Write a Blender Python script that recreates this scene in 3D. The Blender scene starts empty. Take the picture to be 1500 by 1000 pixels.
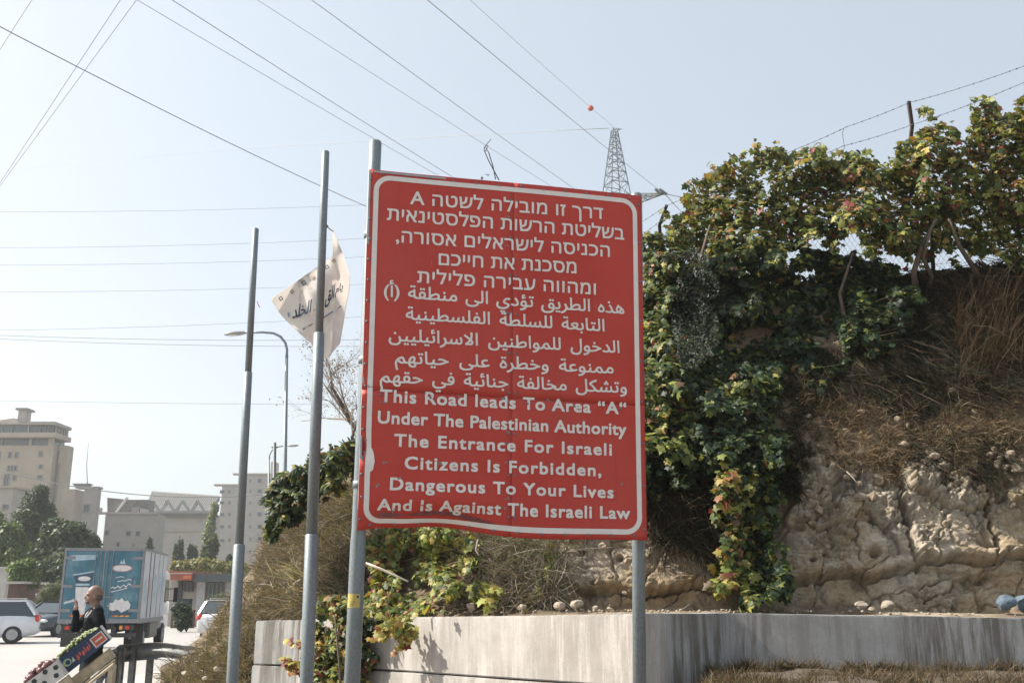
import bpy, bmesh, math, random
import numpy as np
from mathutils import Vector, Matrix, Quaternion

C = bpy.context.scene.collection
SC = bpy.context.scene
rad = math.radians

# ------------------------------------------------------------------ camera, sky, sun, exposure
EYE = Vector((0, 0, 1.6))
FPX = 1458.333
PITCH = math.atan(375 / FPX)
cam_d = bpy.data.cameras.new('camera')
cam_d.lens = 35; cam_d.sensor_width = 36; cam_d.clip_start = 0.05; cam_d.clip_end = 6000
cam = bpy.data.objects.new('camera', cam_d); C.objects.link(cam)
cam.location = EYE; cam.rotation_euler = (math.pi / 2 + PITCH, 0, 0)
SC.camera = cam

SUN_AZ, SUN_EL = rad(-86), rad(43)          # azimuth from +Y, negative = to the left
world = bpy.data.worlds.new("World"); SC.world = world; world.use_nodes = True
wn = world.node_tree; bg = wn.nodes['Background']
sky = wn.nodes.new('ShaderNodeTexSky'); sky.sky_type = 'NISHITA'; sky.sun_disc = False
sky.sun_elevation = SUN_EL; sky.sun_rotation = SUN_AZ
sky.dust_density = 2.5; sky.air_density = 1.1; sky.ozone_density = 1.2; sky.altitude = 600
hz = wn.nodes.new('ShaderNodeMix'); hz.data_type = 'RGBA'; hz.inputs[0].default_value = .68; hz.inputs[7].default_value = (1.92, 2.05, 2.05, 1)   # thin bright autumn haze over the clear sky
wn.links.new(sky.outputs[0], hz.inputs[6]); wn.links.new(hz.outputs[2], bg.inputs[0]); bg.inputs[1].default_value = 0.15
sl = bpy.data.lights.new('sun', 'SUN'); sl.energy = 5.0; sl.angle = rad(0.55); sl.color = (1.0, 0.93, 0.82)
so = bpy.data.objects.new('sun', sl); C.objects.link(so)
SUNV = Vector((math.sin(SUN_AZ) * math.cos(SUN_EL), math.cos(SUN_AZ) * math.cos(SUN_EL), math.sin(SUN_EL)))
so.rotation_euler = SUNV.to_track_quat('Z', 'Y').to_euler()
SC.view_settings.view_transform = 'Standard'; SC.view_settings.look = 'None'
SC.view_settings.exposure = 1.1; SC.view_settings.gamma = 1; SC.view_settings.use_curve_mapping = False
SC.cycles.max_bounces = 6; SC.cycles.diffuse_bounces = 3; SC.cycles.transparent_max_bounces = 8
SC.cycles.use_denoising = True

# ------------------------------------------------------------------ helpers
CP, SP = math.cos(PITCH), math.sin(PITCH)
def ray(px, py):
    a = (px - 750) / FPX; b = (500 - py) / FPX
    return Vector((a, CP - b * SP, SP + b * CP))
def at(px, py, Y):
    d = ray(px, py); return EYE + d * (Y / d.y)
def at_z(px, py, z):
    d = ray(px, py); return EYE + d * ((z - EYE.z) / d.z)
def k_at(px, py, Y):
    return (at(px + 1, py, Y) - at(px, py, Y)).x

def lin(h):
    h = h.lstrip('#'); r = [int(h[i:i + 2], 16) / 255 for i in (0, 2, 4)]
    return tuple(((c + .055) / 1.055) ** 2.4 if c > .04045 else c / 12.92 for c in r) + (1,)

def tag(o, label=None, cat=None, group=None, kind=None):
    if label: o['label'] = label
    if cat: o['category'] = cat
    if group: o['group'] = group
    if kind: o['kind'] = kind
    return o
def thing(name, label, cat, loc=(0, 0, 0), rz=0, group=None):
    o = bpy.data.objects.new(name, None); C.objects.link(o)
    o.location = loc; o.rotation_euler = (0, 0, rz); o.empty_display_size = .2
    return tag(o, label, cat, group)
def link_mesh(name, me, parent=None, world_coords=False):
    o = bpy.data.objects.new(name, me); C.objects.link(o)
    if parent is not None:
        o.parent = parent
        if world_coords: o.matrix_parent_inverse = pinv(parent)
    return o
def wmat(o):
    m = Matrix.LocRotScale(o.location, o.rotation_euler, o.scale)
    return (wmat(o.parent) @ o.matrix_parent_inverse @ m) if o.parent else m
def pinv(p): return wmat(p).inverted()

def copy_tree(o, parent=None):
    c = o.copy(); C.objects.link(c)
    if parent is not None: c.parent = parent
    for ch in KIDS.get(o.name, []):
        KIDS.setdefault(c.name, []).append(copy_tree(ch, c))
    return c
KIDS = {}
def reg(parent, child):
    if parent is not None: KIDS.setdefault(parent.name, []).append(child)

class MB:
    def __init__(s): s.v = []; s.f = []; s.sm = []
    def add(s, vs, fs, smooth=False):
        n = len(s.v); s.v += [tuple(v) for v in vs]
        s.f += [tuple(i + n for i in f) for f in fs]; s.sm += [smooth] * len(fs); return s
    def box(s, x0, x1, y0, y1, z0, z1, M=None):
        vs = [Vector((x, y, z)) for z in (z0, z1) for y in (y0, y1) for x in (x0, x1)]
        if M is not None: vs = [M @ v for v in vs]
        return s.add(vs, [(0, 2, 3, 1), (4, 5, 7, 6), (0, 1, 5, 4), (2, 6, 7, 3), (0, 4, 6, 2), (1, 3, 7, 5)])
    def tube(s, pts, r, n=8, cap=True, smooth=True):
        pts = [Vector(p) for p in pts]; m = len(pts)
        rs = r if isinstance(r, (list, tuple)) else [r] * m
        vs = []; T = (pts[1] - pts[0]).normalized()
        N = T.orthogonal().normalized()
        for i in range(m):
            if i == 0: t = pts[1] - pts[0]
            elif i == m - 1: t = pts[i] - pts[i - 1]
            else: t = (pts[i + 1] - pts[i]).normalized() + (pts[i] - pts[i - 1]).normalized()
            t = t.normalized() if t.length > 1e-9 else T
            N = (N - t * N.dot(t)); N = N.normalized() if N.length > 1e-6 else t.orthogonal().normalized()
            B = t.cross(N)
            for k in range(n):
                a = 2 * math.pi * k / n
                vs.append(pts[i] + (N * math.cos(a) + B * math.sin(a)) * rs[i])
        fs = [(i * n + k, i * n + (k + 1) % n, (i + 1) * n + (k + 1) % n, (i + 1) * n + k) for i in range(m - 1) for k in range(n)]
        s.add(vs, fs, smooth)
        if cap:
            q = len(s.v) - m * n
            s.f += [tuple(q + k for k in reversed(range(n))), tuple(q + (m - 1) * n + k for k in range(n))]; s.sm += [False, False]
        return s
    def bar(s, a, b, w, h, up=(0, 0, 1)):
        a, b = Vector(a), Vector(b); t = (b - a).normalized(); u = Vector(up)
        x = t.cross(u); x = x.normalized() if x.length > 1e-6 else t.orthogonal().normalized(); z = x.cross(t)
        vs = [p + x * (sx * w / 2) + z * (sz * h / 2) for p in (a, b) for sz in (-1, 1) for sx in (-1, 1)]
        return s.add(vs, [(0, 1, 3, 2), (4, 6, 7, 5), (0, 4, 5, 1), (2, 3, 7, 6), (0, 2, 6, 4), (1, 5, 7, 3)])
    def ell(s, c, r, M=None, nu=14, nv=9):
        vs = []; c = Vector(c); r = (r, r, r) if isinstance(r, (int, float)) else r
        for j in range(1, nv):
            th = math.pi * j / nv
            for i in range(nu):
                ph = 2 * math.pi * i / nu
                vs.append(Vector((r[0] * math.sin(th) * math.cos(ph), r[1] * math.sin(th) * math.sin(ph), r[2] * math.cos(th))))
        vs += [Vector((0, 0, r[2])), Vector((0, 0, -r[2]))]
        if M is not None: vs = [M @ v for v in vs]
        vs = [v + c for v in vs]
        fs = [(j * nu + i, (j + 1) * nu + i, (j + 1) * nu + (i + 1) % nu, j * nu + (i + 1) % nu) for j in range(nv - 2) for i in range(nu)]
        t = (nv - 1) * nu; L = (nv - 2) * nu
        fs += [(t, i, (i + 1) % nu) for i in range(nu)] + [(t + 1, L + (i + 1) % nu, L + i) for i in range(nu)]
        return s.add(vs, fs, True)
    def cap(s, a, b, ra, rb, n=12):
        a, b = Vector(a), Vector(b); t = (b - a).normalized(); pts = []; rs = []
        for q in (80, 60, 40, 20): pts.append(a - t * ra * math.sin(rad(q))); rs.append(ra * math.cos(rad(q)))
        pts += [a, b]; rs += [ra, rb]
        for q in (20, 40, 60, 80): pts.append(b + t * rb * math.sin(rad(q))); rs.append(rb * math.cos(rad(q)))
        return s.tube(pts, rs, n)
    def prism(s, poly, y0, y1, M=None):              # poly in xz, extruded along y
        n = len(poly); vs = [Vector((x, y, z)) for y in (y0, y1) for x, z in poly]
        if M is not None: vs = [M @ v for v in vs]
        return s.add(vs, [tuple(range(n)), tuple(reversed(range(n, 2 * n)))] + [(i, i + n, (i + 1) % n + n, (i + 1) % n) for i in range(n)])
    def mesh(s, name, mat, bevel=0):
        me = bpy.data.meshes.new(name); me.from_pydata(s.v, [], s.f)
        me.polygons.foreach_set('use_smooth', s.sm); me.materials.append(mat)
        bm = bmesh.new(); bm.from_mesh(me)
        bmesh.ops.recalc_face_normals(bm, faces=bm.faces)
        if bevel: bmesh.ops.bevel(bm, geom=[e for e in bm.edges if len(e.link_faces) == 2 and e.calc_face_angle(0) > .6], offset=bevel, segments=2, affect='EDGES')
        bm.to_mesh(me); bm.free(); me.update(); return me
    def build(s, name, mat, parent=None, bevel=0, wc=False):
        o = link_mesh(name, s.mesh(name, mat, bevel), parent, wc); reg(parent, o); return o

def grid_mesh(name, P, mat, smooth=True):
    """P: (m, n, 3) array of points"""
    m, n = P.shape[:2]; me = bpy.data.meshes.new(name)
    idx = np.arange(m * n).reshape(m, n)
    q = np.stack([idx[:-1, :-1], idx[:-1, 1:], idx[1:, 1:], idx[1:, :-1]], -1).reshape(-1, 4)
    me.vertices.add(m * n); me.vertices.foreach_set('co', P.reshape(-1).astype(np.float32))
    me.loops.add(q.size); me.loops.foreach_set('vertex_index', q.reshape(-1).astype(np.int32))
    me.polygons.add(len(q)); me.polygons.foreach_set('loop_start', (np.arange(len(q)) * 4).astype(np.int32))
    me.polygons.foreach_set('use_smooth', np.full(len(q), smooth))
    me.update(calc_edges=True); me.validate(); me.materials.append(mat); return me

# numpy value noise
def _h(ix, iy, iz, seed):
    n = (ix * 374761393 + iy * 668265263 + iz * 2147483647 + seed * 1274126177) & 0xffffffff
    n = ((n ^ (n >> 13)) * 1274126177) & 0xffffffff
    return ((n ^ (n >> 16)) & 0xffff) / 65535.0
def vnoise(x, y, z=0.0, seed=0):
    x = np.asarray(x, float); y = np.asarray(y, float); z = np.zeros_like(x) + z
    ix, iy, iz = np.floor(x).astype(np.int64), np.floor(y).astype(np.int64), np.floor(z).astype(np.int64)
    fx, fy, fz = x - ix, y - iy, z - iz
    fx, fy, fz = [t * t * t * (t * (t * 6 - 15) + 10) for t in (fx, fy, fz)]
    r = 0
    for dx in (0, 1):
        for dy in (0, 1):
            for dz in (0, 1):
                r = r + _h(ix + dx, iy + dy, iz + dz, seed) * (fx if dx else 1 - fx) * (fy if dy else 1 - fy) * (fz if dz else 1 - fz)
    return r * 2 - 1
def fbm(x, y, z=0.0, oct=4, seed=0, gain=.5):
    r = 0; a = 1; f = 1
    for o in range(oct):
        r = r + a * vnoise(np.asarray(x) * f, np.asarray(y) * f, np.asarray(z) * f, seed + o * 7); a *= gain; f *= 2.03
    return r

# ------------------------------------------------------------------ materials
def nodes_mat(name):
    m = bpy.data.materials.new(name); m.use_nodes = True
    nt = m.node_tree; return m, nt, nt.nodes['Principled BSDF']
def N(nt, t, **kw):
    n = nt.nodes.new(t)
    for k, v in kw.items():
        if isinstance(k, str) and hasattr(n, k): setattr(n, k, v)
    return n
def noise_tex(nt, scale, detail=5, rough=.6, coord='Object', vec_scale=None):
    tc = nt.nodes.new('ShaderNodeTexCoord'); nz = nt.nodes.new('ShaderNodeTexNoise')
    nz.inputs['Scale'].default_value = scale; nz.inputs['Detail'].default_value = detail; nz.inputs['Roughness'].default_value = rough
    if vec_scale:
        mp = nt.nodes.new('ShaderNodeMapping'); mp.inputs['Scale'].default_value = vec_scale
        nt.links.new(tc.outputs[coord], mp.inputs[0]); nt.links.new(mp.outputs[0], nz.inputs['Vector'])
    else: nt.links.new(tc.outputs[coord], nz.inputs['Vector'])
    return nz
def ramp(nt, src, stops):
    r = nt.nodes.new('ShaderNodeValToRGB'); e = r.color_ramp.elements
    while len(e) < len(stops): e.new(.5)
    for i, (p, c) in enumerate(stops):
        e[i].position = p; e[i].color = c if len(c) == 4 else tuple(c) + (1,)
    nt.links.new(src, r.inputs[0]); return r
def mixc(nt, fac, a, b, mode='MIX'):
    m = nt.nodes.new('ShaderNodeMix'); m.data_type = 'RGBA'; m.blend_type = mode
    for sock, val in ((m.inputs[0], fac), (m.inputs[6], a), (m.inputs[7], b)):
        if hasattr(val, 'is_output'): nt.links.new(val, sock)
        else: sock.default_value = val if not isinstance(val, tuple) or len(val) == 4 else val + (1,)
    return m.outputs[2]
def bump(nt, src, bs, dist, strength=.6):
    b = nt.nodes.new('ShaderNodeBump'); b.inputs['Distance'].default_value = dist; b.inputs['Strength'].default_value = strength
    nt.links.new(src, b.inputs['Height']); nt.links.new(b.outputs[0], bs.inputs['Normal']); return b
def plain(name, col, rough=.6, metal=0, scale=8, var=.18, bmp=0, spec=.5, coord='Object', vec=None):
    m, nt, bs = nodes_mat(name)
    nz = noise_tex(nt, scale, 6, .65, coord, vec)
    c = Vector(col[:3]); lo = tuple(c * (1 - var)) + (1,); hi = tuple(min(1, x) for x in c * (1 + var)) + (1,)
    r = ramp(nt, nz.outputs[0], [(.3, lo), (.7, hi)])
    nt.links.new(r.outputs[0], bs.inputs['Base Color'])
    bs.inputs['Roughness'].default_value = rough; bs.inputs['Metallic'].default_value = metal
    bs.inputs['Specular IOR Level'].default_value = spec
    if bmp: bump(nt, nz.outputs[0], bs, bmp)
    return m

M = {}
# galvanised steel: spangled, streaked grey
def galv(name, base):
    m, nt, bs = nodes_mat(name)
    a = noise_tex(nt, 60, 3, .7); b = noise_tex(nt, 3, 6, .7, vec_scale=(8, 8, 1))
    c1 = ramp(nt, a.outputs[0], [(.3, tuple(x * .8 for x in base)), (.7, tuple(x * 1.15 for x in base))]).outputs[0]
    c2 = ramp(nt, b.outputs[0], [(.30, (.72, .70, .68)), (.5, (1, 1, 1))]).outputs[0]
    nt.links.new(mixc(nt, .8, c1, c2, 'MULTIPLY'), bs.inputs['Base Color'])
    bs.inputs['Metallic'].default_value = .35; bs.inputs['Roughness'].default_value = .5
    bump(nt, a.outputs[0], bs, .001, .3); return m
M['galv'] = galv('galvanised_steel', (.19, .225, .245))
M['dark_steel'] = plain('dark_steel', (.09, .10, .105), .55, .3, 12, .3)
M['sign_back'] = plain('sheet_aluminium', (.35, .35, .36), .5, .5)
M['red'] = None
def sign_red():
    m, nt, bs = nodes_mat('weathered_red_paint')
    a = noise_tex(nt, 2.2, 8, .7); b = noise_tex(nt, 90, 3, .7)
    c = ramp(nt, a.outputs[0], [(.3, (.42, .036, .026)), (.7, (.50, .050, .034))]).outputs[0]
    fd = noise_tex(nt, .9, 4, .6); c = mixc(nt, ramp(nt, fd.outputs[0], [(.4, (0, 0, 0)), (.7, (.32, .32, .32))]).outputs[0], c, (.46, .10, .085, 1)); rs2 = noise_tex(nt, 2.2, 6, .7, vec_scale=(9, .7, 1)); c = mixc(nt, ramp(nt, rs2.outputs[0], [(.55, (0, 0, 0)), (.75, (.45, .45, .45))]).outputs[0], c, (.26, .035, .03, 1))
    c = mixc(nt, .45, c, ramp(nt, b.outputs[0], [(.3, (.72, .72, .72)), (.7, (1, 1, 1))]).outputs[0], 'MULTIPLY')
    # grime run along the foot and chips
    s = noise_tex(nt, 14, 8, .75); chips = ramp(nt, s.outputs[0], [(.735, (0, 0, 0)), (.75, (1, 1, 1))]).outputs[0]
    c = mixc(nt, chips, c, (.20, .16, .17, 1))
    nt.links.new(c, bs.inputs['Base Color']); bs.inputs['Roughness'].default_value = .55
    bs.inputs['Specular IOR Level'].default_value = .35
    return m
M['red'] = sign_red()
def sign_white():
    m, nt, bs = nodes_mat('weathered_white_film')
    a = noise_tex(nt, 10, 8, .7); s = noise_tex(nt, 38, 8, .8)
    c = ramp(nt, a.outputs[0], [(.3, (.60, .57, .56)), (.7, (.70, .67, .65))]).outputs[0]
    chips = ramp(nt, s.outputs[0], [(.70, (0, 0, 0)), (.73, (1, 1, 1))]).outputs[0]
    c = mixc(nt, chips, c, (.42, .25, .25, 1))
    nt.links.new(c, bs.inputs['Base Color']); bs.inputs['Roughness'].default_value = .5; return m
M['white_film'] = sign_white()
M['rivet'] = plain('rivet_grey', (.16, .18, .20), .5, .4)
def concrete(name, base, streak=1):
    m, nt, bs = nodes_mat(name)
    a = noise_tex(nt, 2.5, 8, .7); b = noise_tex(nt, 45, 5, .7)
    c = ramp(nt, a.outputs[0], [(.3, tuple(x * .82 for x in base)), (.7, tuple(min(1, x * 1.1) for x in base))]).outputs[0]
    c = mixc(nt, .5, c, ramp(nt, b.outputs[0], [(.3, (.75, .75, .75)), (.7, (1, 1, 1))]).outputs[0], 'MULTIPLY')
    if streak:
        # soot and water runs: stretched downwards, strongest where they start at the coping
        st = noise_tex(nt, 1.0, 9, .75, vec_scale=(6.5, 6.5, .55))
        big = noise_tex(nt, .55, 3, .5)
        s1 = ramp(nt, st.outputs[0], [(.44, (0, 0, 0)), (.55, (1, 1, 1))]).outputs[0]
        s2 = ramp(nt, big.outputs[0], [(.34, (0, 0, 0)), (.52, (1, 1, 1))]).outputs[0]
        f = mixc(nt, 1.0, s1, s2, 'MULTIPLY')
        f2 = mixc(nt, 1.0, f, (.8, .8, .8, 1), 'MULTIPLY')
        c = mixc(nt, f2 if streak == 2 else mixc(nt, 1.0, f2, (.45, .45, .45, 1), 'MULTIPLY'), c, (.085, .072, .055, 1))
        bl = noise_tex(nt, 1.6, 7, .7)
        c = mixc(nt, ramp(nt, bl.outputs[0], [(.5, (0, 0, 0)), (.66, (.55, .55, .55))]).outputs[0], c, tuple(x * .55 for x in base) + (1,))
    nt.links.new(c, bs.inputs['Base Color']); bs.inputs['Roughness'].default_value = .9
    bump(nt, b.outputs[0], bs, .004, .5); return m
M['concrete'] = concrete('stained_concrete', (.45, .425, .40))
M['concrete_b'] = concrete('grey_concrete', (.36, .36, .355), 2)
M['concrete_plain'] = concrete('pale_concrete', (.45, .43, .40), False)

def hill_mat():
    m, nt, bs = nodes_mat('earth_and_rock')
    at_ = nt.nodes.new('ShaderNodeAttribute'); at_.attribute_name = 'rocky'
    a = noise_tex(nt, 1.3, 10, .72); b = noise_tex(nt, 7, 10, .78); f = noise_tex(nt, 45, 6, .8)
    soil = ramp(nt, b.outputs[0], [(.3, (.10, .072, .045)), (.5, (.19, .14, .09)), (.72, (.29, .23, .16))]).outputs[0]
    rock = ramp(nt, a.outputs[0], [(.30, (.26, .19, .12)), (.42, (.46, .345, .21)), (.52, (.50, .42, .31)), (.62, (.60, .53, .43))]).outputs[0]
    rock = mixc(nt, .75, rock, ramp(nt, b.outputs[0], [(.34, (.30, .27, .25)), (.52, (1, 1, 1))]).outputs[0], 'MULTIPLY')
    st = noise_tex(nt, 1.2, 6, .7, vec_scale=(3.5, 3.5, .5))
    rock = mixc(nt, ramp(nt, st.outputs[0], [(.52, (0, 0, 0)), (.68, (.75, .75, .75))]).outputs[0], rock, (.12, .11, .10, 1))
    c = mixc(nt, at_.outputs['Fac'], soil, rock)
    c = mixc(nt, .6, c, ramp(nt, f.outputs[0], [(.3, (.6, .6, .6)), (.7, (1, 1, 1))]).outputs[0], 'MULTIPLY')
    nt.links.new(c, bs.inputs['Base Color']); bs.inputs['Roughness'].default_value = .95
    mx = mixc(nt, .5, b.outputs[0], f.outputs[0]); bump(nt, mx, bs, .045, .9); return m
M['hill'] = hill_mat()
def ground_mat(name, c0, c1, scale=6, rough=.9, bd=.01):
    m, nt, bs = nodes_mat(name)
    a = noise_tex(nt, scale, 9, .7); b = noise_tex(nt, .25, 4, .6)
    c = ramp(nt, a.outputs[0], [(.3, c0), (.7, c1)]).outputs[0]
    c = mixc(nt, .5, c, ramp(nt, b.outputs[0], [(.3, (.75, .75, .75)), (.7, (1, 1, 1))]).outputs[0], 'MULTIPLY')
    nt.links.new(c, bs.inputs['Base Color']); bs.inputs['Roughness'].default_value = rough
    bump(nt, a.outputs[0], bs, bd, .6); return m
M['ground'] = ground_mat('dusty_ground', (.20, .17, .13), (.34, .30, .24))
M['asphalt'] = ground_mat('sunbleached_asphalt', (.33, .32, .30), (.42, .40, .38), 30, .55, .002)
M['pave'] = ground_mat('pale_pavement', (.42, .39, .35), (.52, .48, .43), 14, .75, .003)
M['dirt'] = ground_mat('dry_dirt', (.055, .042, .032), (.16, .125, .095), 9, .95, .05)
M['far_hill'] = ground_mat('far_hillside', (.05, .055, .035), (.12, .11, .07), .35, .95, .2)

def leaf_mat(name, trans=.45, rough=.42, spec=.4):
    m, nt, bs = nodes_mat(name)
    a = nt.nodes.new('ShaderNodeAttribute'); a.attribute_name = 'leaf_colour'
    nt.links.new(a.outputs['Color'], bs.inputs['Base Color'])
    bs.inputs['Roughness'].default_value = rough; bs.inputs['Specular IOR Level'].default_value = spec
    tr = nt.nodes.new('ShaderNodeBsdfTranslucent')
    g = mixc(nt, 1.0, a.outputs['Color'], (1.25, 1.15, .5, 1), 'MULTIPLY')
    nt.links.new(g, tr.inputs['Color'])
    mx = nt.nodes.new('ShaderNodeMixShader'); mx.inputs[0].default_value = trans
    out = nt.nodes['Material Output']
    nt.links.new(bs.outputs[0], mx.inputs[1]); nt.links.new(tr.outputs[0], mx.inputs[2]); nt.links.new(mx.outputs[0], out.inputs[0])
    return m
M['leaf'] = leaf_mat('leaf', .32, .5, .3)
M['straw'] = leaf_mat('dry_grass', .2, .8, .1)
M['bark'] = plain('brown_bark', (.10, .075, .055), .9, 0, 20, .4, .01)
M['twig'] = plain('grey_dry_twig', (.22, .19, .16), .9, 0, 30, .3)
M['stone'] = plain('pale_limestone', (.33, .28, .22), .9, 0, 9, .35, .02); M['stone_rub'] = plain('earthy_limestone', (.27, .215, .155), .95, 0, 12, .5, .03)
M['stone_blue'] = plain('blue_grey_stone', (.10, .135, .175), .8, 0, 9, .4, .02)
M['wood_pale'] = plain('pale_weathered_stick', (.66, .58, .48), .8, 0, 20, .2)
M['wire'] = plain('wire', (.10, .11, .12), .6, .3, 5, .1)
M['rust'] = plain('rusty_iron', (.05, .035, .03), .85, .2, 25, .5)
M['tyre'] = plain('tyre_rubber', (.02, .02, .022), .8)
M['rim'] = plain('wheel_rim', (.35, .36, .38), .35, .6)
M['black'] = plain('black_plastic', (.025, .027, .03), .5)
M['chrome'] = plain('bright_metal', (.6, .6, .6), .2, .9)
M['glass'] = plain('vehicle_glass', (.03, .045, .055), .06, 0, 3, .1, 0, .8)
M['red_lens'] = plain('red_lens', (.50, .03, .015), .2)
M['amber_lens'] = plain('amber_lens', (.75, .30, .03), .25)
M['clear_lens'] = plain('clear_lens', (.65, .68, .70), .12)
# ------------------------------------------------------------------ ground, road, hillside, wall
def flat(name, poly, z, mat, kind='structure'):
    me = bpy.data.meshes.new(name); me.from_pydata([(x, y, z) for x, y in poly], [], [tuple(range(len(poly)))])
    me.materials.append(mat); o = link_mesh(name, me); o['kind'] = kind; return o
flat('ground', [(-900, -300), (900, -300), (900, 900), (-900, 900)], 0, M['ground'])
flat('road', [(-40, 5), (-3.9, 5), (-3.9, 15), (-6.6, 24), (-9.5, 40), (-13, 60), (-40, 140), (-150, 140), (-60, 40)], .004, M['asphalt'])
HAZE = True
if HAZE:
    m = MB(); m.box(-905, 905, -305, 905, -1.2, 150); hm = bpy.data.materials.new('thin_haze'); hm.use_nodes = True; hn = hm.node_tree; hn.nodes.clear()
    ho = hn.nodes.new('ShaderNodeOutputMaterial'); hv = hn.nodes.new('ShaderNodeVolumePrincipled'); hv.inputs['Density'].default_value = .0008; hv.inputs['Color'].default_value = (.985, .99, .995, 1); hv.inputs['Anisotropy'].default_value = .5
    hn.links.new(hv.outputs[0], ho.inputs['Volume']); o = m.build('haze', hm); o['kind'] = 'stuff'
# pavement beyond the barrier, a real kerb step
mb = MB(); pv = [(-3.9, 8), (-3.3, 15), (-4.2, 22), (-4.6, 34), (-8.6, 34), (-7.9, 22), (-7.6, 19), (-6.6, 15), (-4.9, 11), (-4.4, 8)]
n_ = len(pv); mb.add([(x, y, .0) for x, y in pv] + [(x, y, .02) for x, y in pv], [tuple(range(n_, 2 * n_)), *[(i, (i + 1) % n_, (i + 1) % n_ + n_, i + n_) for i in range(n_)]])
o = mb.build('pavement', M['pave']); o['kind'] = 'structure'

# control columns of the hillside: px -> seven (py, Y)
HC = {
 235: [(1012, 15.2), (1006, 15.8), (1000, 16.3), (996, 17), (991, 17.6), (987, 18.5), (984, 20)],
 285: [(1010, 14.8), (1003, 15.2), (994, 16), (984, 17), (975, 18), (967, 19), (962, 20)],
 325: [(1010, 14.5), (985, 15), (962, 15.8), (940, 16.6), (920, 17.6), (905, 18.8), (897, 20)],
 375: [(1010, 14.1), (970, 14.4), (930, 15), (885, 16), (845, 17.2), (818, 18.6), (803, 20)],
 430: [(1010, 13.4), (915, 13.6), (872, 14.2), (815, 15.2), (775, 16.3), (748, 17.6), (728, 19.5)],
 530: [(1010, 11.8), (905, 12.0), (865, 12.4), (800, 13.1), (735, 14.0), (690, 15.3), (655, 17)],
 700: [(1010, 10.3), (905, 10.4), (890, 11.0), (810, 11.5), (700, 12.1), (600, 13), (530, 15)],
 820: [(1010, 9.5), (903, 9.6), (890, 10.5), (790, 10.8), (680, 11.3), (560, 12.3), (470, 13.8)],
 940: [(1010, 9.2), (902, 9.3), (888, 10.2), (780, 10.5), (680, 10.8), (560, 11.6), (430, 13)],
 1160: [(1010, 9.8), (899, 9.9), (888, 10.4), (800, 10.65), (660, 11.1), (550, 12.0), (415, 13.0)],
 1350: [(1010, 9.6), (902, 9.7), (890, 10.3), (800, 10.6), (670, 11.1), (560, 12.0), (402, 12.9)],
 1500: [(1010, 9.5), (906, 9.6), (893, 10.3), (800, 10.55), (665, 11.05), (550, 12.0), (378, 12.8)],
 1750: [(1015, 9.3), (912, 9.5), (898, 10.2), (790, 10.5), (640, 11.0), (520, 12.0), (330, 12.8)],
 2300: [(1030, 9.0), (925, 9.2), (910, 10.2), (760, 10.5), (600, 10.9), (450, 12.0), (250, 12.8)],
}
HX = sorted(HC)
HPY = np.array([[p[0] for p in HC[x]] for x in HX], float); HY = np.array([[p[1] for p in HC[x]] for x in HX], float)
def smooth_interp(xs, arr, q):
    # Catmull-like monotone-ish: linear then light smoothing through cosine
    return np.array([np.interp(q, xs, arr[:, j]) for j in range(arr.shape[1])]).T
def raw_surface(px, t):
    """px array (m), t array (n) in 0..6 -> py, Y of shape (m, n)"""
    PY = smooth_interp(HX, HPY, px); YY = smooth_interp(HX, HY, px)
    i = np.clip(np.floor(t).astype(int), 0, 5); f = t - i
    return PY[:, i] * (1 - f) + PY[:, i + 1] * f, YY[:, i] * (1 - f) + YY[:, i + 1] * f
def at_arr(px, py, Y):
    a = (px - 750) / FPX; b = (500 - py) / FPX
    dy = CP - b * SP; s = Y / dy
    return np.stack([a * s, Y, 1.6 + (SP + b * CP) * s], -1)
def box_smooth(A, k, axis):
    if k < 2: return A
    ker = np.ones(k) / k; pad = [(0, 0)] * A.ndim; pad[axis] = (k // 2, k - 1 - k // 2)
    return np.apply_along_axis(lambda v: np.convolve(v, ker, 'valid'), axis, np.pad(A, pad, 'edge'))
gx = np.concatenate([np.arange(235, 780, 4.0), np.arange(780, 1580, 1.7), np.arange(1580, 2300, 9.0)])
gt = np.concatenate([np.linspace(0, 2, 26), np.linspace(2, 5, 270)[1:], np.linspace(5, 6, 34)[1:]])
gpy, gY = raw_surface(gx, gt)
gY = box_smooth(box_smooth(gY, 21, 0), 7, 1); gpy = box_smooth(gpy, 33, 0)
P = at_arr(gx[:, None] + 0 * gpy, gpy, gY)
PXg = gx[:, None] + 0 * gpy
# rockiness mask (bare rock face and the outcrop under the board)
def band(v, a, b, s): return 1 / (1 + np.exp(-(v - a) / s)) * 1 / (1 + np.exp((v - b) / s))
edge = 662 + 25 * fbm(gx / 45., gx * 0, 0, 3, 5)[:, None]
wob = 22 * fbm(PXg / 60., gpy / 60., 0, 4, 3)
rocky = band(PXg + wob, 1145, 9999, 12) * band(gpy + wob * .8, edge, 893, 6)
rocky = np.maximum(rocky, band(PXg + wob, 818, 1075, 9) * band(gpy + wob * .6, 770, 893, 6))
a_, b_ = P[..., 0], P[..., 2]
# displacement towards the viewer
D = .10 * fbm(a_ * .9, b_ * .9, 0, 4, 11) + .05 * fbm(a_ * 4, b_ * 4, 0, 4, 21)
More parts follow.
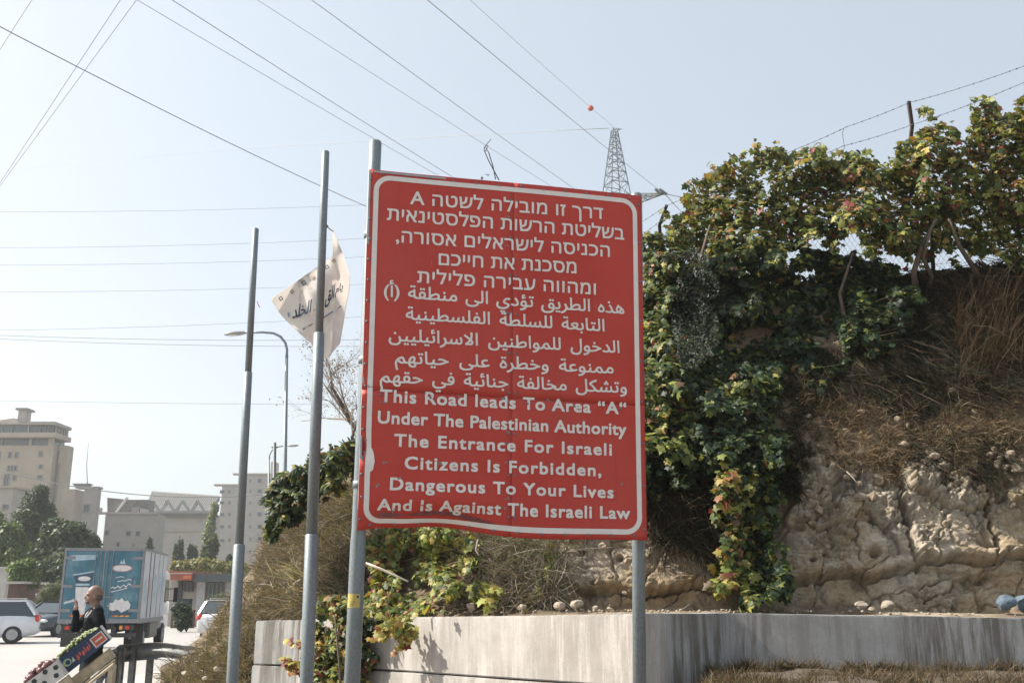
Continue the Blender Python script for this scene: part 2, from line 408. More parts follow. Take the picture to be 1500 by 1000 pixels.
# blocky rubble from cell noise
rs = np.random.RandomState(4)
seeds = np.c_[rs.uniform(.2, 7.8, 105), rs.uniform(1.3, 4.2, 105)]; soff = rs.uniform(-1, 1, 105); sgx = rs.uniform(-1, 1, 105); sgy = rs.uniform(-1, 1, 105)
wa = a_ + .10 * fbm(a_ * 3, b_ * 3, 0, 3, 31); wb = b_ + .10 * fbm(a_ * 3, b_ * 3, 0, 3, 41)
cell = np.zeros_like(a_); edgeD = np.zeros_like(a_)
for i in range(a_.shape[0]):
    if gx[i] < 800 or gx[i] > 1700: continue
    d = (wa[i][:, None] - seeds[:, 0]) ** 2 + ((wb[i][:, None] - seeds[:, 1]) * 1.35) ** 2
    s2 = np.partition(d, 1, axis=1)[:, :2]; k = np.argmin(d, 1)
    cell[i] = soff[k] + 1.3 * sgx[k] * (wa[i] - seeds[k, 0]) + 1.3 * sgy[k] * (wb[i] - seeds[k, 1]); edgeD[i] = np.sqrt(s2[:, 1]) - np.sqrt(s2[:, 0])
cell2 = np.zeros_like(a_); edge2 = np.ones_like(a_)
seeds2 = np.c_[rs.uniform(.2, 7.8, 1300), rs.uniform(1.3, 3.6, 1300)]; soff2 = rs.uniform(-1, 1, 1300)
wa2 = a_ + .05 * fbm(a_ * 6, b_ * 6, 0, 3, 131); wb2 = b_ + .05 * fbm(a_ * 6, b_ * 6, 0, 3, 141)
for i in range(a_.shape[0]):
    mk = rocky[i] > .02
    if gx[i] < 800 or gx[i] > 1700 or not mk.any(): continue
    w1_, w2_ = wa2[i][mk], wb2[i][mk]; lo, hi = w1_.min() - .5, w1_.max() + .5; near = (seeds2[:, 0] > lo) & (seeds2[:, 0] < hi); sn = seeds2[near]
    if near.sum() < 3: continue
    d = (w1_[:, None] - sn[:, 0]) ** 2 + ((w2_[:, None] - sn[:, 1]) * 1.5) ** 2; s2 = np.partition(d, 1, axis=1)[:, :2]
    cell2[i][mk] = soff2[near][np.argmin(d, 1)]; edge2[i][mk] = np.sqrt(s2[:, 1]) - np.sqrt(s2[:, 0])
rub = band(gpy + wob, 640, 742, 14)                       # rubble zone near the top of the face
rid = 1 - np.abs(fbm(a_ * 2.2, b_ * 2.2, 0, 5, 51)); rid2 = 1 - np.abs(fbm(a_ * 7, b_ * 7, 0, 4, 61))
crag = np.clip(rub + .9 * band(PXg + wob * .4, 1196, 1246, 6) * band(gpy, 690, 815, 12) + .7 * band(PXg + wob * .4, 1300, 1334, 5) * band(gpy, 640, 790, 12) + .8 * (fbm(PXg / 40., gpy / 40., 0, 3, 203) > .62), 0, 1)
crag = box_smooth(box_smooth(crag, 7, 0), 7, 1)
Dr = .07 * fbm(a_ * .8, b_ * .6, 0, 3, 71) + cell * (.038 + .05 * crag) - np.exp(-(edgeD / .016) ** 2) * (.055 + .06 * crag) \
    + (rid ** 3 - .4) * (.008 + .06 * crag) + (rid2 ** 2 - .5) * (.008 + .038 * crag) + (.004 + .022 * crag) * (1 - 2 * np.abs(fbm(a_ * 15, b_ * 15, 0, 4, 81, .6))) + .004 * fbm(a_ * 40, b_ * 40, 0, 2, 82) \
    - np.exp(-(edge2 / .014) ** 2) * .05 * crag + cell2 * .04 * crag + .016 * np.round(2.5 * fbm(a_ * 1.8, b_ * 5, 0, 3, 301))
# bedding crack with an undercut below
bl = np.interp(gx, [1100, 1149, 1211, 1284, 1336, 1388, 1440, 1500, 1700], [858, 852, 839, 836, 826, 823, 819, 810, 800])[:, None] + 5 * fbm(PXg / 25., gpy * 0, 0, 3, 91)
dd = gpy - bl
Dr = Dr - np.exp(-(dd / 3.0) ** 2) * .16 - (1 / (1 + np.exp(-(dd - 2) / 2.0))) * .13 + np.exp(-((dd + 10) / 9) ** 2) * .03
def crack(pts, w, dep, step=0):
    ys = [p[1] for p in pts]; xs = [p[0] for p in pts]
    cx = np.interp(gpy, ys, xs) + 5 * fbm(gpy / 14., gpy * 0, 0, 3, 7 + int(xs[0]))
    ins = (gpy > ys[0] - 4) & (gpy < ys[-1] + 4)
    d = PXg - cx
    return np.where(ins, -np.exp(-(d / w) ** 2) * dep + step * (1 / (1 + np.exp(-d / 2.0))) * np.exp(-np.clip(d, 0, None) / 60.), 0)
Dr = Dr + crack([(1312, 688), (1320, 735), (1347, 826)], 3.2, .14, .13)
Dr = Dr + crack([(1440, 700), (1446, 745), (1466, 812)], 2.6, .16, .05)
Dr = Dr + crack([(1228, 705), (1215, 760), (1222, 800)], 4, .08, .05) + crack([(1385, 735), (1392, 790)], 2, .05, .02)
for (hx, hy, r_) in ((1284, 804, 9), (1277, 762, 5), (1252, 790, 4), (1172, 770, 8), (1190, 822, 5), (1420, 770, 4), (868, 850, 5), (850, 808, 6), (905, 812, 5)):
    q = ((PXg - hx) / r_) ** 2 + ((gpy - hy) / (r_ * .7)) ** 2; Dr = Dr - .13 * np.exp(-q ** 2)
D = D * (1 - rocky) + Dr * rocky
fade = np.clip((gt - 1.5) / .6, 0, 1)[None, :] * np.clip((gx - 240) / 60., 0, 1)[:, None]
D = D * fade
Nn = np.zeros_like(P); du = np.gradient(P, axis=0); dv = np.gradient(P, axis=1)
Nn = np.cross(du, dv); Nn /= np.linalg.norm(Nn, axis=-1, keepdims=True) + 1e-9
if Nn[200, 60, 1] > 0: Nn = -Nn
P2 = P + Nn * D[..., None]
# crest rolls over to a plateau that falls away behind
tail = []
for k, (dy, dz) in enumerate([(.6, .05), (2.0, -.1), (5, -.5), (12, -1.5), (26, -4.5)]):
    t_ = P2[:, -1] + np.array([0, dy, dz]); t_[:, 2] = np.maximum(t_[:, 2], -.3); tail.append(t_)
P3 = np.concatenate([P2, np.stack(tail, 1)], 1)
hill = link_mesh('hillside', grid_mesh('hillside', P3, M['hill'])); hill['kind'] = 'structure'
rk = np.concatenate([rocky, np.zeros((len(gx), 5))], 1).reshape(-1)
att = hill.data.attributes.new('rocky', 'FLOAT', 'POINT'); att.data.foreach_set('value', rk.astype(np.float32))

def surf(px, py):
    """depth Y of the hillside seen at a photo position (nearest column)"""
    i = int(np.clip(np.searchsorted(gx, px), 0, len(gx) - 1)); col = gpy[i]
    j = np.interp(-py, -col, np.arange(len(col))); return float(np.interp(j, np.arange(len(col)), gY[i]))
GPYr = gpy; 
def surf_arr(px, py):
    out = np.empty(len(px)); ii = np.clip(np.searchsorted(gx, px), 0, len(gx) - 1)
    for i in np.unique(ii):
        m = ii == i; out[m] = np.interp(-py[m], -gpy[i], gY[i])
    return out

# verge of dry earth in front of the right-hand wall
vx = np.linspace(-6, 9, 120); vy = np.linspace(-2, 9.6, 90); VX, VY = np.meshgrid(vx, vy, indexing='ij')
sst = lambda t: np.clip(t, 0, 1) ** 2 * (3 - 2 * np.clip(t, 0, 1))
VZ = .95 * sst((VY - 3.6) / 4.4) * sst((VX - .9) / 1.3) + .25 * sst((VY - 6.5) / 3) * sst((VX + 3.0) / 1.5)
VZ = np.minimum(VZ, .98) + .035 * fbm(VX * 2, VY * 2, 0, 4, 17) * sst((VX + 3.6) / 1.) - .25 * (1 - sst((VX + 4.4) / 1.3))
# soil stays in front of the wall line
o = link_mesh('verge', grid_mesh('verge', np.stack([VX, VY, VZ + .01], -1), M['dirt'])); o['kind'] = 'structure'

# ---- retaining wall
def wall_seg(pts, tops, joint=None, th=.32, seam_every=1.15, mat='concrete', name='retaining_wall', label='', zbot=-.3, step=.006):
    """pts: plan polyline (front face); tops: z per point. Built as cast panels, two courses if joint."""
    root = thing(name, label, 'wall', (pts[0][0], pts[0][1], 0))
    n = len(pts); A = [Vector((*p, 0)) for p in pts]; nr = []
    for i in range(n):
        d = (A[min(i + 1, n - 1)] - A[max(i - 1, 0)]).normalized(); nr.append(Vector((-d.y, d.x, 0)))
    def course(lo, hi, off):
        m = MB(); V = []
        sub_ = []
        for i in range(n - 1):
            k = max(1, int((A[i + 1] - A[i]).length / .35))
            sub_ += [(i, t / k) for t in range(k)]
        sub_.append((n - 2, 1.0)); random.seed(int(abs(pts[0][0]) * 100))
        for i, t in sub_:
            p = A[i].lerp(A[i + 1], t); nn = nr[i].lerp(nr[i + 1], t); l = lo[i] + (lo[i + 1] - lo[i]) * t; h = hi[i] + (hi[i + 1] - hi[i]) * t + random.uniform(-.004, .004)
            f_ = p + nn * (off + random.uniform(-.004, .004)); V += [f_ + Vector((0, 0, l)), f_ + Vector((0, 0, h)), f_ + nn * th + Vector((0, 0, h)), f_ + nn * th + Vector((0, 0, l))]
        k = len(sub_); F = [(4 * i + j, 4 * i + (j + 1) % 4, 4 * i + 4 + (j + 1) % 4, 4 * i + 4 + j) for i in range(k - 1) for j in range(4)] + [(0, 1, 2, 3), (4 * k - 4, 4 * k - 1, 4 * k - 2, 4 * k - 3)]
        m.add(V, F); m.build('wall_course', M[mat], root, .012, wc=True)
    if joint is None: course([zbot] * n, tops, 0)
    else: course([j + .006 for j in joint], tops, 0); course([zbot] * n, [j - .008 for j in joint], -.02)
    return root
def pz(px, py, Y): v = at(px, py, Y); return (v.x, v.y), v.z
random.seed(3)
w = [pz(440, 907, 12.62), pz(550, 904.5, 11.35), pz(700, 902.5, 10.0), pz(830, 900.5, 9.0), pz(938, 899, 8.35)]
j = [pz(440, 975, 12.55)[1], pz(550, 980, 11.35)[1], pz(700, 991, 10.0)[1], pz(830, 1000, 9.0)[1], pz(938, 1008, 8.35)[1]]
wall_seg([a for a, b in w], [b for a, b in w], j, mat='concrete', seam_every=9, step=.003, label='sunlit pale concrete retaining wall running from behind the red sign away to the left')
w2 = [pz(938, 899, 8.42), pz(1072, 897.5, 9.32), pz(1160, 899, 9.25), pz(1500, 905, 9.05), pz(1800, 912, 8.9)]
wall_seg([a for a, b in w2], [b for a, b in w2], None, mat='concrete_b', seam_every=3, step=.004, label='shaded stained concrete retaining wall under the rock face, right of the sign')
w3 = [pz(374, 909, 13.2), pz(441, 908, 12.75)]
wall_seg([a for a, b in w3], [b for a, b in w3], [pz(374, 973, 13.2)[1], pz(441, 975, 12.75)[1]], mat='concrete_b', seam_every=3, th=.45, name='concrete_block_wall', label='end block of grey concrete wall in two courses behind the tall left poles')
# ------------------------------------------------------------------ the red road sign
SP0 = Vector((-0.9075, 5.8651, 1.9588)); _SX = Vector((0.84172 + .90752, 6.28951 - 5.86505, 1.95558 - 1.95883)).normalized()
_SY = (Vector((-0.88698, 5.79774, 4.21372)) - SP0); _SZ = _SX.cross(_SY).normalized(); _SY = _SZ.cross(_SX).normalized()   # _SZ towards viewer
SR = Matrix((_SX, _SY, _SZ)).transposed().to_4x4(); SM = Matrix.Translation(SP0) @ SR; SMI = SM.inverted()
def S(px, py, out=0.0):
    d = ray(px, py); o = SP0 + _SZ * out; t = (o - EYE).dot(_SZ) / d.dot(_SZ); v = SMI @ (EYE + d * t); return v.x, v.y
BL, BR, TR, TL = [Vector(S(*p)) for p in ((523, 778), (948, 791), (939, 287), (541, 247))]
def quadpt(u, v): return BL.lerp(BR, u).lerp(TL.lerp(TR, u), v)
W_, H_ = (BR - BL).length, (TL - BL).length
def bend(x, y):
    """dented lower-left edge: lifts the bottom strip and bows it; small dents along the left edge"""
    u, v = x / W_, y / H_
    g = math.exp(-((u - .27) / .16) ** 2) + .35 * math.exp(-((u - .08) / .06) ** 2)
    k = max(0, 1 - v / .085) ** 1.1
    dy = .046 * g * k - .012 * k * math.exp(-((u - .62) / .2) ** 2)
    dz = -.085 * g * max(0, 1 - v / .085) ** 1.1 + .022 * math.exp(-((u - .33) / .22) ** 2) * math.exp(-((v - .075) / .05) ** 2)
    e = math.exp(-(u / .035) ** 2); dz -= .035 * e * (math.exp(-((v - .225) / .03) ** 2) + .5 * math.exp(-((v - .40) / .02) ** 2))
    dx = .012 * e * math.exp(-((v - .225) / .025) ** 2)
    dz += .010 * math.sin(u * 5.1 + 1) * math.sin(v * 4.3 + .4)
    return dx, dy, dz
sign = thing('road_sign', 'large red warning sign with white Hebrew, Arabic and English lettering on two steel posts', 'sign', (0, 0, 0))
sign.matrix_world = SM; sign.rotation_euler = SM.to_euler(); sign.location = SP0
def place(x, y, z):
    dx, dy, dz = bend(x, y); return (x + dx, y + dy, z + dz)
def sheet(name, u0, u1, v0, v1, mat, nx, ny, z=0, th=.004):
    m = MB(); fr = []; bk = []
    for j_ in range(ny + 1):
        for i_ in range(nx + 1):
            q = quadpt(u0 + (u1 - u0) * i_ / nx, v0 + (v1 - v0) * j_ / ny); fr.append(place(q.x, q.y, z)); bk.append(place(q.x, q.y, z - th))
    n = nx + 1; F = []
    for j_ in range(ny):
        for i_ in range(nx):
            a = j_ * n + i_; F.append((a, a + 1, a + n + 1, a + n)); b = a + len(fr); F.append((b, b + n, b + n + 1, b + 1))
    rim = [i_ for i_ in range(n)] + [j_ * n + nx for j_ in range(1, ny + 1)] + [ny * n + i_ for i_ in range(nx - 1, -1, -1)] + [j_ * n for j_ in range(ny - 1, 0, -1)]
    for a, b in zip(rim, rim[1:] + rim[:1]): F.append((a, a + len(fr), b + len(fr), b))
    m.add(fr + bk, F, True); o = m.build(name, mat, sign); return o
g_ = .0004
SEAM_U, SEAM_V = .515, .372
for (u0, u1) in ((0, SEAM_U - g_), (SEAM_U + g_, 1)):
    for (v0, v1) in ((0, SEAM_V - g_), (SEAM_V + g_, 1)):
        sheet('panel', u0, u1, v0, v1, M['red'], 26, 26)
# folded steel rim seen on the left edge and angle frame behind
m = MB(); m.bar((.006 + BL.x, BL.y + .13, -.022), (TL.x + .006, TL.y - .01, -.022), .012, .034, (0, 0, 1)); m.bar((BR.x - .008, BR.y + .02, -.022), (TR.x - .008, TR.y - .01, -.022), .012, .034, (0, 0, 1))
m.bar((TL.x + .03, TL.y - .012, -.024), (TR.x - .03, TR.y - .012, -.024), .012, .034, (0, 0, 1))
m.bar((BL.lerp(BR, SEAM_U).x, .03, -.03), (TL.lerp(TR, SEAM_U).x, H_ - .05, -.03), .07, .03, (0, 0, 1)); m.bar((.03, SEAM_V * H_, -.03), (W_ - .03, SEAM_V * H_ + .0, -.03), .05, .03, (0, 0, 1))
m.build('back_frame', M['sign_back'], sign)
# white border stripe, rounded corners
m = MB(); NX = 60
def rr(ins, r, n=10):
    """rounded rectangle (in quad uv mapped metres)"""
    pts = []
    for (cx, cy, a0) in ((W_ - ins - r, ins + r, -90), (W_ - ins - r, H_ - ins - r, 0), (ins + r, H_ - ins - r, 90), (ins + r, ins + r, 180)):
        for i in range(n + 1):
            a = rad(a0 + 90 * i / n); pts.append((cx + r * math.cos(a), cy + r * math.sin(a)))
    full = []
    for i, p in enumerate(pts):
        q = pts[(i + 1) % len(pts)]; L = math.dist(p, q); k = max(1, int(L / .03))
        for t in range(k): full.append((p[0] + (q[0] - p[0]) * t / k, p[1] + (q[1] - p[1]) * t / k))
    return full
outer = rr(.032, .105); cxm, cym = W_ / 2, H_ / 2
def inset(pl, d):
    r = []
    for i in range(len(pl)):
        a = Vector(pl[i - 1]); b = Vector(pl[(i + 1) % len(pl)]); t = (b - a).normalized(); r.append((pl[i][0] - t.y * d, pl[i][1] + t.x * d))
    return r
inner = inset(outer, .031)
vs = []
for x, y in outer + inner:
    q = quadpt(x / W_, y / H_); vs.append(place(q.x, q.y, .0025))
n = len(outer); m.add(vs, [(i, (i + 1) % n, (i + 1) % n + n, i + n) for i in range(n)], True)
m.build('border_stripe', M['white_film'], sign)

# ---- lettering
FORMS = {'ا': 'FE8D FE8E', 'أ': 'FE83 FE84', 'ؤ': 'FE85 FE86', 'د': 'FEA9 FEAA', 'ذ': 'FEAB FEAC', 'ر': 'FEAD FEAE', 'و': 'FEED FEEE', 'ة': 'FE93 FE94', 'ى': 'FEEF FEF0',
 'ئ': 'FE89 FE8A FE8B FE8C', 'ب': 'FE8F FE90 FE91 FE92', 'ت': 'FE95 FE96 FE97 FE98', 'ج': 'FE9D FE9E FE9F FEA0', 'ح': 'FEA1 FEA2 FEA3 FEA4', 'خ': 'FEA5 FEA6 FEA7 FEA8',
 'س': 'FEB1 FEB2 FEB3 FEB4', 'ش': 'FEB5 FEB6 FEB7 FEB8', 'ط': 'FEC1 FEC2 FEC3 FEC4', 'ع': 'FEC9 FECA FECB FECC', 'ف': 'FED1 FED2 FED3 FED4', 'ق': 'FED5 FED6 FED7 FED8',
 'ك': 'FED9 FEDA FEDB FEDC', 'ل': 'FEDD FEDE FEDF FEE0', 'م': 'FEE1 FEE2 FEE3 FEE4', 'ن': 'FEE5 FEE6 FEE7 FEE8', 'ه': 'FEE9 FEEA FEEB FEEC', 'ي': 'FEF1 FEF2 FEF3 FEF4', 'لا': 'FEFB FEFC'}
def arabic(s):
    out = []
    for wd in s.split(' '):
        ch = []; i = 0
        while i < len(wd):
            if wd[i:i + 2] == 'لا': ch.append('لا'); i += 2
            else: ch.append(wd[i]); i += 1
        res = []
        for i, c in enumerate(ch):
            if c not in FORMS: res.append(c); continue
            f = FORMS[c].split()
            prev = i > 0 and ch[i - 1] in FORMS and len(FORMS[ch[i - 1]].split()) == 4
            nxt = i < len(ch) - 1 and ch[i + 1] in FORMS and len(f) == 4
            k = (3 if prev and nxt else 2 if nxt else 1 if prev else 0)
            res.append(chr(int(f[k], 16)))
        out.append(''.join(reversed(res)))
    return ' '.join(reversed(out))
from mathutils.geometry import delaunay_2d_cdt
def fill_outline(V, E):
    """fill closed (also overlapping) outlines by the non-zero winding rule"""
    nx = {a: b for a, b in E}
    if len(nx) != len(E):                                   # edges not consistently ordered: walk the loops
        adj = {}
        for a, b in E: adj.setdefault(a, []).append(b); adj.setdefault(b, []).append(a)
        nx = {}; seen = set()
        for s0 in sorted(adj):
            if s0 in seen: continue
            cur = s0; prev = -1
            while cur not in seen:
                seen.add(cur); nn = [q for q in adj[cur] if q != prev]; q = (cur + 1) if (cur + 1) in nn else nn[0]; nx[cur] = q; prev, cur = cur, q
    A = np.array([V[a] for a in nx]); B = np.array([V[b] for b in nx.values()])
    vo, eo, fo, *_ = delaunay_2d_cdt([Vector(v) for v in V], list(nx.items()), [], 0, 1e-6)
    vo = np.array([tuple(v) for v in vo]); fo = [tuple(f) for f in fo]
    Cn = np.array([vo[list(f)].mean(0) for f in fo]); keep = []
    for f, c in zip(fo, Cn):
        up = (A[:, 1] <= c[1]) & (B[:, 1] > c[1]); dn = (A[:, 1] > c[1]) & (B[:, 1] <= c[1]); m = up | dn
        xi = A[m, 0] + (c[1] - A[m, 1]) * (B[m, 0] - A[m, 0]) / (B[m, 1] - A[m, 1]); r = xi > c[0]
        if (up[m][r].sum() - dn[m][r].sum()) != 0: keep.append(f)
    return [(x, y, 0) for x, y in vo], keep
def text_mesh(body, cap, width, bold=.014, mode='char', ref='H', res=3):
    """flat lettering: (verts, faces), baseline at 0, left at 0, height of the ref glyph `cap`, total `width`;
    strokes are thickened by overlapping shifted copies, each a hair above the last"""
    def ev(text, sc, sw, keep=False):
        c = bpy.data.curves.new('t', 'FONT'); c.body = text; c.size = 1; c.space_character = sc; c.space_word = sw; c.resolution_u = res; c.fill_mode = 'NONE'
        o = bpy.data.objects.new('t', c); C.objects.link(o); dg = bpy.context.evaluated_depsgraph_get(); e = o.evaluated_get(dg); me = e.to_mesh()
        xs = [v.co.x for v in me.vertices]; ys = [v.co.y for v in me.vertices]; w = (min(xs), max(xs), max(ys))
        r = fill_outline([tuple(v.co[:2]) for v in me.vertices], [tuple(e_.vertices) for e_ in me.edges]) if keep else None
        e.to_mesh_clear(); bpy.data.objects.remove(o); bpy.data.curves.remove(c); return w, r
    hr = ev(ref, 1, 1)[0][2] + 2 * bold
    size = cap / hr; target = width / size - 2 * bold
    w1, _ = ev(body, 1, 1); a = w1[1] - w1[0]; sc = sw = 1
    if mode == 'char':
        sx = max(.9, min(1.16, (target / a) ** .55)); w2, _ = ev(body, 1.3, 1); bq = w2[1] - w2[0]; sc = max(.8, 1 + .3 * (target / sx - a) / max(1e-6, bq - a))
    elif ' ' in body and mode == 'word':
        w2, _ = ev(body, 1, 1.6); bq = w2[1] - w2[0]
        sx = max(.85, min(1.3, (target / a) ** .75)); sw = max(.6, min(2.6, 1 + .6 * (target / sx - a) / max(1e-6, bq - a)))
    w3, (vs, fs) = ev(body, sc, sw, True); fx = target / (w3[1] - w3[0])
    V = []; F = []
    for k, (dx, dy) in enumerate([(0, 0), (-1, 0), (1, 0), (0, 1), (0, -1), (-1, 1), (1, 1), (1, -1), (-1, -1)] if bold else [(0, 0)]):
        n0 = len(V)
        V += [(((x - w3[0]) * fx + bold + dx * bold) * size, (y + bold + dy * bold) * size, k * .00012) for x, y, _ in vs]
        F += [tuple(i + n0 for i in f) for f in fs]
    return V, F
def put_line(body, pl, pr, hpx, mode='char', bold=.014, name='lettering', ref='H'):
    a = Vector(S(*pl)); b = Vector(S(*pr)); L = (b - a).length; t = (b - a).normalized(); nn = Vector((-t.y, t.x))
    mid = ((pl[0] + pr[0]) / 2, (pl[1] + pr[1]) / 2)
    cap = (Vector(S(mid[0], mid[1] - hpx)) - Vector(S(*mid))).length
    vs, fs = text_mesh(body, cap, L, bold, mode, ref)
    out = []
    for x, y, z in vs:
        p = a + t * x + nn * y; out.append(place(p.x, p.y, .0027 + z))
    mm = MB(); mm.add(out, fs); mm.build(name, M['white_film'], sign)
HEB = [('דרך זו מובילה לשטה A', (601, 298.5), (883, 322), 16.5), ('בשליטת הרשות הפלסטינאית', (566.8, 321.8), (914, 352), 16.8),
       ('הכניסה לישראלים אסורה,', (580, 354.5), (893, 377), 16.8), ('מסכנת את חייכם', (642.5, 388), (844, 401), 16.8), ('ומהווה עבירה פלילית', (611, 414), (872.6, 432), 16.8)]
for s, pl, pr, h in HEB:
    latin = ' A' if s.endswith(' A') else ''
    core = s[:-2] if latin else s
    put_line(('A ' if latin else '') + core[::-1], pl, pr, h, 'char', .013, ref='\u05d4')
ARA = [('هذه الطريق تؤدي الى منطقة )أ(', (562, 434.3), (914.4, 460), 19), ('التابعة للسلطة الفلسطينية', (594, 468), (885.5, 485.5), 19),
       ('الدخول للمواطنين الاسرائيليين', (569, 499.5), (907.6, 517), 19), ('ممنوعة وخطرة على حياتهم', (578, 532), (899, 547), 19), ('وتشكل مخالفة جنائية في حقهم', (556, 560), (918.5, 575.5), 19)]
for s, pl, pr, h in ARA: put_line(arabic(s), pl, pr, h * .98, 'word', .014, ref='\u0627')
ENG = [('This Road leads To Area “A“', (555.7, 589), (917.8, 607)), ('Under The Palestinian Authority', (552.6, 620.3), (917.8, 637.5)), ('The Entrance For Israeli', (576.7, 654), (896.7, 667)),
       ('Citizens Is Forbidden,', (592, 687), (881.2, 697.3)), ('Dangerous To Your Lives', (570.5, 717.7), (899.2, 729.5)), ('And Is Against The Israeli Law', (552, 749), (923, 760))]
for s, pl, pr in ENG: put_line(s, pl, pr, 18.3, 'char', .026)

# rivets round the rim and down the joint
rv = MB()
for k in range(7): a = rad(60 * k)
rv.ell((0, 0, 0), (.0085, .0085, .005), None, 8, 5); rvm = rv.mesh('rivet', M['rivet'])
def rivet(u, v):
    q = quadpt(u, v); x, y, z = place(q.x, q.y, .003); o = link_mesh('rivet', rvm, sign); o.location = (x, y, z); reg(sign, o)
random.seed(8)
for k in range(17):
    v = .03 + k * .0588; rivet(.009 + random.uniform(-.002, .002), v)
    if k % 2 == 0: rivet(.989, v)
for k in range(12): rivet(.05 + k * .082, .990 + random.uniform(-.002, .001)); rivet(.04 + k * .083, .012)
for k in range(9):
    v = .05 + k * .112; rivet(SEAM_U - .012, v); rivet(SEAM_U + .012, v)
for k in range(6): rivet(.06 + k * .17, SEAM_V - .012)
# scrapes: small bare-metal chips of their own
m = MB(); random.seed(12)
for (px, py, w, h) in [(706, 262, 4, 12), (712, 256, 12, 3), (640, 378, 3, 3), (632, 384, 2, 5), (743, 318, 12, 3), (741, 361, 12, 3), (742, 413, 12, 3), (744, 458, 12, 3), (742, 535, 12, 3), (742, 632, 10, 3), (743, 650, 9, 6), (742, 677, 10, 3), (742, 730, 10, 4), (738, 744, 10, 4),
    (559, 590, 12, 3), (543, 566, 9, 4), (622, 577, 4, 8), (672, 580, 5, 6), (804, 586, 6, 6), (739, 585, 16, 8), (911, 708, 5, 5), (561, 678, 12, 4), (555, 712, 9, 7), (576, 748, 4, 10), (585, 700, 9, 4), (532, 670, 6, 22), (645, 680, 10, 9), (535, 643, 4, 5)]:
    c0 = Vector(S(px, py)); sc = W_ / 410
    for q in range(3):
        cx = c0.x + random.uniform(-.4, .4) * w * sc; cy = c0.y + random.uniform(-.4, .4) * h * sc; k = random.randint(5, 7); r0 = random.uniform(0, 6)
        pts = [place(cx + w * sc * .3 * random.uniform(.35, 1) * math.cos(r0 + i * 6.283 / k), cy + h * sc * .3 * random.uniform(.35, 1) * math.sin(r0 + i * 6.283 / k), .0034 + q * .0003) for i in range(k)]
        m.add(pts, [tuple(range(k))])
m.build('paint_chip', plain('bare_primer', (.22, .20, .21), .7, 0, 40, .4), sign)
m = MB(); m.add([place(*S(x, y), .0016) for x, y in ((592, 758), (612, 753), (640, 751), (668, 753), (700, 760), (735, 770), (700, 768), (665, 761), (640, 758.5), (615, 759.5))], [tuple(range(10))]); m.build('bend_shade', plain('painted_bend_shade', (.17, .045, .05), .7, 0, 30, .4), sign)  # shading of the bent lower edge, painted on as a dark strip
m = MB(); m.add([place(*S(x, y), .0016) for x, y in ((548, 757), (560, 752), (580, 754), (596, 757), (580, 761), (560, 762))], [tuple(range(6))]); m.build('bend_shade', plain('painted_bend_shade', (.19, .06, .06), .7, 0, 30, .4), sign)  # smaller strip of the same painted bend shading, further left
# large pale dent scar on the left edge of the stripe
m = MB(); pts = []
for (px, py) in [(540, 657), (544, 656), (547, 664), (548.5, 676), (546, 688), (541, 692)]:
    x, y = S(px, py); pts.append(place(x, y, .0040))
m.add(pts, [tuple(range(len(pts)))]); m.build('stripe_scar', M['white_film'], sign)

# posts (children, in world coordinates)
def post(parent, pts, rs, mat=M['galv'], name='post', n=20, capr=None):
    m = MB(); m.tube(pts, rs, n); return m.build(name, mat, parent, wc=True)
def line_down(p, q, z):          # extend p->q to height z
    t = (z - p.z) / (q.z - p.z); return p.lerp(q, t)
def behind(px, py, out):         # point on a plane behind the sheet
    x, y = S(px, py, -out); return SM @ Vector((x, y, -out))
t1, b1 = behind(550, 207, .068), behind(520, 900, .068); b1g = line_down(t1, b1, 0)
post(sign, [b1g, line_down(t1, b1, 1.9), line_down(t1, b1, 2.0), t1 - (t1 - b1) * .004, t1], [.0455, .0455, .041, .0395, .034])
t2, b2 = behind(932, 284, .068), behind(936.5, 990, .068); b2g = line_down(t2, b2, 0)
post(sign, [b2g, line_down(t2, b2, 2.4), t2 - (t2 - b2) * .004, t2], [.041, .040, .040, .034])
# clamp bands behind the sheet
m = MB()
for (t_, b_) in ((t1, b1), (t2, b2)):
    for z in (2.25, 3.0, 3.8):
        c0 = line_down(t_, b_, z); d_ = (t_ - b_).normalized(); m.tube([c0 - d_ * .02, c0 + d_ * .02], .047, 16)
m.build('clamp_band', M['galv'], sign, wc=True)
# twisted tie wire standing up from the top edge
m = MB()
def wpts(L, out=-.02): return [SM @ Vector((*S(px, py, out), out)) for px, py in L]
m.tube(wpts([(726, 263), (722, 243), (716, 224), (710, 214), (709, 220), (716, 236), (731, 264)]), .0035, 6)
m.tube(wpts([(709, 218), (713, 211), (717, 207), (719, 204)]), .0028, 6); m.tube(wpts([(709, 219), (712, 212), (715, 214), (711, 222)]), .003, 6)
m.build('tie_wire', M['wire'], sign, wc=True)
# yellow inspection sticker wrapped on the left post
def on_post(t_, b_, z, r, ang0, ang1, h, n=8):
    m = MB(); d_ = (t_ - b_).normalized(); X = Vector((1, 0, 0)); X = (X - d_ * X.dot(d_)).normalized(); Yv = d_.cross(X); vs = []
    c0 = line_down(t_, b_, z)
    for i in range(n + 1):
        a = rad(ang0 + (ang1 - ang0) * i / n); o_ = (X * math.cos(a) + Yv * math.sin(a)) * r
        vs += [c0 + o_ - d_ * h / 2, c0 + o_ + d_ * h / 2]
    m.add(vs, [(2 * i, 2 * i + 2, 2 * i + 3, 2 * i + 1) for i in range(n)], True); return m
stz = at(521, 879, b1.y).z
st = on_post(t1, b1, stz, .0465, 200, 310, .078); st_o = st.build('yellow_sticker', plain('yellow_label', (.42, .34, .10), .6, 0, 30, .15), sign, wc=True)
on_post(t1, b1, stz + .022, .0470, 285, 300, .014, 3).build('sticker_print', M['black'], sign, wc=True)
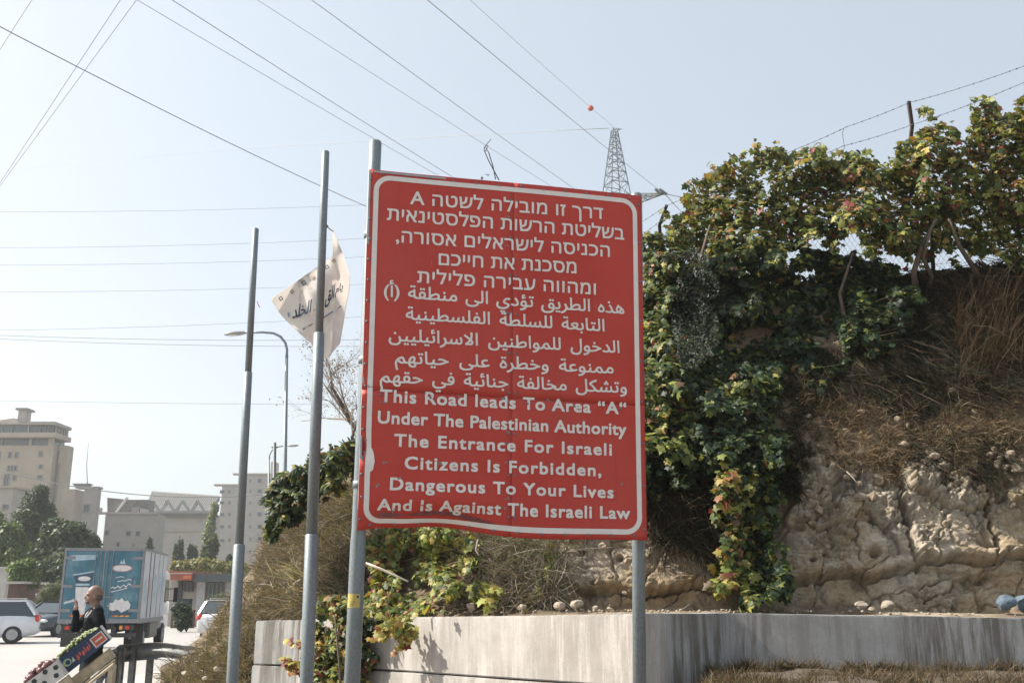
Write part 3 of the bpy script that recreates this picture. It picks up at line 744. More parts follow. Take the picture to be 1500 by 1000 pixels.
for q in (-.006, -.018, -.028): on_post(t1, b1, stz + q, .0470, 235, 285 - abs(q) * 900, .0035, 4).build('sticker_print', M['black'], sign, wc=True)
# ------------------------------------------------------------------ foliage
RS = np.random.RandomState(7)
def star(n_out, r):             # grape leaf outline, tip towards +Y, petiole at origin
    return r
VINE = np.array([(0, 0, 0), (.30, -.12, .02), (.52, .10, -.06), (.36, .26, .0), (.58, .52, -.08), (.26, .60, .0), (0, 1.0, -.10), (-.26, .60, .0), (-.58, .52, -.08), (-.36, .26, .0), (-.52, .10, -.06), (-.30, -.12, .02)], float)
VC = np.array([(0, .32, .07)])
VINE_V = np.r_[VC, VINE]; VINE_F = [(0, 1 + i, 1 + (i + 1) % 12) for i in range(12)]
OVAL_V = np.array([(0, 0, 0), (.26, .35, -.05), (.18, .75, -.06), (0, 1, -.05), (-.18, .75, -.06), (-.26, .35, -.05), (0, .5, .04)], float)
OVAL_F = [(6, 0, 1), (6, 1, 2), (6, 2, 3), (6, 3, 4), (6, 4, 5), (6, 5, 0)]
NEED_V = np.array([(-.09, 0, 0), (.09, 0, 0), (.06, .6, .03), (0, 1, 0), (-.06, .6, .03)], float); NEED_F = [(0, 1, 2), (0, 2, 4), (4, 2, 3)]
DIA_V = np.array([(0, 0, 0), (.34, .5, -.06), (0, 1, 0), (-.34, .5, -.06)], float); DIA_F = [(0, 1, 2), (0, 2, 3)]
TEMPL = {'vine': (VINE_V, VINE_F), 'oval': (OVAL_V, OVAL_F), 'needle': (NEED_V, NEED_F), 'diamond': (DIA_V, DIA_F)}
def frames(n, nrm, droop, spread, rs):
    """random leaf frames: y axis (tip) mostly down and out, z axis about nrm"""
    z = nrm + rs.normal(0, spread, (n, 3)); z /= np.linalg.norm(z, axis=1, keepdims=True)
    y = np.array([0, 0, -1.0]) * droop + rs.normal(0, .55, (n, 3)); y -= z * (y * z).sum(1, keepdims=True); y /= np.linalg.norm(y, axis=1, keepdims=True) + 1e-9
    x = np.cross(y, z); return np.stack([x, y, z], 1)          # rows = axes
def pick_cols(n, pal, wts, rs, var=.2):
    pal = np.array([p[:3] for p in pal]); i = rs.choice(len(pal), n, p=np.array(wts) / sum(wts)); c = pal[i] * rs.uniform(1 - var, 1 + var, (n, 1)) * rs.uniform(.92, 1.08, (n, 3))
    return c
def leaves_mesh(name, pos, R, size, col, kind, mat):
    T, F = TEMPL[kind]; n = len(pos); k = len(T); F = np.array(F)
    V = np.einsum('kj,njc->nkc', T, R) * size[:, None, None] + pos[:, None, :]
    me = bpy.data.meshes.new(name); me.vertices.add(n * k); me.vertices.foreach_set('co', V.reshape(-1).astype(np.float32))
    idx = (F[None] + (np.arange(n) * k)[:, None, None]).reshape(-1).astype(np.int32)
    me.loops.add(len(idx)); me.loops.foreach_set('vertex_index', idx); nf = len(idx) // 3
    me.polygons.add(nf); me.polygons.foreach_set('loop_start', (np.arange(nf) * 3).astype(np.int32)); me.update(calc_edges=True)
    a = me.attributes.new('leaf_colour', 'FLOAT_COLOR', 'POINT'); cc = np.ones((n, k, 4)); cc[..., :3] = col[:, None, :]
    a.data.foreach_set('color', cc.reshape(-1).astype(np.float32)); me.materials.append(mat); return me
G1, G2, G3, G4 = (.042, .064, .020), (.075, .105, .028), (.175, .195, .05), (.29, .29, .075)
YL, OR_, RD, BR_ = (.36, .28, .09), (.27, .13, .055), (.17, .045, .035), (.12, .075, .045)
DG, DG2 = (.018, .034, .018), (.030, .050, .024)
PAL_VINE = ([G1, G2, G3, G4, YL, OR_, RD, BR_], [24, 26, 24, 16, 6, 4, 3, 3])
PAL_RED = ([G1, G2, G3, G4, YL, OR_, RD, BR_], [18, 20, 18, 12, 10, 11, 8, 6])
PAL_BRIGHT = ([G1, G2, G3, G4, YL, RD], [12, 25, 32, 26, 5, 1])
PAL_DARK = ([DG, DG2, G1, G2], [35, 35, 22, 6])
PAL_PINE = ([(.035, .055, .032), (.05, .075, .04), (.07, .095, .05)], [4, 4, 2])
SUNA = np.array(SUNV)
def in_poly(x, y, poly):
    ins = np.zeros(len(x), bool); n = len(poly)
    for i in range(n):
        x1, y1 = poly[i]; x2, y2 = poly[(i + 1) % n]
        c = ((y1 > y) != (y2 > y)) & (x < (x2 - x1) * (y - y1) / (y2 - y1 + 1e-12) + x1); ins ^= c
    return ins
def sample_poly(poly, n, rs, rag=8, thr=-.35, seed=0, cs=34., holes=()):
    """points spread through a ragged region: clumpy, with gaps"""
    P_ = np.array(poly, float); x0, y0 = P_.min(0) - rag; x1, y1 = P_.max(0) + rag; X = []; Y = []; tot = 0
    while tot < n:
        x = rs.uniform(x0, x1, n * 3); y = rs.uniform(y0, y1, n * 3)
        qx = x + rag * 1.6 * fbm(x / 26., y / 26., 0, 3, seed + 5); qy = y + rag * 1.6 * fbm(x / 26., y / 26., 9.5, 3, seed + 6)
        m = in_poly(qx, qy, poly)
        for (hx, hy, hw, hh) in holes: m &= ((qx - hx) / hw) ** 2 + ((qy - hy) / hh) ** 2 > 1
        dens = fbm(x / cs, y / cs, 0, 4, seed); m &= dens + rs.uniform(-.25, .25, len(x)) > thr
        X.append(x[m]); Y.append(y[m]); tot += m.sum()
    return np.concatenate(X)[:n], np.concatenate(Y)[:n]
def curtain(name, label, cat, poly, n, size, pal, depth, kind='vine', thick=.45, bulge=.35, n_parts=0, seed=0, thr=-.35, cs=34., rag=8, holes=(), mat='leaf', droop=1.0, spread=.55, group=None, stems=(), shoots=(), palf=None, root=None, cut=None):
    """climbing plant hanging as a curtain of real leaves on the slope / fence. depth(px, py) -> Y of what it hangs on"""
    rs = np.random.RandomState(seed + 100)
    x, y = sample_poly(poly, n, rs, rag, thr, seed, cs, holes)
    for sh in shoots:                                       # thin shoots breaking the outline
        L_ = len(sh); k_ = max(6, int(sum(math.dist(sh[i], sh[i + 1]) for i in range(L_ - 1)) / 2.6)); tt = rs.uniform(0, L_ - 1, k_); sp_ = 1.2 + 4.5 * (1 - tt / (L_ - 1))
        x = np.r_[x, np.interp(tt, range(L_), [p[0] for p in sh]) + rs.normal(0, 1, k_) * sp_]; y = np.r_[y, np.interp(tt, range(L_), [p[1] for p in sh]) + rs.normal(0, 1, k_) * sp_]
    n = len(x)
    Yb = depth(x, y)
    b = bulge * (fbm(x / 55., y / 55., 0, 4, seed + 1) * .8 + fbm(x / 18., y / 18., 0, 3, seed + 2) * .35 + .45)
    Yd = Yb - np.clip(b, -.05, 2) - np.abs(rs.normal(0, 1, n)) * 0 - rs.uniform(-1, .12, n) * 0 + rs.uniform(0, 1, n) ** 1.6 * thick - .05
    pos = at_arr(x, y, Yd)
    gxn = (fbm((x + 3) / 55., y / 55., 0, 4, seed + 1) - fbm((x - 3) / 55., y / 55., 0, 4, seed + 1)) * 1.2
    gyn = (fbm(x / 55., (y + 3) / 55., 0, 4, seed + 1) - fbm(x / 55., (y - 3) / 55., 0, 4, seed + 1)) * 1.2
    nrm = np.stack([-gxn * 2.2, -np.ones(n) * .75, gyn * 2.2 + .75], 1)
    R = frames(n, nrm, droop, spread, rs); sz = size * rs.uniform(.4, 1.3, n)
    col = pick_cols(n, *pal, rs)
    if palf is not None:
        w = palf(x, y); alt = pick_cols(n, *w[0], rs); m = rs.uniform(0, 1, n) < w[1]; col[m] = alt[m]
    if root is None: root = thing(name, label, cat, tuple(at(float(np.mean(x)), float(np.max(y)), float(np.median(Yb)))), 0, group)
    # the nearest, largest leaves one by one
    app = sz / Yd; order = np.argsort(-app + (Yd - Yb) * .0); front = order[:n_parts]; rest = order[n_parts:]
    if n_parts:
        shared = {}
        q = np.round(np.argmin(((col[front][:, None, :] - np.array(pal[0])[None]) ** 2).sum(-1), 1)).astype(int)
        for i, ci in zip(front, q):
            if ci not in shared:
                shared[ci] = leaves_mesh('leaf', np.zeros((1, 3)), np.eye(3)[None], np.ones(1), np.array([pal[0][ci]]), kind, M[mat])
            o = bpy.data.objects.new('leaf', shared[ci]); C.objects.link(o); o.parent = root; reg(root, o)
            mt = Matrix(R[i].T.tolist()).to_4x4() @ Matrix.Scale(float(sz[i]), 4); mt.translation = Vector(pos[i]) - root.location
            o.matrix_local = mt
    me = leaves_mesh('foliage', pos[rest] - np.array(root.location), R[rest], sz[rest], col[rest], kind, M[mat])
    o = link_mesh('foliage', me, root); o['kind'] = 'stuff'; reg(root, o)
    if len(stems):
        m = MB()
        for st_ in stems:
            pts = [at(px, py, dY) for px, py, dY in st_[0]]; r = st_[1]
            m.tube([p - root.location for p in pts], [r * (1 - .6 * i / (len(pts) - 1)) for i in range(len(pts))], 6)
        m.build('stem', M['bark'], root)
    return root

FY = 12.75                                                     # depth of the fence line on the crest
def fence_depth(x, y): return np.where(x < 1100, 13.0 + (1100 - x) * .004, 12.9 - (x - 1100) * .0003)
def hang_depth(x, y):
    s = surf_arr(x, y); return np.minimum(s, 13.0)
# vine along the fence top
curtain('grape_vine', 'long grape vine with green, yellow and red leaves climbing over the fence', 'vine',
  [(948, 395), (975, 352), (1000, 300), (1020, 272), (1052, 242), (1085, 244), (1105, 214), (1125, 232), (1160, 222), (1190, 214), (1215, 226), (1250, 226), (1275, 238), (1310, 226), (1335, 214), (1362, 168), (1378, 190), (1392, 214), (1420, 196), (1436, 150), (1450, 148), (1462, 178), (1482, 160), (1500, 128), (1530, 120), (1700, 90), (1760, 250), (1700, 330), (1560, 345), (1500, 352), (1500, 382), (1460, 378), (1425, 358), (1385, 382), (1350, 378), (1310, 362), (1290, 376), (1235, 352), (1160, 365), (1080, 372), (1010, 390), (985, 430), (950, 450)],
  24000, .088, PAL_VINE, fence_depth, thick=.55, bulge=.45, n_parts=260, seed=1, thr=-.95, cs=40., rag=12, shoots=[[(1040, 262), (1046, 246), (1040, 236)], [(1062, 250), (1068, 236), (1080, 228)], [(1108, 232), (1112, 214), (1106, 205)], [(1130, 238), (1140, 224), (1136, 214)], [(1180, 232), (1192, 216), (1200, 210)], [(1225, 236), (1232, 220)], [(1262, 244), (1272, 228), (1268, 218)], [(1300, 240), (1318, 222), (1322, 208)], [(1355, 210), (1362, 190), (1370, 178), (1364, 168)], [(1376, 200), (1384, 184)], [(1436, 190), (1448, 168), (1436, 158), (1450, 150)], [(1480, 178), (1492, 160), (1500, 145)], [(1020, 285), (1012, 268), (1022, 258)], [(990, 330), (978, 318), (972, 304)],
   [(1330, 350), (1332, 372), (1326, 392)], [(1356, 360), (1352, 382), (1362, 402), (1356, 412)], [(1470, 355), (1478, 372), (1472, 384)], [(1440, 352), (1452, 366)], [(1400, 350), (1394, 364), (1404, 374)], [(1290, 350), (1298, 372), (1290, 388)], [(1500, 350), (1496, 380), (1508, 396)]],
  palf=lambda x, y: (PAL_RED, .1 + .6 * (fbm(x / 70., y / 50., 0, 3, 77) > .25)),
  holes=[(1153, 388, 10, 12), (1262, 362, 20, 8), (1225, 352, 10, 6), (1405, 330, 14, 5)],
  stems=[([(1345, 440, 12.7), (1338, 400, 12.5), (1350, 360, 12.4), (1372, 320, 12.3)], .05), ([(1440, 420, 12.7), (1425, 390, 12.5), (1405, 360, 12.4), (1390, 320, 12.3)], .045), ([(1355, 440, 12.7), (1365, 405, 12.6), (1352, 378, 12.4), (1362, 340, 12.3)], .04),
         ([(1000, 560, 12.2), (1010, 480, 12.5), (1020, 400, 12.8), (1040, 330, 12.9)], .04), ([(1240, 480, 12.3), (1230, 430, 12.6), (1250, 370, 12.5)], .035)])
# dark curtain of leaves below it
curtain('climbing_vine', 'dark green curtain of vine leaves hanging down the bank right of the sign', 'vine',
  [(945, 430), (1000, 400), (1080, 365), (1160, 360), (1210, 352), (1240, 372), (1290, 392), (1345, 402), (1350, 440), (1325, 480), (1295, 530), (1240, 545), (1200, 575), (1165, 600), (1140, 640), (1150, 640), (1095, 720), (1000, 720), (945, 735), (860, 700), (820, 600), (840, 500), (900, 440)],
  43000, .080, PAL_DARK, hang_depth, thick=.35, bulge=.55, n_parts=0, seed=2, thr=-1.05, cs=45., rag=10, palf=lambda x, y: (PAL_VINE, .12 + .12 * (y < 430)),
  holes=[(1153, 388, 11, 13), (1175, 402, 6, 6)])
curtain('hanging_vine', 'bright yellow green vine strand hanging down the rock to the wall top', 'vine',
  [(1000, 575), (1040, 565), (1075, 560), (1120, 545), (1140, 570), (1128, 620), (1125, 660), (1135, 700), (1140, 760), (1150, 820), (1150, 870), (1110, 882), (1052, 872), (1050, 850), (1068, 790), (1060, 740), (1052, 700), (1060, 650), (1030, 650), (985, 690), (955, 640), (960, 600)],
  6400, .080, PAL_BRIGHT, lambda x, y: hang_depth(x, y) - .25, thick=.3, bulge=.4, seed=3, thr=-.7, cs=30., rag=9, n_parts=60, palf=lambda x, y: ((PAL_DARK if True else 0), .25 + .45 * (x > 1110)),
  stems=[([(1085, 560, 11.3), (1078, 640, 10.7), (1090, 720, 10.4), (1085, 800, 10.2), (1080, 870, 10.1)], .02)])
curtain('hanging_vine', 'red and green vine strand trailing low on the rock beside the bright strand', 'vine',
  [(1045, 690), (1075, 690), (1075, 760), (1085, 830), (1070, 862), (1048, 858), (1060, 800), (1046, 745)],
  420, .085, PAL_RED, lambda x, y: hang_depth(x, y) - .62, thick=.2, bulge=.2, seed=33, thr=-.6, cs=20., rag=5)
curtain('climbing_vine', 'sunlit yellow green vine leaves right beside the upper edge of the sign', 'vine',
  [(940, 350), (962, 345), (985, 322), (1010, 330), (1000, 380), (975, 470), (1000, 520), (990, 600), (965, 640), (945, 650), (935, 500)],
  3000, .085, PAL_VINE, lambda x, y: hang_depth(x, y) - .5, thick=.4, bulge=.25, seed=4, thr=-.6, cs=24., rag=7, palf=lambda x, y: (PAL_DARK, .35 + 0 * x))
# fine-leaved grey green shrub growing through the vine
curtain('ivy_shrub', 'fine leaved grey green shrub rounded against the fence just right of the sign top', 'shrub',
  [(975, 470), (985, 400), (1003, 368), (1020, 352), (1040, 372), (1052, 420), (1050, 480), (1040, 530), (1000, 540), (975, 520)],
  4500, .035, ([(.05, .06, .045), (.08, .09, .065), (.035, .045, .035)], [3, 2, 3]), lambda x, y: np.minimum(hang_depth(x, y), 12.6) - .45, kind='diamond', thick=.5, bulge=.35, seed=5, thr=-.9, cs=30., rag=6)
# lower vine under the sign
curtain('low_vine', 'yellow green grape vine bush spilling over the wall top beneath the sign', 'vine',
  [(535, 790), (560, 770), (600, 765), (640, 770), (690, 780), (705, 800), (690, 840), (700, 860), (690, 880), (640, 900), (600, 902), (575, 910), (545, 905), (535, 860)],
  4200, .074, PAL_BRIGHT, lambda x, y: hang_depth(x, y) - .45, thick=.6, bulge=.4, seed=6, thr=-.35, cs=26., rag=9, n_parts=100, holes=[(612, 862, 18, 20)], palf=lambda x, y: (PAL_RED, .18 + .3 * (x < 600)))
curtain('low_vine', 'small yellow vine sprig with three large leaves beside the dry twigs under the sign', 'vine',
  [(700, 868), (722, 852), (735, 868), (728, 890), (712, 893)], 60, .095, ([G3, G4, YL], [2, 3, 3]), lambda x, y: hang_depth(x, y) - .5, thick=.2, bulge=.1, seed=61, thr=-1, cs=26., rag=3)
curtain('low_vine', 'thin green creeper strand climbing the rock below the middle of the sign', 'vine',
  [(800, 800), (812, 800), (806, 840), (790, 880), (770, 896), (778, 870), (795, 830)], 210, .065, PAL_BRIGHT, lambda x, y: hang_depth(x, y) - .2, thick=.15, bulge=.1, seed=62, thr=-1, cs=26., rag=3)
# vine between the posts, in front of the wall
def front_d(x, y): return 11.2 + (540 - x) * .004 + 0 * y
curtain('front_vine', 'yellow and red leaved vine growing between the left sign post and the tall poles', 'vine',
  [(455, 905), (470, 880), (500, 878), (530, 885), (545, 910), (545, 960), (540, 1010), (455, 1010), (440, 970), (446, 930)],
  2300, .078, ([G1, G2, G3, G4, YL, OR_, RD], [14, 16, 20, 14, 12, 8, 6]), front_d, thick=.6, bulge=.3, seed=8, thr=-.45, cs=24., rag=9, n_parts=70, palf=lambda x, y: (PAL_DARK, .25 + .5 * (x > 530)),
  stems=[([(500, 1060, 10.9), (498, 980, 10.9), (490, 900, 10.9)], .02)])
curtain('front_vine', 'thin orange leaved shoot reaching left across the concrete block', 'vine',
  [(415, 962), (432, 965), (446, 975), (450, 990), (432, 984), (418, 975)], 60, .075, ([YL, OR_, RD, G4], [3, 4, 2, 2]), lambda x, y: front_d(x, y) - .1, thick=.2, bulge=.1, seed=81, thr=-1, rag=3)
curtain('front_vine', 'thin upper shoot with few orange leaves left of the vine between the posts', 'vine',
  [(420, 934), (436, 936), (452, 944), (448, 952), (430, 945)], 34, .07, ([YL, OR_, RD, G4], [3, 4, 2, 2]), lambda x, y: front_d(x, y) - .1, thick=.2, bulge=.1, seed=82, thr=-1, rag=3)
curtain('front_vine', 'pale yellow vine shoot hanging over the sunlit wall just right of the left sign post', 'vine',
  [(545, 925), (565, 908), (590, 898), (612, 903), (606, 925), (590, 945), (578, 950), (580, 930), (560, 938), (546, 945)],
  210, .075, ([G3, G4, YL, OR_, RD], [4, 6, 7, 2, 1]), lambda x, y: 10.55 + 0 * x, thick=.25, bulge=.1, seed=83, thr=-.8, rag=4,
  stems=[([(600, 895, 10.6), (575, 912, 10.5), (550, 930, 10.5)], .008), ([(600, 900, 10.6), (598, 925, 10.5), (584, 948, 10.5)], .008)])
# ivy on the far crest, left of the sign
curtain('ivy_shrub', 'dark green ivy mass on the crest between the two tall poles and the sign', 'shrub',
  [(392, 730), (405, 705), (420, 690), (445, 688), (470, 668), (500, 650), (530, 642), (530, 665), (500, 690), (480, 715), (465, 735), (440, 745), (415, 765), (400, 790), (385, 780)],
  7800, .10, PAL_DARK, lambda x, y: hang_depth(x, y) - .4, thick=.9, bulge=.5, seed=9, thr=-.95, cs=22., rag=8, palf=lambda x, y: (PAL_VINE, .25 + .3 * (x > 475)), kind='oval')
curtain('ivy_shrub', 'sparse yellowing creeper trailing on the dry slope behind the second pole', 'shrub',
  [(470, 690), (530, 665), (530, 700), (500, 715), (470, 740)], 500, .085, PAL_RED, lambda x, y: hang_depth(x, y) - .3, thick=.5, bulge=.3, seed=91, thr=0, cs=18., rag=5)

# ---- dry grass and straw
def grass(name, poly, n, length, pal, depth, kind='stuff', lean=(0, 0, 1), jitter=.5, seed=0, thr=-.4, cs=24., w=.006, rag=6, hang=False, segs=3, obj_name=None, label=None, cat=None, off=.02):
    rs = np.random.RandomState(seed + 500); x, y = sample_poly(poly, n, rs, rag, thr, seed, cs); Yb = depth(x, y) - off - rs.uniform(0, .06, n)
    base = at_arr(x, y, Yb); L = length * rs.uniform(.35, 1.2, n)
    tuft = np.stack([fbm(x / 14., y / 14., 0, 2, seed + 3), -.25 + .5 * fbm(x / 14., y / 14., 5, 2, seed + 4), 0 * x], 1)
    d = np.array(lean)[None] + rs.normal(0, jitter, (n, 3)) + tuft * .4; d[:, 1] -= .25; d /= np.linalg.norm(d, axis=1, keepdims=True)
    curl = rs.normal(0, .6, (n, 3)); curl[:, 2] -= .5
    side = np.cross(d, rs.normal(0, 1, (n, 3))); side /= np.linalg.norm(side, axis=1, keepdims=True)
    k = segs + 1; V = np.zeros((n, k * 2 - 1, 3)); ww = w * rs.uniform(.6, 1.3, n)
    for s_ in range(k):
        t = s_ / segs; c = base + d * (L * t)[:, None] + curl * (L * t * t * .6)[:, None]
        if s_ < segs: V[:, 2 * s_] = c - side * (ww * (1 - t * .7))[:, None]; V[:, 2 * s_ + 1] = c + side * (ww * (1 - t * .7))[:, None]
        else: V[:, 2 * s_] = c
    F = []
    for s_ in range(segs - 1): a = 2 * s_; F += [(a, a + 1, a + 3), (a, a + 3, a + 2)]
    a = 2 * (segs - 1); F.append((a, a + 1, a + 2)); F = np.array(F)
    kk = k * 2 - 1; me = bpy.data.meshes.new(name); me.vertices.add(n * kk); me.vertices.foreach_set('co', V.reshape(-1).astype(np.float32))
    idx = (F[None] + (np.arange(n) * kk)[:, None, None]).reshape(-1).astype(np.int32); me.loops.add(len(idx)); me.loops.foreach_set('vertex_index', idx)
    nf = len(idx) // 3; me.polygons.add(nf); me.polygons.foreach_set('loop_start', (np.arange(nf) * 3).astype(np.int32)); me.update(calc_edges=True)
    col = pick_cols(n, *pal, rs, .3); A_ = me.attributes.new('leaf_colour', 'FLOAT_COLOR', 'POINT'); cc = np.ones((n, kk, 4)); cc[..., :3] = col[:, None]
    A_.data.foreach_set('color', cc.reshape(-1).astype(np.float32)); me.materials.append(M['straw'])
    o = link_mesh(name, me); tag(o, label, cat, None, kind); return o
STRAW = ([(.26, .19, .12), (.18, .125, .08), (.11, .08, .055), (.36, .29, .20), (.14, .12, .09)], [4, 4, 4, 1, 3])
BROWN = ([(.045, .034, .024), (.07, .052, .036), (.028, .026, .02), (.12, .095, .065), (.026, .036, .018)], [4, 3, 4, .7, 4])
GREY = ([(.22, .19, .16), (.30, .27, .22), (.15, .13, .11), (.10, .11, .05)], [4, 2, 4, 2])
grass('dry_grass', [(1160, 560), (1230, 540), (1330, 560), (1420, 548), (1510, 540), (1700, 520), (1700, 620), (1500, 650), (1440, 665), (1400, 690), (1340, 660), (1300, 700), (1240, 690), (1190, 660), (1150, 690)], 19000, .17, STRAW, hang_depth, lean=(.05, -.35, .15), jitter=.8, seed=1, label='straw coloured dry grass on the slope above the rock face', cat='grass', thr=-.25, w=.0035, cs=16.)
grass('dry_scrub', [(1135, 560), (1200, 540), (1210, 600), (1185, 680), (1170, 730), (1140, 720), (1140, 640)], 5200, .16, BROWN, hang_depth, lean=(0, -.3, .1), jitter=.8, seed=21, label='brown scrub between the vine curtain and the straw coloured slope', cat='scrub', thr=-.9, w=.0045)
grass('dry_grass', [(1300, 640), (1480, 620), (1500, 640), (1480, 690), (1400, 715), (1340, 700), (1300, 680)], 1800, .3, BROWN, hang_depth, lean=(.1, -.3, -.4), jitter=.4, seed=2, label='dark dry grass hanging over the upper edge of the rock', cat='grass', w=.0045, thr=-.1)
grass('dead_brush', [(1150, 545), (1235, 490), (1260, 440), (1300, 400), (1345, 392), (1420, 385), (1500, 366), (1700, 320), (1700, 560), (1560, 560), (1420, 575), (1330, 585), (1240, 560), (1180, 560)], 26000, .55, BROWN, hang_depth, lean=(.05, -.25, -.75), jitter=.32, seed=3, label='dark brown curtain of dead brush hanging below the fence at upper right', cat='brush', thr=-.9, w=.006, cs=50., segs=4)
grass('dead_brush', [(1395, 440), (1480, 440), (1500, 560), (1400, 560)], 700, .7, ([(.085, .055, .035), (.07, .05, .035), (.13, .10, .07)], [3, 3, 1]), lambda x, y: hang_depth(x, y) - .25, lean=(.05, -.15, .9), jitter=.14, seed=4, label='upright reddish dead stalks rising through the dark brush', cat='brush', thr=-.3, w=.0035)
grass('dry_twigs', [(640, 800), (690, 785), (830, 790), (850, 800), (820, 850), (800, 885), (740, 892), (680, 895), (660, 870)], 3600, .42, GREY, lambda x, y: hang_depth(x, y) - .1, lean=(-.1, -.35, .05), jitter=.7, seed=5, label='tangle of grey dry twigs under the sign beside the low vine', cat='brush', thr=-.5, w=.0045, segs=4)
grass('dry_twigs', [(950, 720), (1000, 710), (1070, 700), (1065, 780), (1060, 820), (1000, 790), (960, 800)], 2600, .38, BROWN, lambda x, y: hang_depth(x, y) - .08, lean=(.1, -.3, -.4), jitter=.6, seed=6, label='brown dry twigs hanging between the right sign post and the vine strand', cat='brush', thr=-.4, w=.0045, segs=4)
grass('dry_scrub', [(300, 940), (330, 890), (370, 840), (385, 790), (440, 745), (480, 720), (530, 700), (530, 905), (440, 905), (372, 912), (372, 1005), (232, 1015), (240, 985), (285, 958)], 30000, .30, ([(.22, .185, .145), (.16, .135, .105), (.10, .082, .065), (.32, .28, .23), (.075, .085, .045)], [4, 4, 4, 1.4, 2]), lambda x, y: surf_arr(x, y), lean=(0, -.25, .5), jitter=.6, seed=7, label='brown dry scrub covering the slope behind the two tall poles', cat='scrub', thr=-.6, w=.007, cs=20.)
grass('dry_scrub', [(270, 1010), (300, 965), (330, 905), (372, 890), (372, 1010)], 5500, .22, ([(.30, .24, .16), (.13, .14, .055), (.20, .155, .10), (.40, .34, .25)], [4, 3, 3, 1]), lambda x, y: surf_arr(x, y), lean=(-.1, -.2, .6), jitter=.5, seed=8, label='weeds and straw at the foot of the slope left of the nearer pole', cat='scrub', thr=-.3, w=.006, cs=16.)
grass('dry_scrub', [(395, 850), (430, 820), (470, 850), (440, 890), (400, 880)], 160, .28, ([(.42, .38, .31), (.36, .32, .25)], [1, 1]), lambda x, y: surf_arr(x, y) - .2, lean=(-.5, -.2, .5), jitter=.3, seed=9, label='pale seed plumes leaning left on the brown slope', cat='scrub', thr=-.5, w=.012, cs=16.)
def verge_d(x, y):   # intersect with the verge top, roughly the plane z = .97 near the wall
    d = np.stack([(x - 750) / FPX, CP - (500 - y) / FPX * SP, SP + (500 - y) / FPX * CP], -1); return np.clip((.96 - 1.6) / d[:, 2] * d[:, 1], 5.5, 9.0)
grass('dry_grass', [(1035, 985), (1090, 976), (1180, 979), (1300, 978), (1500, 982), (1560, 984), (1560, 1012), (1030, 1012)], 26000, .11, ([(.10, .075, .05), (.16, .12, .08), (.06, .05, .035), (.24, .19, .13), (.05, .055, .03)], [4, 4, 3, 1, 2]), verge_d, lean=(0, 0, .8), jitter=.5, seed=10, label='short dry grass along the foot of the shaded wall', cat='grass', thr=-.6, w=.003, cs=22., off=0)

grass('dry_scrub', [(530, 900), (530, 660), (700, 535), (820, 475), (950, 430), (950, 700), (860, 780), (700, 790), (640, 780), (560, 780)], 17000, .30, ([(.22, .185, .145), (.16, .135, .105), (.10, .082, .065), (.075, .085, .045)], [4, 4, 4, 2]), lambda x, y: surf_arr(x, y), lean=(0, -.25, .4), jitter=.6, seed=41, label='brown dry scrub on the slope hidden behind the big sign', cat='scrub', thr=-.7, w=.007, cs=26.)
# ---- bare tree behind the sign
def branchy(name, label, base, height, seed, spread=.5, r0=.07, leaf=None, levels=4):
    random.seed(seed); root = thing(name, label, 'tree', tuple(base)); tr = MB(); br = MB(); tips = []
    def grow(p, d, L, r, lv):
        pts = [p]; q = p.copy(); dd = d.copy()
        for i in range(4):
            dd = (dd + Vector([random.gauss(0, .16) for _ in range(3)])).normalized(); q = q + dd * L / 4; pts.append(q.copy())
        (tr if lv == 0 else br).tube(pts, [r * (1 - .45 * i / 4) for i in range(5)], 6 if lv < 2 else 3, cap=lv < 2)
        if lv >= levels: tips.extend(pts[2:]); return
        for k in range(random.randint(3, 4)):
            i = random.randint(1, 4); nd = (dd + Vector([random.gauss(0, spread) for _ in range(3)]) + Vector((0, 0, .12))).normalized()
            grow(pts[i], nd, L * random.uniform(.55, .78), r * .5, lv + 1)
    grow(Vector((0, 0, 0)), Vector((0, 0, 1)), height * .38, r0, 0)
    tr.build('trunk', M['bark'], root); br.build('branches', M['twig'], root)
    if leaf:
        rs = np.random.RandomState(seed); tp = np.array([tuple(t) for t in tips]); n = leaf[0]; pos = tp[rs.randint(0, len(tp), n)] + rs.normal(0, .06, (n, 3))
        me = leaves_mesh('foliage', pos, frames(n, np.tile([0, -.5, .6], (n, 1)), .6, .8, rs), leaf[1] * rs.uniform(.6, 1.2, n), pick_cols(n, *leaf[2], rs), 'oval', M['leaf'])
        o = link_mesh('foliage', me, root); o['kind'] = 'stuff'
    return root
branchy('bare_tree', 'thin sparse tree, nearly leafless, seen through the gap left of the sign', at(536, 668, 17.5), 3.6, 5, .6, .05, (520, .05, ([(.20, .13, .08), (.12, .10, .05), (.30, .18, .12)], [3, 3, 1])), 5)
branchy('bare_tree', 'lower sparse thorny bush at the foot of the thin bare tree', at(515, 662, 17.0), 1.6, 9, .7, .03, (260, .045, ([(.20, .13, .08), (.12, .12, .05)], [3, 3])), 4)
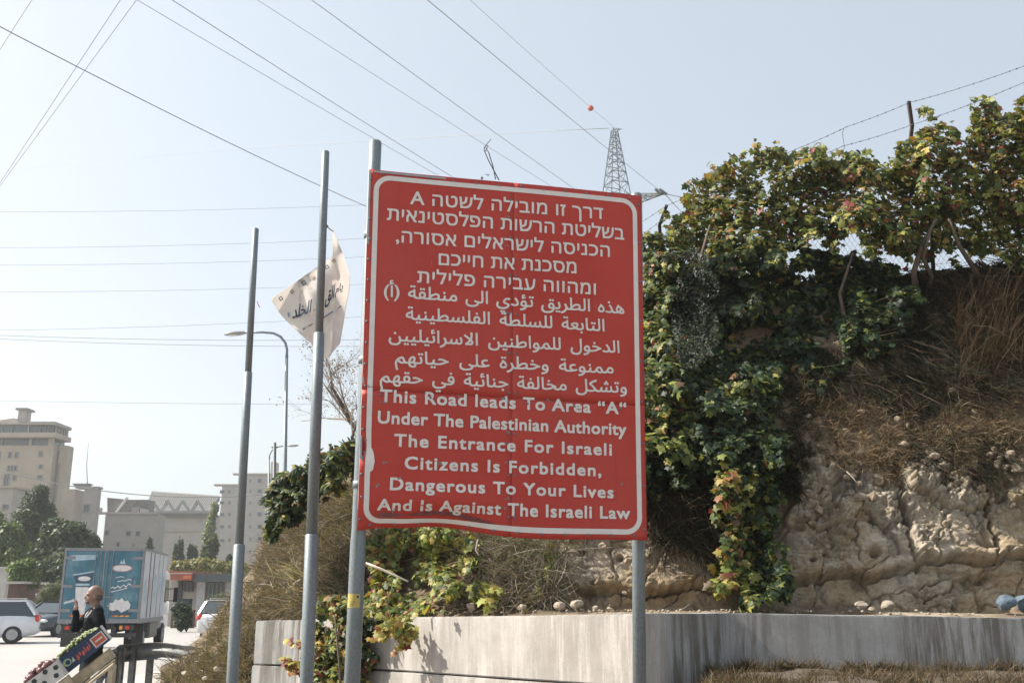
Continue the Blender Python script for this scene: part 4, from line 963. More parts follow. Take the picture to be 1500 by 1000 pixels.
# ------------------------------------------------------------------ barbed wire fence on the crest
fence = thing('chain_link_fence', 'barbed wire and chain link fence with cranked dark posts along the top of the bank', 'fence', tuple(at(1340, 410, 12.95)))
def fp(px, py, dY=0): return at(px, py, 13.05 + dY) if px > 1100 else at(px, py, 13.05 + (1100 - px) * .006 + dY)
def wire(parent, pts, r, name='wire', mat='wire', n=5, wc=True):
    m = MB(); m.tube(pts, r, n); return m.build(name, M[mat], parent, wc=wc)
for pts in ([(1331, 149, -.1), (1336, 185, -.1), (1334, 203, -.1), (1352, 238, .25), (1364, 330, .3), (1368, 420, .3)], [(977, 300, -.1), (966, 330, -.05), (967, 345, 0), (970, 400, .2), (975, 440, .2)], [(1640, 60, -.1), (1644, 112, -.1), (1662, 150, .2), (1680, 340, .3)]):
    P_ = [fp(*p) for p in pts]; m = MB()
    for a, b in zip(P_[:-1], P_[1:]): m.bar(a, b + (b - a).normalized() * .012, .045, .045, (0, 1, 0))
    m.build('fence_post', M['rust'], fence, wc=True)
def barbed(L, seed):
    random.seed(seed); pts = []
    for (x0, y0), (x1, y1) in zip(L[:-1], L[1:]):
        for t in range(8):
            f = t / 8; sag = 2.2 * 4 * f * (1 - f) * abs(x1 - x0) / 160; pts.append(fp(x0 + (x1 - x0) * f, y0 + (y1 - y0) * f + sag, -.15))
    pts.append(fp(*L[-1], -.15)); m = MB(); m.tube(pts, .0035, 5)
    for a, b in zip(pts[:-1], pts[1:]):
        n = max(1, int((b - a).length / .11))
        for k in range(n):
            c = a.lerp(b, k / n); d1 = Vector([random.gauss(0, 1) for _ in range(3)]).normalized() * .018; m.tube([c - d1, c + d1], .003, 4)
            d2 = Vector([random.gauss(0, 1) for _ in range(3)]).normalized() * .012; m.tube([c - d2, c + d2], .0045, 4)
    m.build('barbed_wire', M['wire'], fence, wc=True)
barbed([(1640, 58), (1500, 97), (1331, 151), (1240, 186), (1165, 219), (1060, 262), (975, 302), (900, 350)], 1)
barbed([(1642, 82), (1500, 121), (1336, 183), (1235, 214), (1160, 244), (1050, 288), (970, 322), (900, 372)], 2)
barbed([(1000, 338), (967, 345), (943, 340), (890, 345)], 3)
wire(fence, [fp(1236, 188, -.15), fp(1234, 196, -.15), fp(1237, 214, -.15), fp(1234, 232, -.15)], .004, 'tie_wire')
wire(fence, [fp(1161, 223, -.15), fp(1162, 240, -.15), fp(1159, 252, -.15)], .004, 'tie_wire')
# chain link: diamond mesh of real wires
m = MB(); a0, a1 = fp(1110, 430, .3), fp(1690, 330, .3); n = 150
zb = lambda x: float(np.interp(x, [fp(975, 430).x, fp(1180, 420).x, fp(1340, 412).x, fp(1500, 385).x, fp(1690, 335).x], [fp(975, 430).z, fp(1180, 420).z, fp(1340, 412).z, fp(1500, 385).z, fp(1690, 335).z])) - .1
Hh = 1.15; st_ = .075
x = a0.x
while x < a1.x:
    for sgn in (1, -1):
        z0 = zb(x); p = Vector((x, 13.35, z0)); q = Vector((x + sgn * Hh * .62, 13.35 + (.008 * sgn), zb(x + sgn * Hh * .62) + Hh)); m.tube([p, q], .0022, 3, cap=False)
    x += st_
o = m.build('chain_link', M['galv'], fence, wc=True); o['kind'] = 'stuff'
# ------------------------------------------------------------------ tall grey poles, flag, street lamps
def pole(label, top, bot, Y0, Y1, joints, r, group):
    """bot/top in photo positions with depths; joints: photo y of the sleeves"""
    t_ = at(*top, Y1); b_ = at(*bot, Y0); g = line_down(t_, b_, 0)
    root = thing('steel_pole', label, 'pole', tuple(g), 0, group)
    zs = [0] + [at(bot[0] + (top[0] - bot[0]) * (bot[1] - y) / (bot[1] - top[1]), y, Y0 + (Y1 - Y0) * (bot[1] - y) / (bot[1] - top[1])).z for y in joints] + [t_.z]
    for i in range(len(zs) - 1):
        m = MB(); a = line_down(t_, b_, zs[i]); b = line_down(t_, b_, zs[i + 1]); ra = r[i]; m.tube([a, b - (b - a) * .004, b], [ra, ra, ra * .82], 18); m.build('pole_section', M['galv'], root, wc=True)
    m = MB(); m.tube([g, g + Vector((0, 0, .02))], r[0] * 2.2, 4); m.build('base_plate', M['galv'], root, wc=True)
    return t_, b_
pa = pole('left and shorter of the two tall grey poles, standing before the brown slope', (374.5, 335), (340, 1000), 7.3, 7.5, [797, 545], [.041, .031, .0255], 'tall bare steel poles')
pb = pole('taller grey pole with a torn white flag behind it, left of the sign', (477, 222), (449, 1000), 7.0, 7.2, [782, 488], [.046, .040, .030], 'tall bare steel poles')

# flag: sheet given by a curved outline, real cloth folds
def flag():
    root = thing('flag', 'torn white cloth flag with blue Arabic writing blowing from the taller pole', 'flag', tuple(at(478, 345, 7.3)))
    # rows from top-right corner fold: each row left -> right in photo coordinates
    rows = [[(487, 337), (488, 339), (489, 340), (490, 342)],
            [(487, 378), (491, 370), (497, 366), (502, 371)],
            [(462, 393), (480, 384), (496, 380), (511, 400)],
            [(430, 415), (462, 404), (492, 404), (513, 402)],
            [(396, 438), (432, 432), (474, 428), (512, 424)],
            [(412, 462), (444, 452), (476, 446), (507, 448)],
            [(432, 482), (456, 474), (480, 470), (502, 480)],
            [(456, 503), (468, 500), (482, 498), (498, 503)],
            [(470, 520), (475, 522), (480, 526), (487, 516)]]
    rows = np.array(rows, float); nr, nc = 48, 56
    ti = np.linspace(0, 8, nr); tj = np.linspace(0, 3, nc)
    A = np.array([[np.interp(ti, range(9), rows[:, j, k]) for j in range(4)] for k in range(2)])       # 2,4,nr
    G = np.array([[np.interp(tj, range(4), A[k, :, i]) for i in range(nr)] for k in range(2)])          # 2,nr,nc
    
    X, Yp = G
    D_ = 7.42 + .03 * np.sin(X / 11. + Yp / 23.) + .016 * np.sin(X / 5. - Yp / 9.) * ((X > 440)) + .10 * np.clip((X - 494) / 14., 0, 1.5) ** 2 - .04 * np.exp(-((X - 488 + (Yp - 470) * .1) / 5.) ** 2) * (Yp > 440)
    Pw = at_arr(X, Yp, D_)
    me = grid_mesh('cloth', Pw - np.array(root.location), M_flag); o = link_mesh('cloth', me, root)
    so_ = o.modifiers.new('thickness', 'SOLIDIFY'); so_.thickness = .0016
    # print on the cloth: blue lettering and small squares
    def strip(polys, name, mat):
        m = MB()
        for pl in polys:
            pts = [at(x, y, 7.42 + .03 * math.sin(x / 11. + y / 23.) + .016 * math.sin(x / 5. - y / 9.) * (x > 440) - .016) - root.location for x, y in pl]
            m.add(pts, [tuple(range(len(pts)))])
        m.build(name, mat, root)
    sq = []
    for cx, cy, s_ in ((411.5, 437, 3.6), (445, 414, 4), (479, 391, 3.6)):
        q = [(cx - s_, cy - s_ * .2), (cx + s_ * .2, cy - s_), (cx + s_, cy + s_ * .3), (cx - s_ * .3, cy + s_ * 1.1)]
        for a, b in zip(q, q[1:] + q[:1]):
            i1 = ((a[0] - cx) * .55 + cx, (a[1] - cy) * .55 + cy); i2 = ((b[0] - cx) * .55 + cx, (b[1] - cy) * .55 + cy); sq.append([a, b, i2, i1])
    strip(sq, 'printed_square', M_blueprint)
    sq = [[(cx - 4, cy), (cx, cy - 4), (cx + 4, cy), (cx, cy + 4)] for cx, cy in ((428, 427), (457, 405), (489, 382))]
    strip(sq, 'printed_square', M_tanprint)
    # lettering: presentation forms along a rising baseline
    for body, p0, p1, h in ((arabic('الخلد'), (428, 467), (455, 457), 19), (arabic('ب'), (459, 455), (463, 453), 5), (arabic('الق'), (476, 444), (489, 436), 21), (arabic('يام'), (491, 430), (502, 424), 12)):
        vs, fs = text_mesh(body, h, math.dist(p0, p1), .012, 'word', 'ا'); t = Vector((p1[0] - p0[0], p1[1] - p0[1])).normalized()
        m = MB(); out = []
        for x, y, z in vs:
            qx = p0[0] + t.x * x + t.y * y * -1 * -1 * .0 + y * .12; qy = p0[1] + t.y * x - y
            out.append(at(qx, qy, 7.42 + .03 * math.sin(qx / 11. + qy / 23.) + .016 * math.sin(qx / 5. - qy / 9.) * (qx > 440) - .020 - z * .001) - root.location)
        m.add(out, fs); m.build('lettering', M_blueprint, root)
    strip([[(421, 458), (424, 457), (424, 463), (422, 465)], [(443, 481), (459, 473), (458, 475), (444, 484)], [(470, 466), (500, 447), (500, 449), (472, 468)]], 'lettering', M_blueprint2)
    m = MB(); m.tube([at(479, 331, 7.2) - root.location, at(481, 334, 7.3) - root.location, at(488, 339, 7.42) - root.location], .004, 5); m.tube([at(476, 329, 7.18) - root.location, at(480, 333, 7.19) - root.location], .012, 6)
    m.tube([at(478, 524, 7.42) - root.location, at(478, 536, 7.42) - root.location, at(477, 545, 7.42) - root.location], .0025, 4)
    m.build('tie_cord', plain('reddish_cord', (.25, .10, .07), .9), root)
M_flag, nt_, bs_ = nodes_mat('white_cotton'); nzf = noise_tex(nt_, 9, 6, .6)
cf = ramp(nt_, nzf.outputs[0], [(.3, (.74, .72, .70)), (.7, (.82, .80, .78))]); nt_.links.new(cf.outputs[0], bs_.inputs['Base Color']); bs_.inputs['Roughness'].default_value = .9
trn = nt_.nodes.new('ShaderNodeBsdfTranslucent'); trn.inputs[0].default_value = (.88, .84, .80, 1); mxs = nt_.nodes.new('ShaderNodeMixShader'); mxs.inputs[0].default_value = .55
nt_.links.new(bs_.outputs[0], mxs.inputs[1]); nt_.links.new(trn.outputs[0], mxs.inputs[2]); nt_.links.new(mxs.outputs[0], nt_.nodes['Material Output'].inputs[0])
M_blueprint = plain('dark_blue_print', (.03, .05, .10), .9); M_blueprint2 = plain('faded_blue_print', (.22, .27, .36), .9); M_tanprint = plain('tan_print', (.42, .34, .28), .9)
flag()
m = MB(); m.tube([at(377, 441, 7.42), at(378, 446, 7.42), at(380.5, 450, 7.42)], .004, 4)
t_o = m.build('string_scrap', plain('red_string', (.45, .08, .05), .9)); tag(t_o, 'tiny red scrap of string caught on the shorter tall pole', 'string')

def street_lamp(label, base, top, arm, head, Y, r=.075):
    root = thing('street_lamp', label, 'street lamp', tuple(at(base[0], base[1], Y)), 0, 'street lamps along the road')
    g = Vector((at(*base, Y).x, Y, 0)); root.location = g
    m = MB(); m.tube([g, at(*top, Y)], [r, r * .6], 12); m.build('lamp_post', M['galv'], root, wc=True)
    m = MB(); m.tube([at(x, y, Y) for x, y in arm], r * .5, 8); m.build('lamp_arm', M['galv'], root, wc=True)
    a, b = at(*head[0], Y), at(*head[1], Y); c = (a + b) / 2; d = (b - a); ang = math.atan2(d.z, d.x)
    m = MB(); Mx = Matrix.Rotation(-ang, 3, 'Y'); m.ell(c, (d.length / 2, .14 * r / .075, .065 * r / .075), Mx, 16, 8); m.build('lamp_head', M_lamp, root, wc=True)
    m = MB(); m.ell(c + Vector((-.05, 0, -.03)), (d.length * .33, .10 * r / .075, .05 * r / .075), Mx, 14, 7); m.build('lamp_glass', M['clear_lens'], root, wc=True)
M_lamp = plain('lamp_housing', (.30, .31, .32), .4, .3)
street_lamp('nearer curved arm street lamp rising behind the two tall poles', (417.5, 875), (420, 520), [(420, 525), (420.5, 512), (418, 502), (411, 493), (401, 488), (385, 486.5), (360, 487)], ((328, 490), (361, 487)), 32, .085)
street_lamp('small distant street lamp over the ivy on the crest', (394, 875), (394, 672), [(394, 676), (395, 666), (399, 658), (407, 654), (418, 652.5), (428, 652)], ((420, 653), (438, 652)), 62, .085)
up = thing('utility_pole', 'thin dark utility pole on the crest beside the small distant lamp', 'pole', (at(402, 875, 45).x, 45, 0))
m = MB(); m.tube([Vector((at(402, 875, 45).x, 45, 0)), at(402.5, 648, 45)], [.10, .07], 10); m.build('mast', M['dark_steel'], up, wc=True)
m = MB(); m.bar(at(398, 655, 45), at(407, 655, 45), .06, .06); m.build('cross_bar', M['dark_steel'], up, wc=True)
lw = thing('utility_pole', 'short dark pole stub standing up from the ivy near the sign', 'pole', tuple(at(484, 668, 17.5)))
m = MB(); m.tube([at(484, 672, 17.2) - Vector((0, 0, 2.2)), at(483.5, 651, 17.2)], .028, 8); m.build('mast', M['dark_steel'], lw, wc=True)
m = MB(); m.tube([at(483.5, 651.4, 17.2), at(483.5, 650, 17.2)], .035, 8); m.build('cap', M['dark_steel'], lw, wc=True)

# ------------------------------------------------------------------ lattice pylon and lines
PYD = 92.0
def pylon():
    base = at(903, 875, PYD); base.z = 0; root = thing('power_pylon', 'tall grey lattice power pylon standing far behind the sign', 'pylon', tuple(base))
    cx = at(903, 300, PYD).x; top = at(903, 190, PYD).z; zw = at(903, 284, PYD).z; hw = (at(921.5, 284, PYD).x - at(886.5, 284, PYD).x) / 2 * .85
    def w(z): return .22 + (hw - .22) * (top - z) / (top - zw) if z > zw - 3 else hw + (zw - 3 - z) * .06
    ms = MB(); br = MB(); rot = rad(22)
    def cor(z, k): a = rot + math.pi / 4 + k * math.pi / 2; return Vector((cx + w(z) * 1.414 * math.cos(a), PYD + w(z) * 1.414 * math.sin(a), z))
    zs = [top]; 
    while zs[-1] > 0: zs.append(max(0, zs[-1] - max(.75, w(zs[-1]) * 1.5)))
    for k in range(4):
        for a, b in zip(zs[:-1], zs[1:]): ms.bar(cor(a, k), cor(b, k), .085, .085, (0, 1, 0))
    for a, b in zip(zs[:-1], zs[1:]):
        for k in range(4):
            br.bar(cor(a, k), cor(b, (k + 1) % 4), .042, .042, (0, 1, 0)); br.bar(cor(a, (k + 1) % 4), cor(b, k), .042, .042, (0, 1, 0)) if k % 2 else None
            br.bar(cor(b, k), cor(b, (k + 1) % 4), .06, .06, (0, 1, 0))
    ms.build('corner_leg', M_pyl, root, wc=True); br.build('bracing', M_pyl, root, wc=True)
    m = MB(); m.tube([at(899, 190, PYD), at(908, 190, PYD - 1)], .06, 5); m.tube([at(895, 187.5, PYD), at(912, 189.5, PYD)], .03, 5); m.build('peak_bar', M_pyl, root, wc=True)
    # crossarms at two levels, reaching out both ways
    def arm(tip, zlow, zup, yo=0):
        m = MB(); c0 = Vector((cx, PYD, 0)); tipv = tip; sx = 1 if tip.x > cx else -1
        n = 7
        rails = []
        for (z, y_) in ((zlow, -1.0), (zlow, 1.0), (zup, -.6), (zup, .6)):
            p = Vector((cx + sx * w(z) * .9, PYD + y_ * w(z) * .8, z)); rails.append([p.lerp(tipv, i / n) for i in range(n + 1)])
            m.bar(p, tipv, .12, .12, (0, 1, 0))
        for i in range(n):
            m.bar(rails[0][i], rails[2][i + 1], .06, .06, (0, 1, 0)); m.bar(rails[1][i], rails[3][i + 1], .06, .06, (0, 1, 0)); m.bar(rails[0][i], rails[1][i + 1], .06, .06); m.bar(rails[2][i], rails[0][i], .06, .06, (0, 1, 0))
        m.build('crossarm', M_pyl, root, wc=True)
    tipR = at(974, 283, PYD - 2.5); arm(tipR, at(903, 300, PYD).z, at(903, 287, PYD).z)
    tipL = Vector((2 * cx - tipR.x, PYD + 2.5, tipR.z)); arm(tipL, at(903, 300, PYD).z, at(903, 287, PYD).z)
    for dz in (-7, ): 
        arm(tipR + Vector((1.2, 0, dz)), at(903, 300, PYD).z + dz, at(903, 287, PYD).z + dz); arm(tipL + Vector((-1.2, 0, dz)), at(903, 300, PYD).z + dz, at(903, 287, PYD).z + dz)
    m = MB()
    for a, b in (((960, 277), (966, 283)), ((966, 277), (973, 284)), ((969, 279), (976, 284))):
        p, q = at(*a, PYD - 2.5), at(*b, PYD - 2.5)
        for i in range(5): c = p.lerp(q, i / 4); m.tube([c, c + (q - p).normalized() * .10], [.17, .10], 8)
        m.tube([p, q], .05, 5)
    m.build('insulator', plain('glass_insulator', (.10, .13, .12), .3), root, wc=True)
M_pyl = plain('pylon_steel', (.13, .15, .155), .6, .3)
pylon()
def cable(label, a, b, r, sag=0, group='overhead power lines', mat=None, n=24, mid=None):
    (ax, ay, aY), (bx, by, bY) = a, b; p, q = at(ax, ay, aY), at(bx, by, bY); pts = []
    for i in range(n + 1):
        t = i / n; v = p.lerp(q, t); v.z -= sag * 4 * t * (1 - t); pts.append(v)
    root_m = MB(); root_m.tube(pts, r, 6); o = root_m.build('power_line', mat or M_cab); tag(o, label, 'cable', group); return o
M_cab = plain('dull_conductor', (.27, .28, .29), .6, .3)
R1 = .016
cable('thick cable crossing the upper left sky down to the left sign edge', (-60, 8, 16), (556, 311, 30), .011, .12)
cable('short steep cable cutting the top left corner of the sky', (66, -30, 20), (-20, 104, 26), .0085)
cable('left of the two steep cables meeting at the left edge of the picture', (196, -30, 17), (-25, 306, 32), .0085)
cable('right of the two steep cables meeting at the left edge of the picture', (222, -30, 17), (-25, 306.5, 33), .0085)
cable('lower of the twin cables running down to the sign top beside the left post', (150, -30, 40), (700, 290, 78), R1, .1)
cable('upper of the twin cables running down to the sign top beside the left post', (205, -30, 38), (705, 285, 78), R1 * 1.25, .1)
cable('faint cable passing behind the tie wire above the sign', (330, -30, 44), (860, 305, 82), R1 * .85, .1)
cable('cable ending above the middle right of the sign top', (415, -30, 40), (875, 300, 88), R1 * 1.15, .1)
cable('cable running down to the right arm of the pylon', (590, -30, 34), (966, 279, PYD - 2.5), R1 * 1.1, .1)
cable('thin earth wire carrying the orange ball down to the pylon peak', (655, -30, 50), (902, 189, PYD), R1 * .8, .1)
cable('line from the pylon arm dipping away right towards the fence', (975, 284, PYD - 2.5), (1060, 296, 200), .05, .3)
cable('thin line leaving the pylon arm below the barbed wire', (974, 284, PYD - 2.5), (1010, 322, 180), .04, .1)
cable('very faint line from the pylon peak to the upper left', (892, 188, PYD), (0, 252, 220), .028, -1.0)
for i, (y0, y1, nm) in enumerate(((310, 299, 'uppermost'), (363, 348, 'second'), (388, 375, 'third'), (427, 415, 'fourth'), (484, 462, 'fifth'), (490, 497, 'sixth'), (495, 507, 'seventh'), (586, 592, 'lowest'))):
    cable(f'{nm} of the faint distant level lines behind the tall poles', (-30, y0, 165), (560, y1, 175), .030 if i not in (5, 6) else .04, .5 if i != 7 else .2, 'faint distant lines')
b_ = thing('marker_ball', 'small orange aviation marker ball on the thin wire above the pylon', 'marker ball', tuple(at(865, 158, 82.5)))
m = MB(); c = at(865, 158.5, 82.5); m.ell(c, .27, None, 18, 12); m.build('shell', plain('faded_orange', (.50, .10, .06), .6), b_, wc=True)
m = MB(); m.tube([c + Vector((-.30, 0, .0)), c + Vector((.30, 0, 0))], .05, 8); m.build('clamp', M_pyl, b_, wc=True)
cable('pale service cable sagging across the front of the distant buildings', (-20, 684, 60), (640, 668, 70), .028, 2.3, 'service cables')
# ------------------------------------------------------------------ distant hillside and buildings
hx = np.linspace(-260, 260, 90); hy = np.linspace(70, 520, 80); HX2, HY2 = np.meshgrid(hx, hy, indexing='ij')
s01 = lambda t: np.clip(t, 0, 1) ** 2 * (3 - 2 * np.clip(t, 0, 1))
HZ = 5.0 * s01((HY2 - 78) / 90) + 3 * s01((HY2 - 200) / 150) + .8 * fbm(HX2 / 30, HY2 / 30, 0, 3, 3) * s01((HY2 - 80) / 40) - 5.5 * s01((HY2 - 430) / 90) - .05 - 3.5 * s01((60 - np.abs(HX2 + 0)) / 10) * 0
o = link_mesh('far_hillside', grid_mesh('far_hillside', np.stack([HX2, HY2, HZ], -1), M['far_hill'])); o['kind'] = 'structure'
def stonemat(name, c, sc=.5): return plain(name, c, .9, 0, sc, .12)
M['lime'] = stonemat('cream_limestone', (.42, .36, .29)); M['lime2'] = stonemat('grey_limestone', (.36, .33, .30)); M['lime3'] = stonemat('pinkish_limestone', (.42, .375, .34))
M['slab'] = stonemat('grey_slab', (.26, .25, .25)); M['wglass'] = plain('window_glass', (.045, .075, .085), .12, 0, .3, .3, 0, .7); M['roofgrey'] = plain('ribbed_grey_roof', (.17, .165, .155), .7, 0, 1, .2)
def bbox(mb, px0, px1, py0, py1, Y, depth, zb=None):
    a = at(px0, py1, Y); b = at(px1, py0, Y); mb.box(a.x, b.x, Y, Y + depth, a.z if zb is None else zb, b.z); return mb
def bld(label, px, Y): return thing('building', label, 'building', (at(px, 875, Y).x, Y, 7.0), 0)
def win(root, px0, px1, py0, py1, Y, fr=.12, mull=0, mat='slab'):
    a = at(px0, py1, Y); b = at(px1, py0, Y); m = MB(); y0, y1 = Y - .10, Y + .04
    m.box(a.x, b.x, y0, y1, a.z, a.z + fr); m.box(a.x, b.x, y0, y1, b.z - fr, b.z); m.box(a.x, a.x + fr, y0, y1, a.z + fr, b.z - fr); m.box(b.x - fr, b.x, y0, y1, a.z + fr, b.z - fr)
    for k in range(mull): x = a.x + (b.x - a.x) * (k + 1) / (mull + 1); m.box(x - fr / 2, x + fr / 2, y0 + .01, y1, a.z + fr, b.z - fr)
    w_ = m.build('window', M[mat], root, wc=True)
    m = MB(); m.box(a.x + fr * .6, b.x - fr * .6, Y - .03, Y + .02, a.z + fr * .6, b.z - fr * .6); m.build('pane', M['wglass'], w_, wc=True)
def winx(root, X, Y0, Y1, z0, z1, fr=.12, mull=0):          # window in a side wall (plane X = const, facing +X)
    m = MB(); x0, x1 = X - .04, X + .10
    m.box(x0, x1, Y0, Y1, z0, z0 + fr); m.box(x0, x1, Y0, Y1, z1 - fr, z1); m.box(x0, x1, Y0, Y0 + fr, z0 + fr, z1 - fr); m.box(x0, x1, Y1 - fr, Y1, z0 + fr, z1 - fr)
    for k in range(mull): z = z0 + (z1 - z0) * (k + 1) / (mull + 1); m.box(x0, x1 - .01, Y0 + fr, Y1 - fr, z - fr / 2, z + fr / 2)
    w_ = m.build('window', M['slab'], root, wc=True); m = MB(); m.box(X - .02, X + .03, Y0 + fr * .6, Y1 - fr * .6, z0 + fr * .6, z1 - fr * .6); m.build('pane', M['wglass'], w_, wc=True)
def part(root, name, mat, *boxes, Y=None):
    m = MB()
    for b in boxes: bbox(m, *b)
    return m.build(name, M[mat], root, wc=True)
# tower with glazed top storeys
D = 160; t = bld('tall cream stone tower block with two glazed top storeys at the far left', 40, D)
part(t, 'wall', 'lime', (-70, 79, 652, 830, D, 2.2)); part(t, 'wall', 'lime', (79.2, 88, 652, 830, D + 1.5, 2.4))
part(t, 'upper_storey', 'wglass', (-70, 77, 640, 651.8, D + .3, 4.6)); part(t, 'floor_slab', 'lime', (-74, 82, 633, 640, D - 1.2, 5.8))
part(t, 'top_storey', 'wglass', (-70, 79, 621.5, 633, D - .6, 5.6)); part(t, 'roof_slab', 'lime2', (40, 81, 617, 621.5, D - 1.4, 6.2)); part(t, 'roof_slab', 'lime2', (-74, 40, 619, 621.5, D - 1.2, 6))
for (x0, x1) in ((-30, -27), (2, 4), (16, 18), (40, 43), (58, 59.5), (70, 71.5)): part(t, 'pier', 'lime', (x0, x1, 621.6, 633, D - .9, .5)); 
for (x0, x1) in ((-30, -27), (2, 4), (42, 47), (70, 79)): part(t, 'pier', 'lime', (x0, x1, 640, 652, D - .05, .5))
xa = at(79, 640, D).x; za, zb_ = at(79, 651.8, D).z, at(79, 633, D).z
for k in range(5): m = MB(); y_ = D - .1 + k * 1.02; m.box(xa - .2, xa + .25, y_, y_ + .35, at(79, 633, D).z, at(79, 621.5, D).z); m.build('pier', M['lime'], t, wc=True)
m = MB(); a = at(0, 619, D); b = at(24, 612, D); m.prism([(a.x - 3, a.z), (at(27, 619, D).x, a.z), (at(21, 612, D).x, b.z)], D, D + 6); m.build('hip_roof', M['lime3'], t, wc=True)
ch = part(t, 'chimney', 'lime2', (25, 38, 600, 618, D + 1, 2)); part(t, 'chimney_cap', 'slab', (22.5, 40.5, 597, 600, D + .7, 2.7))
for (x0, x1, y0, y1, mu) in ((11, 18, 661, 671, 0), (21, 28, 661, 671, 0), (56, 63, 660, 669, 0), (-20, -10, 661, 671, 0), (10, 26, 681, 690, 2), (56, 63, 680, 687, 0), (-4, 2, 661, 671, 0), (54, 63, 695, 702, 0), (18, 25, 695, 704, 0), (4, 15, 694, 713, 1), (20, 42, 715, 728, 2)): win(t, x0, x1, y0, y1, D, .14, mu)
win(t, 80.5, 87, 678, 735, D + 1.5, .16, 0); win(t, 84.2, 88, 650, 661, D + 1.45, .12)
# beige block left below tower
D = 140; t = bld('low beige block in front of the tower at the far left edge', 5, D); part(t, 'wall', 'lime3', (-40, 20, 714, 840, D, 8)); win(t, 3, 13, 738, 746, D)
part(t, 'parapet', 'lime', (-42, 21.5, 711.5, 714, D - .3, 8.6))
# block with small penthouse
D = 150; t = bld('plain cream block with one square window and a small grey roof hut', 112, D)
part(t, 'wall', 'lime', (79, 111, 716, 835, D + .8, 4)); part(t, 'wall', 'lime2', (111.2, 144, 715, 835, D, 1.2)); part(t, 'parapet', 'lime2', (110.5, 145, 712, 715, D - .2, 1.6)); part(t, 'roof_hut', 'slab', (108, 130, 709, 712, D + .2, 1)); part(t, 'hut_roof', 'slab', (106, 131, 707.6, 709, D + .0, 1.4))
win(t, 121, 133, 737.5, 750.5, D, .16, 0)
m = MB(); p = at(128, 709, D + 5); m.tube([p, at(127, 680, D + 5), at(129.5, 648, D + 5)], [.07, .05, .03], 6); m.build('antenna_mast', M['dark_steel'], t, wc=True)
# low wing with slanting roof
D = 165; t = bld('low grey stone wing with small windows and a sloping roof, behind the truck', 180, D)
part(t, 'wall', 'lime2', (146, 232, 753, 840, D, 3.5)); m = MB(); pr = [(at(143, 755, D).x, at(143, 752.6, D).z), (at(170, 753, D).x, at(170, 751, D).z), (at(187, 729, D).x, at(187, 729, D).z), (at(143, 725, D).x, at(143, 725, D).z)]
m.prism(pr, D + 4, D + 4.4); m.build('sloping_roof', M['roofgrey'], t, wc=True)
m = MB(); a, b = at(168, 753, D + 3.7), at(187, 728, D + 3.7); m.bar(a, b, .25, .6, (0, 1, 0)); m.build('white_gutter', plain('white_metal', (.75, .75, .75), .5), t, wc=True)
part(t, 'low_roof', 'roofgrey', (188, 218, 731.5, 751, D + 7, 3)); part(t, 'parapet', 'lime3', (146, 233, 749.5, 752.8, D - .2, .6)); part(t, 'water_tank', 'lime3', (142.5, 147, 743, 752.6, D + 1.2, 1))
part(t, 'roof_clutter', 'slab', (192, 204, 742, 749, D + 1, 2)); part(t, 'roof_clutter', 'lime3', (205, 212, 745, 749.4, D + 1, 2))
for (x0, x1, y0, y1) in ((153, 160, 776, 784), (184, 192, 777, 785), (198, 206, 777, 785), (170, 176, 793, 801), (193, 197, 796, 802), (218, 223, 795, 803)): win(t, x0, x1, y0, y1, D, .13)
# hall with big ribbed roof
D = 215; t = bld('big pale hall with dark ribbed roof and braced eaves in the middle distance', 270, D)
part(t, 'wall', 'lime3', (229, 313, 752, 850, D, 5)); part(t, 'string_course', 'lime', (229, 313, 776.5, 778, D - .25, .3))
m = MB(); P_ = [at(210, 751, D - 1), at(306, 751, D - 1), at(322, 727, D + 16), at(222, 720, D + 16)]; m.add(P_ + [p + Vector((0, .2, -.8)) for p in P_], [(0, 1, 2, 3), (7, 6, 5, 4), (0, 4, 5, 1), (1, 5, 6, 2), (2, 6, 7, 3), (3, 7, 4, 0)]); m.build('roof', M['roofgrey'], t, wc=True)
m = MB(); Pn = (P_[1] - P_[0]).cross(P_[3] - P_[0]).normalized(); Pn = -Pn if Pn.y > 0 else Pn
for i in range(34): f_ = (i + .5) / 34; m.bar(P_[0].lerp(P_[1], f_) + Pn * .12, P_[3].lerp(P_[2], f_) + Pn * .12, .25, .25, Pn)
o = m.build('roof_rib', M['roofgrey'], t, wc=True); o['kind'] = 'stuff'
m = MB()
for i, (x0, x1, x2) in enumerate(((214, 224, 234), (236, 246, 256), (258, 268, 278), (280, 290, 300))):
    m.bar(at(x0, 749, D - 1.6), at(x1, 733, D - 1.6), .5, .5, (0, 1, 0)); m.bar(at(x1, 733, D - 1.6), at(x2, 749, D - 1.6), .5, .5, (0, 1, 0))
m.bar(at(212, 749.5, D - 1.6), at(306, 749.5, D - 1.6), .4, .5); m.build('eaves_truss', plain('truss_grey', (.27, .28, .27), .6), t, wc=True)
# stepped hotel
D = 265; t = bld('stepped pale hotel with small square windows between the tall poles', 355, D)
part(t, 'wall', 'lime3', (314, 350, 711, 870, D + .4, 16)); part(t, 'wall', 'lime3', (342, 420, 695, 870, D - .2, 17)); part(t, 'parapet', 'lime', (341, 421, 692.7, 695, D - .5, 2)); part(t, 'parapet', 'lime', (313, 350, 708.6, 711, D + .1, 2)); part(t, 'stair_head', 'lime3', (396, 404, 676, 692.5, D + 5, 4))
for y in (703, 718, 735, 752, 770, 788, 806):
    for (x0, x1) in ((365, 368), (377, 384), (391, 397)): win(t, x0, x1, y - 2.5 if x1 - x0 > 4 else y - 1.5, y + 4, D - .2, .12, 0)
for y in (719, 735, 752, 770, 790):
    for (x0, x1) in ((322, 329), (334, 338)): win(t, x0, x1, y - 1.5, y + 3.5, D + .4, .12, 0)
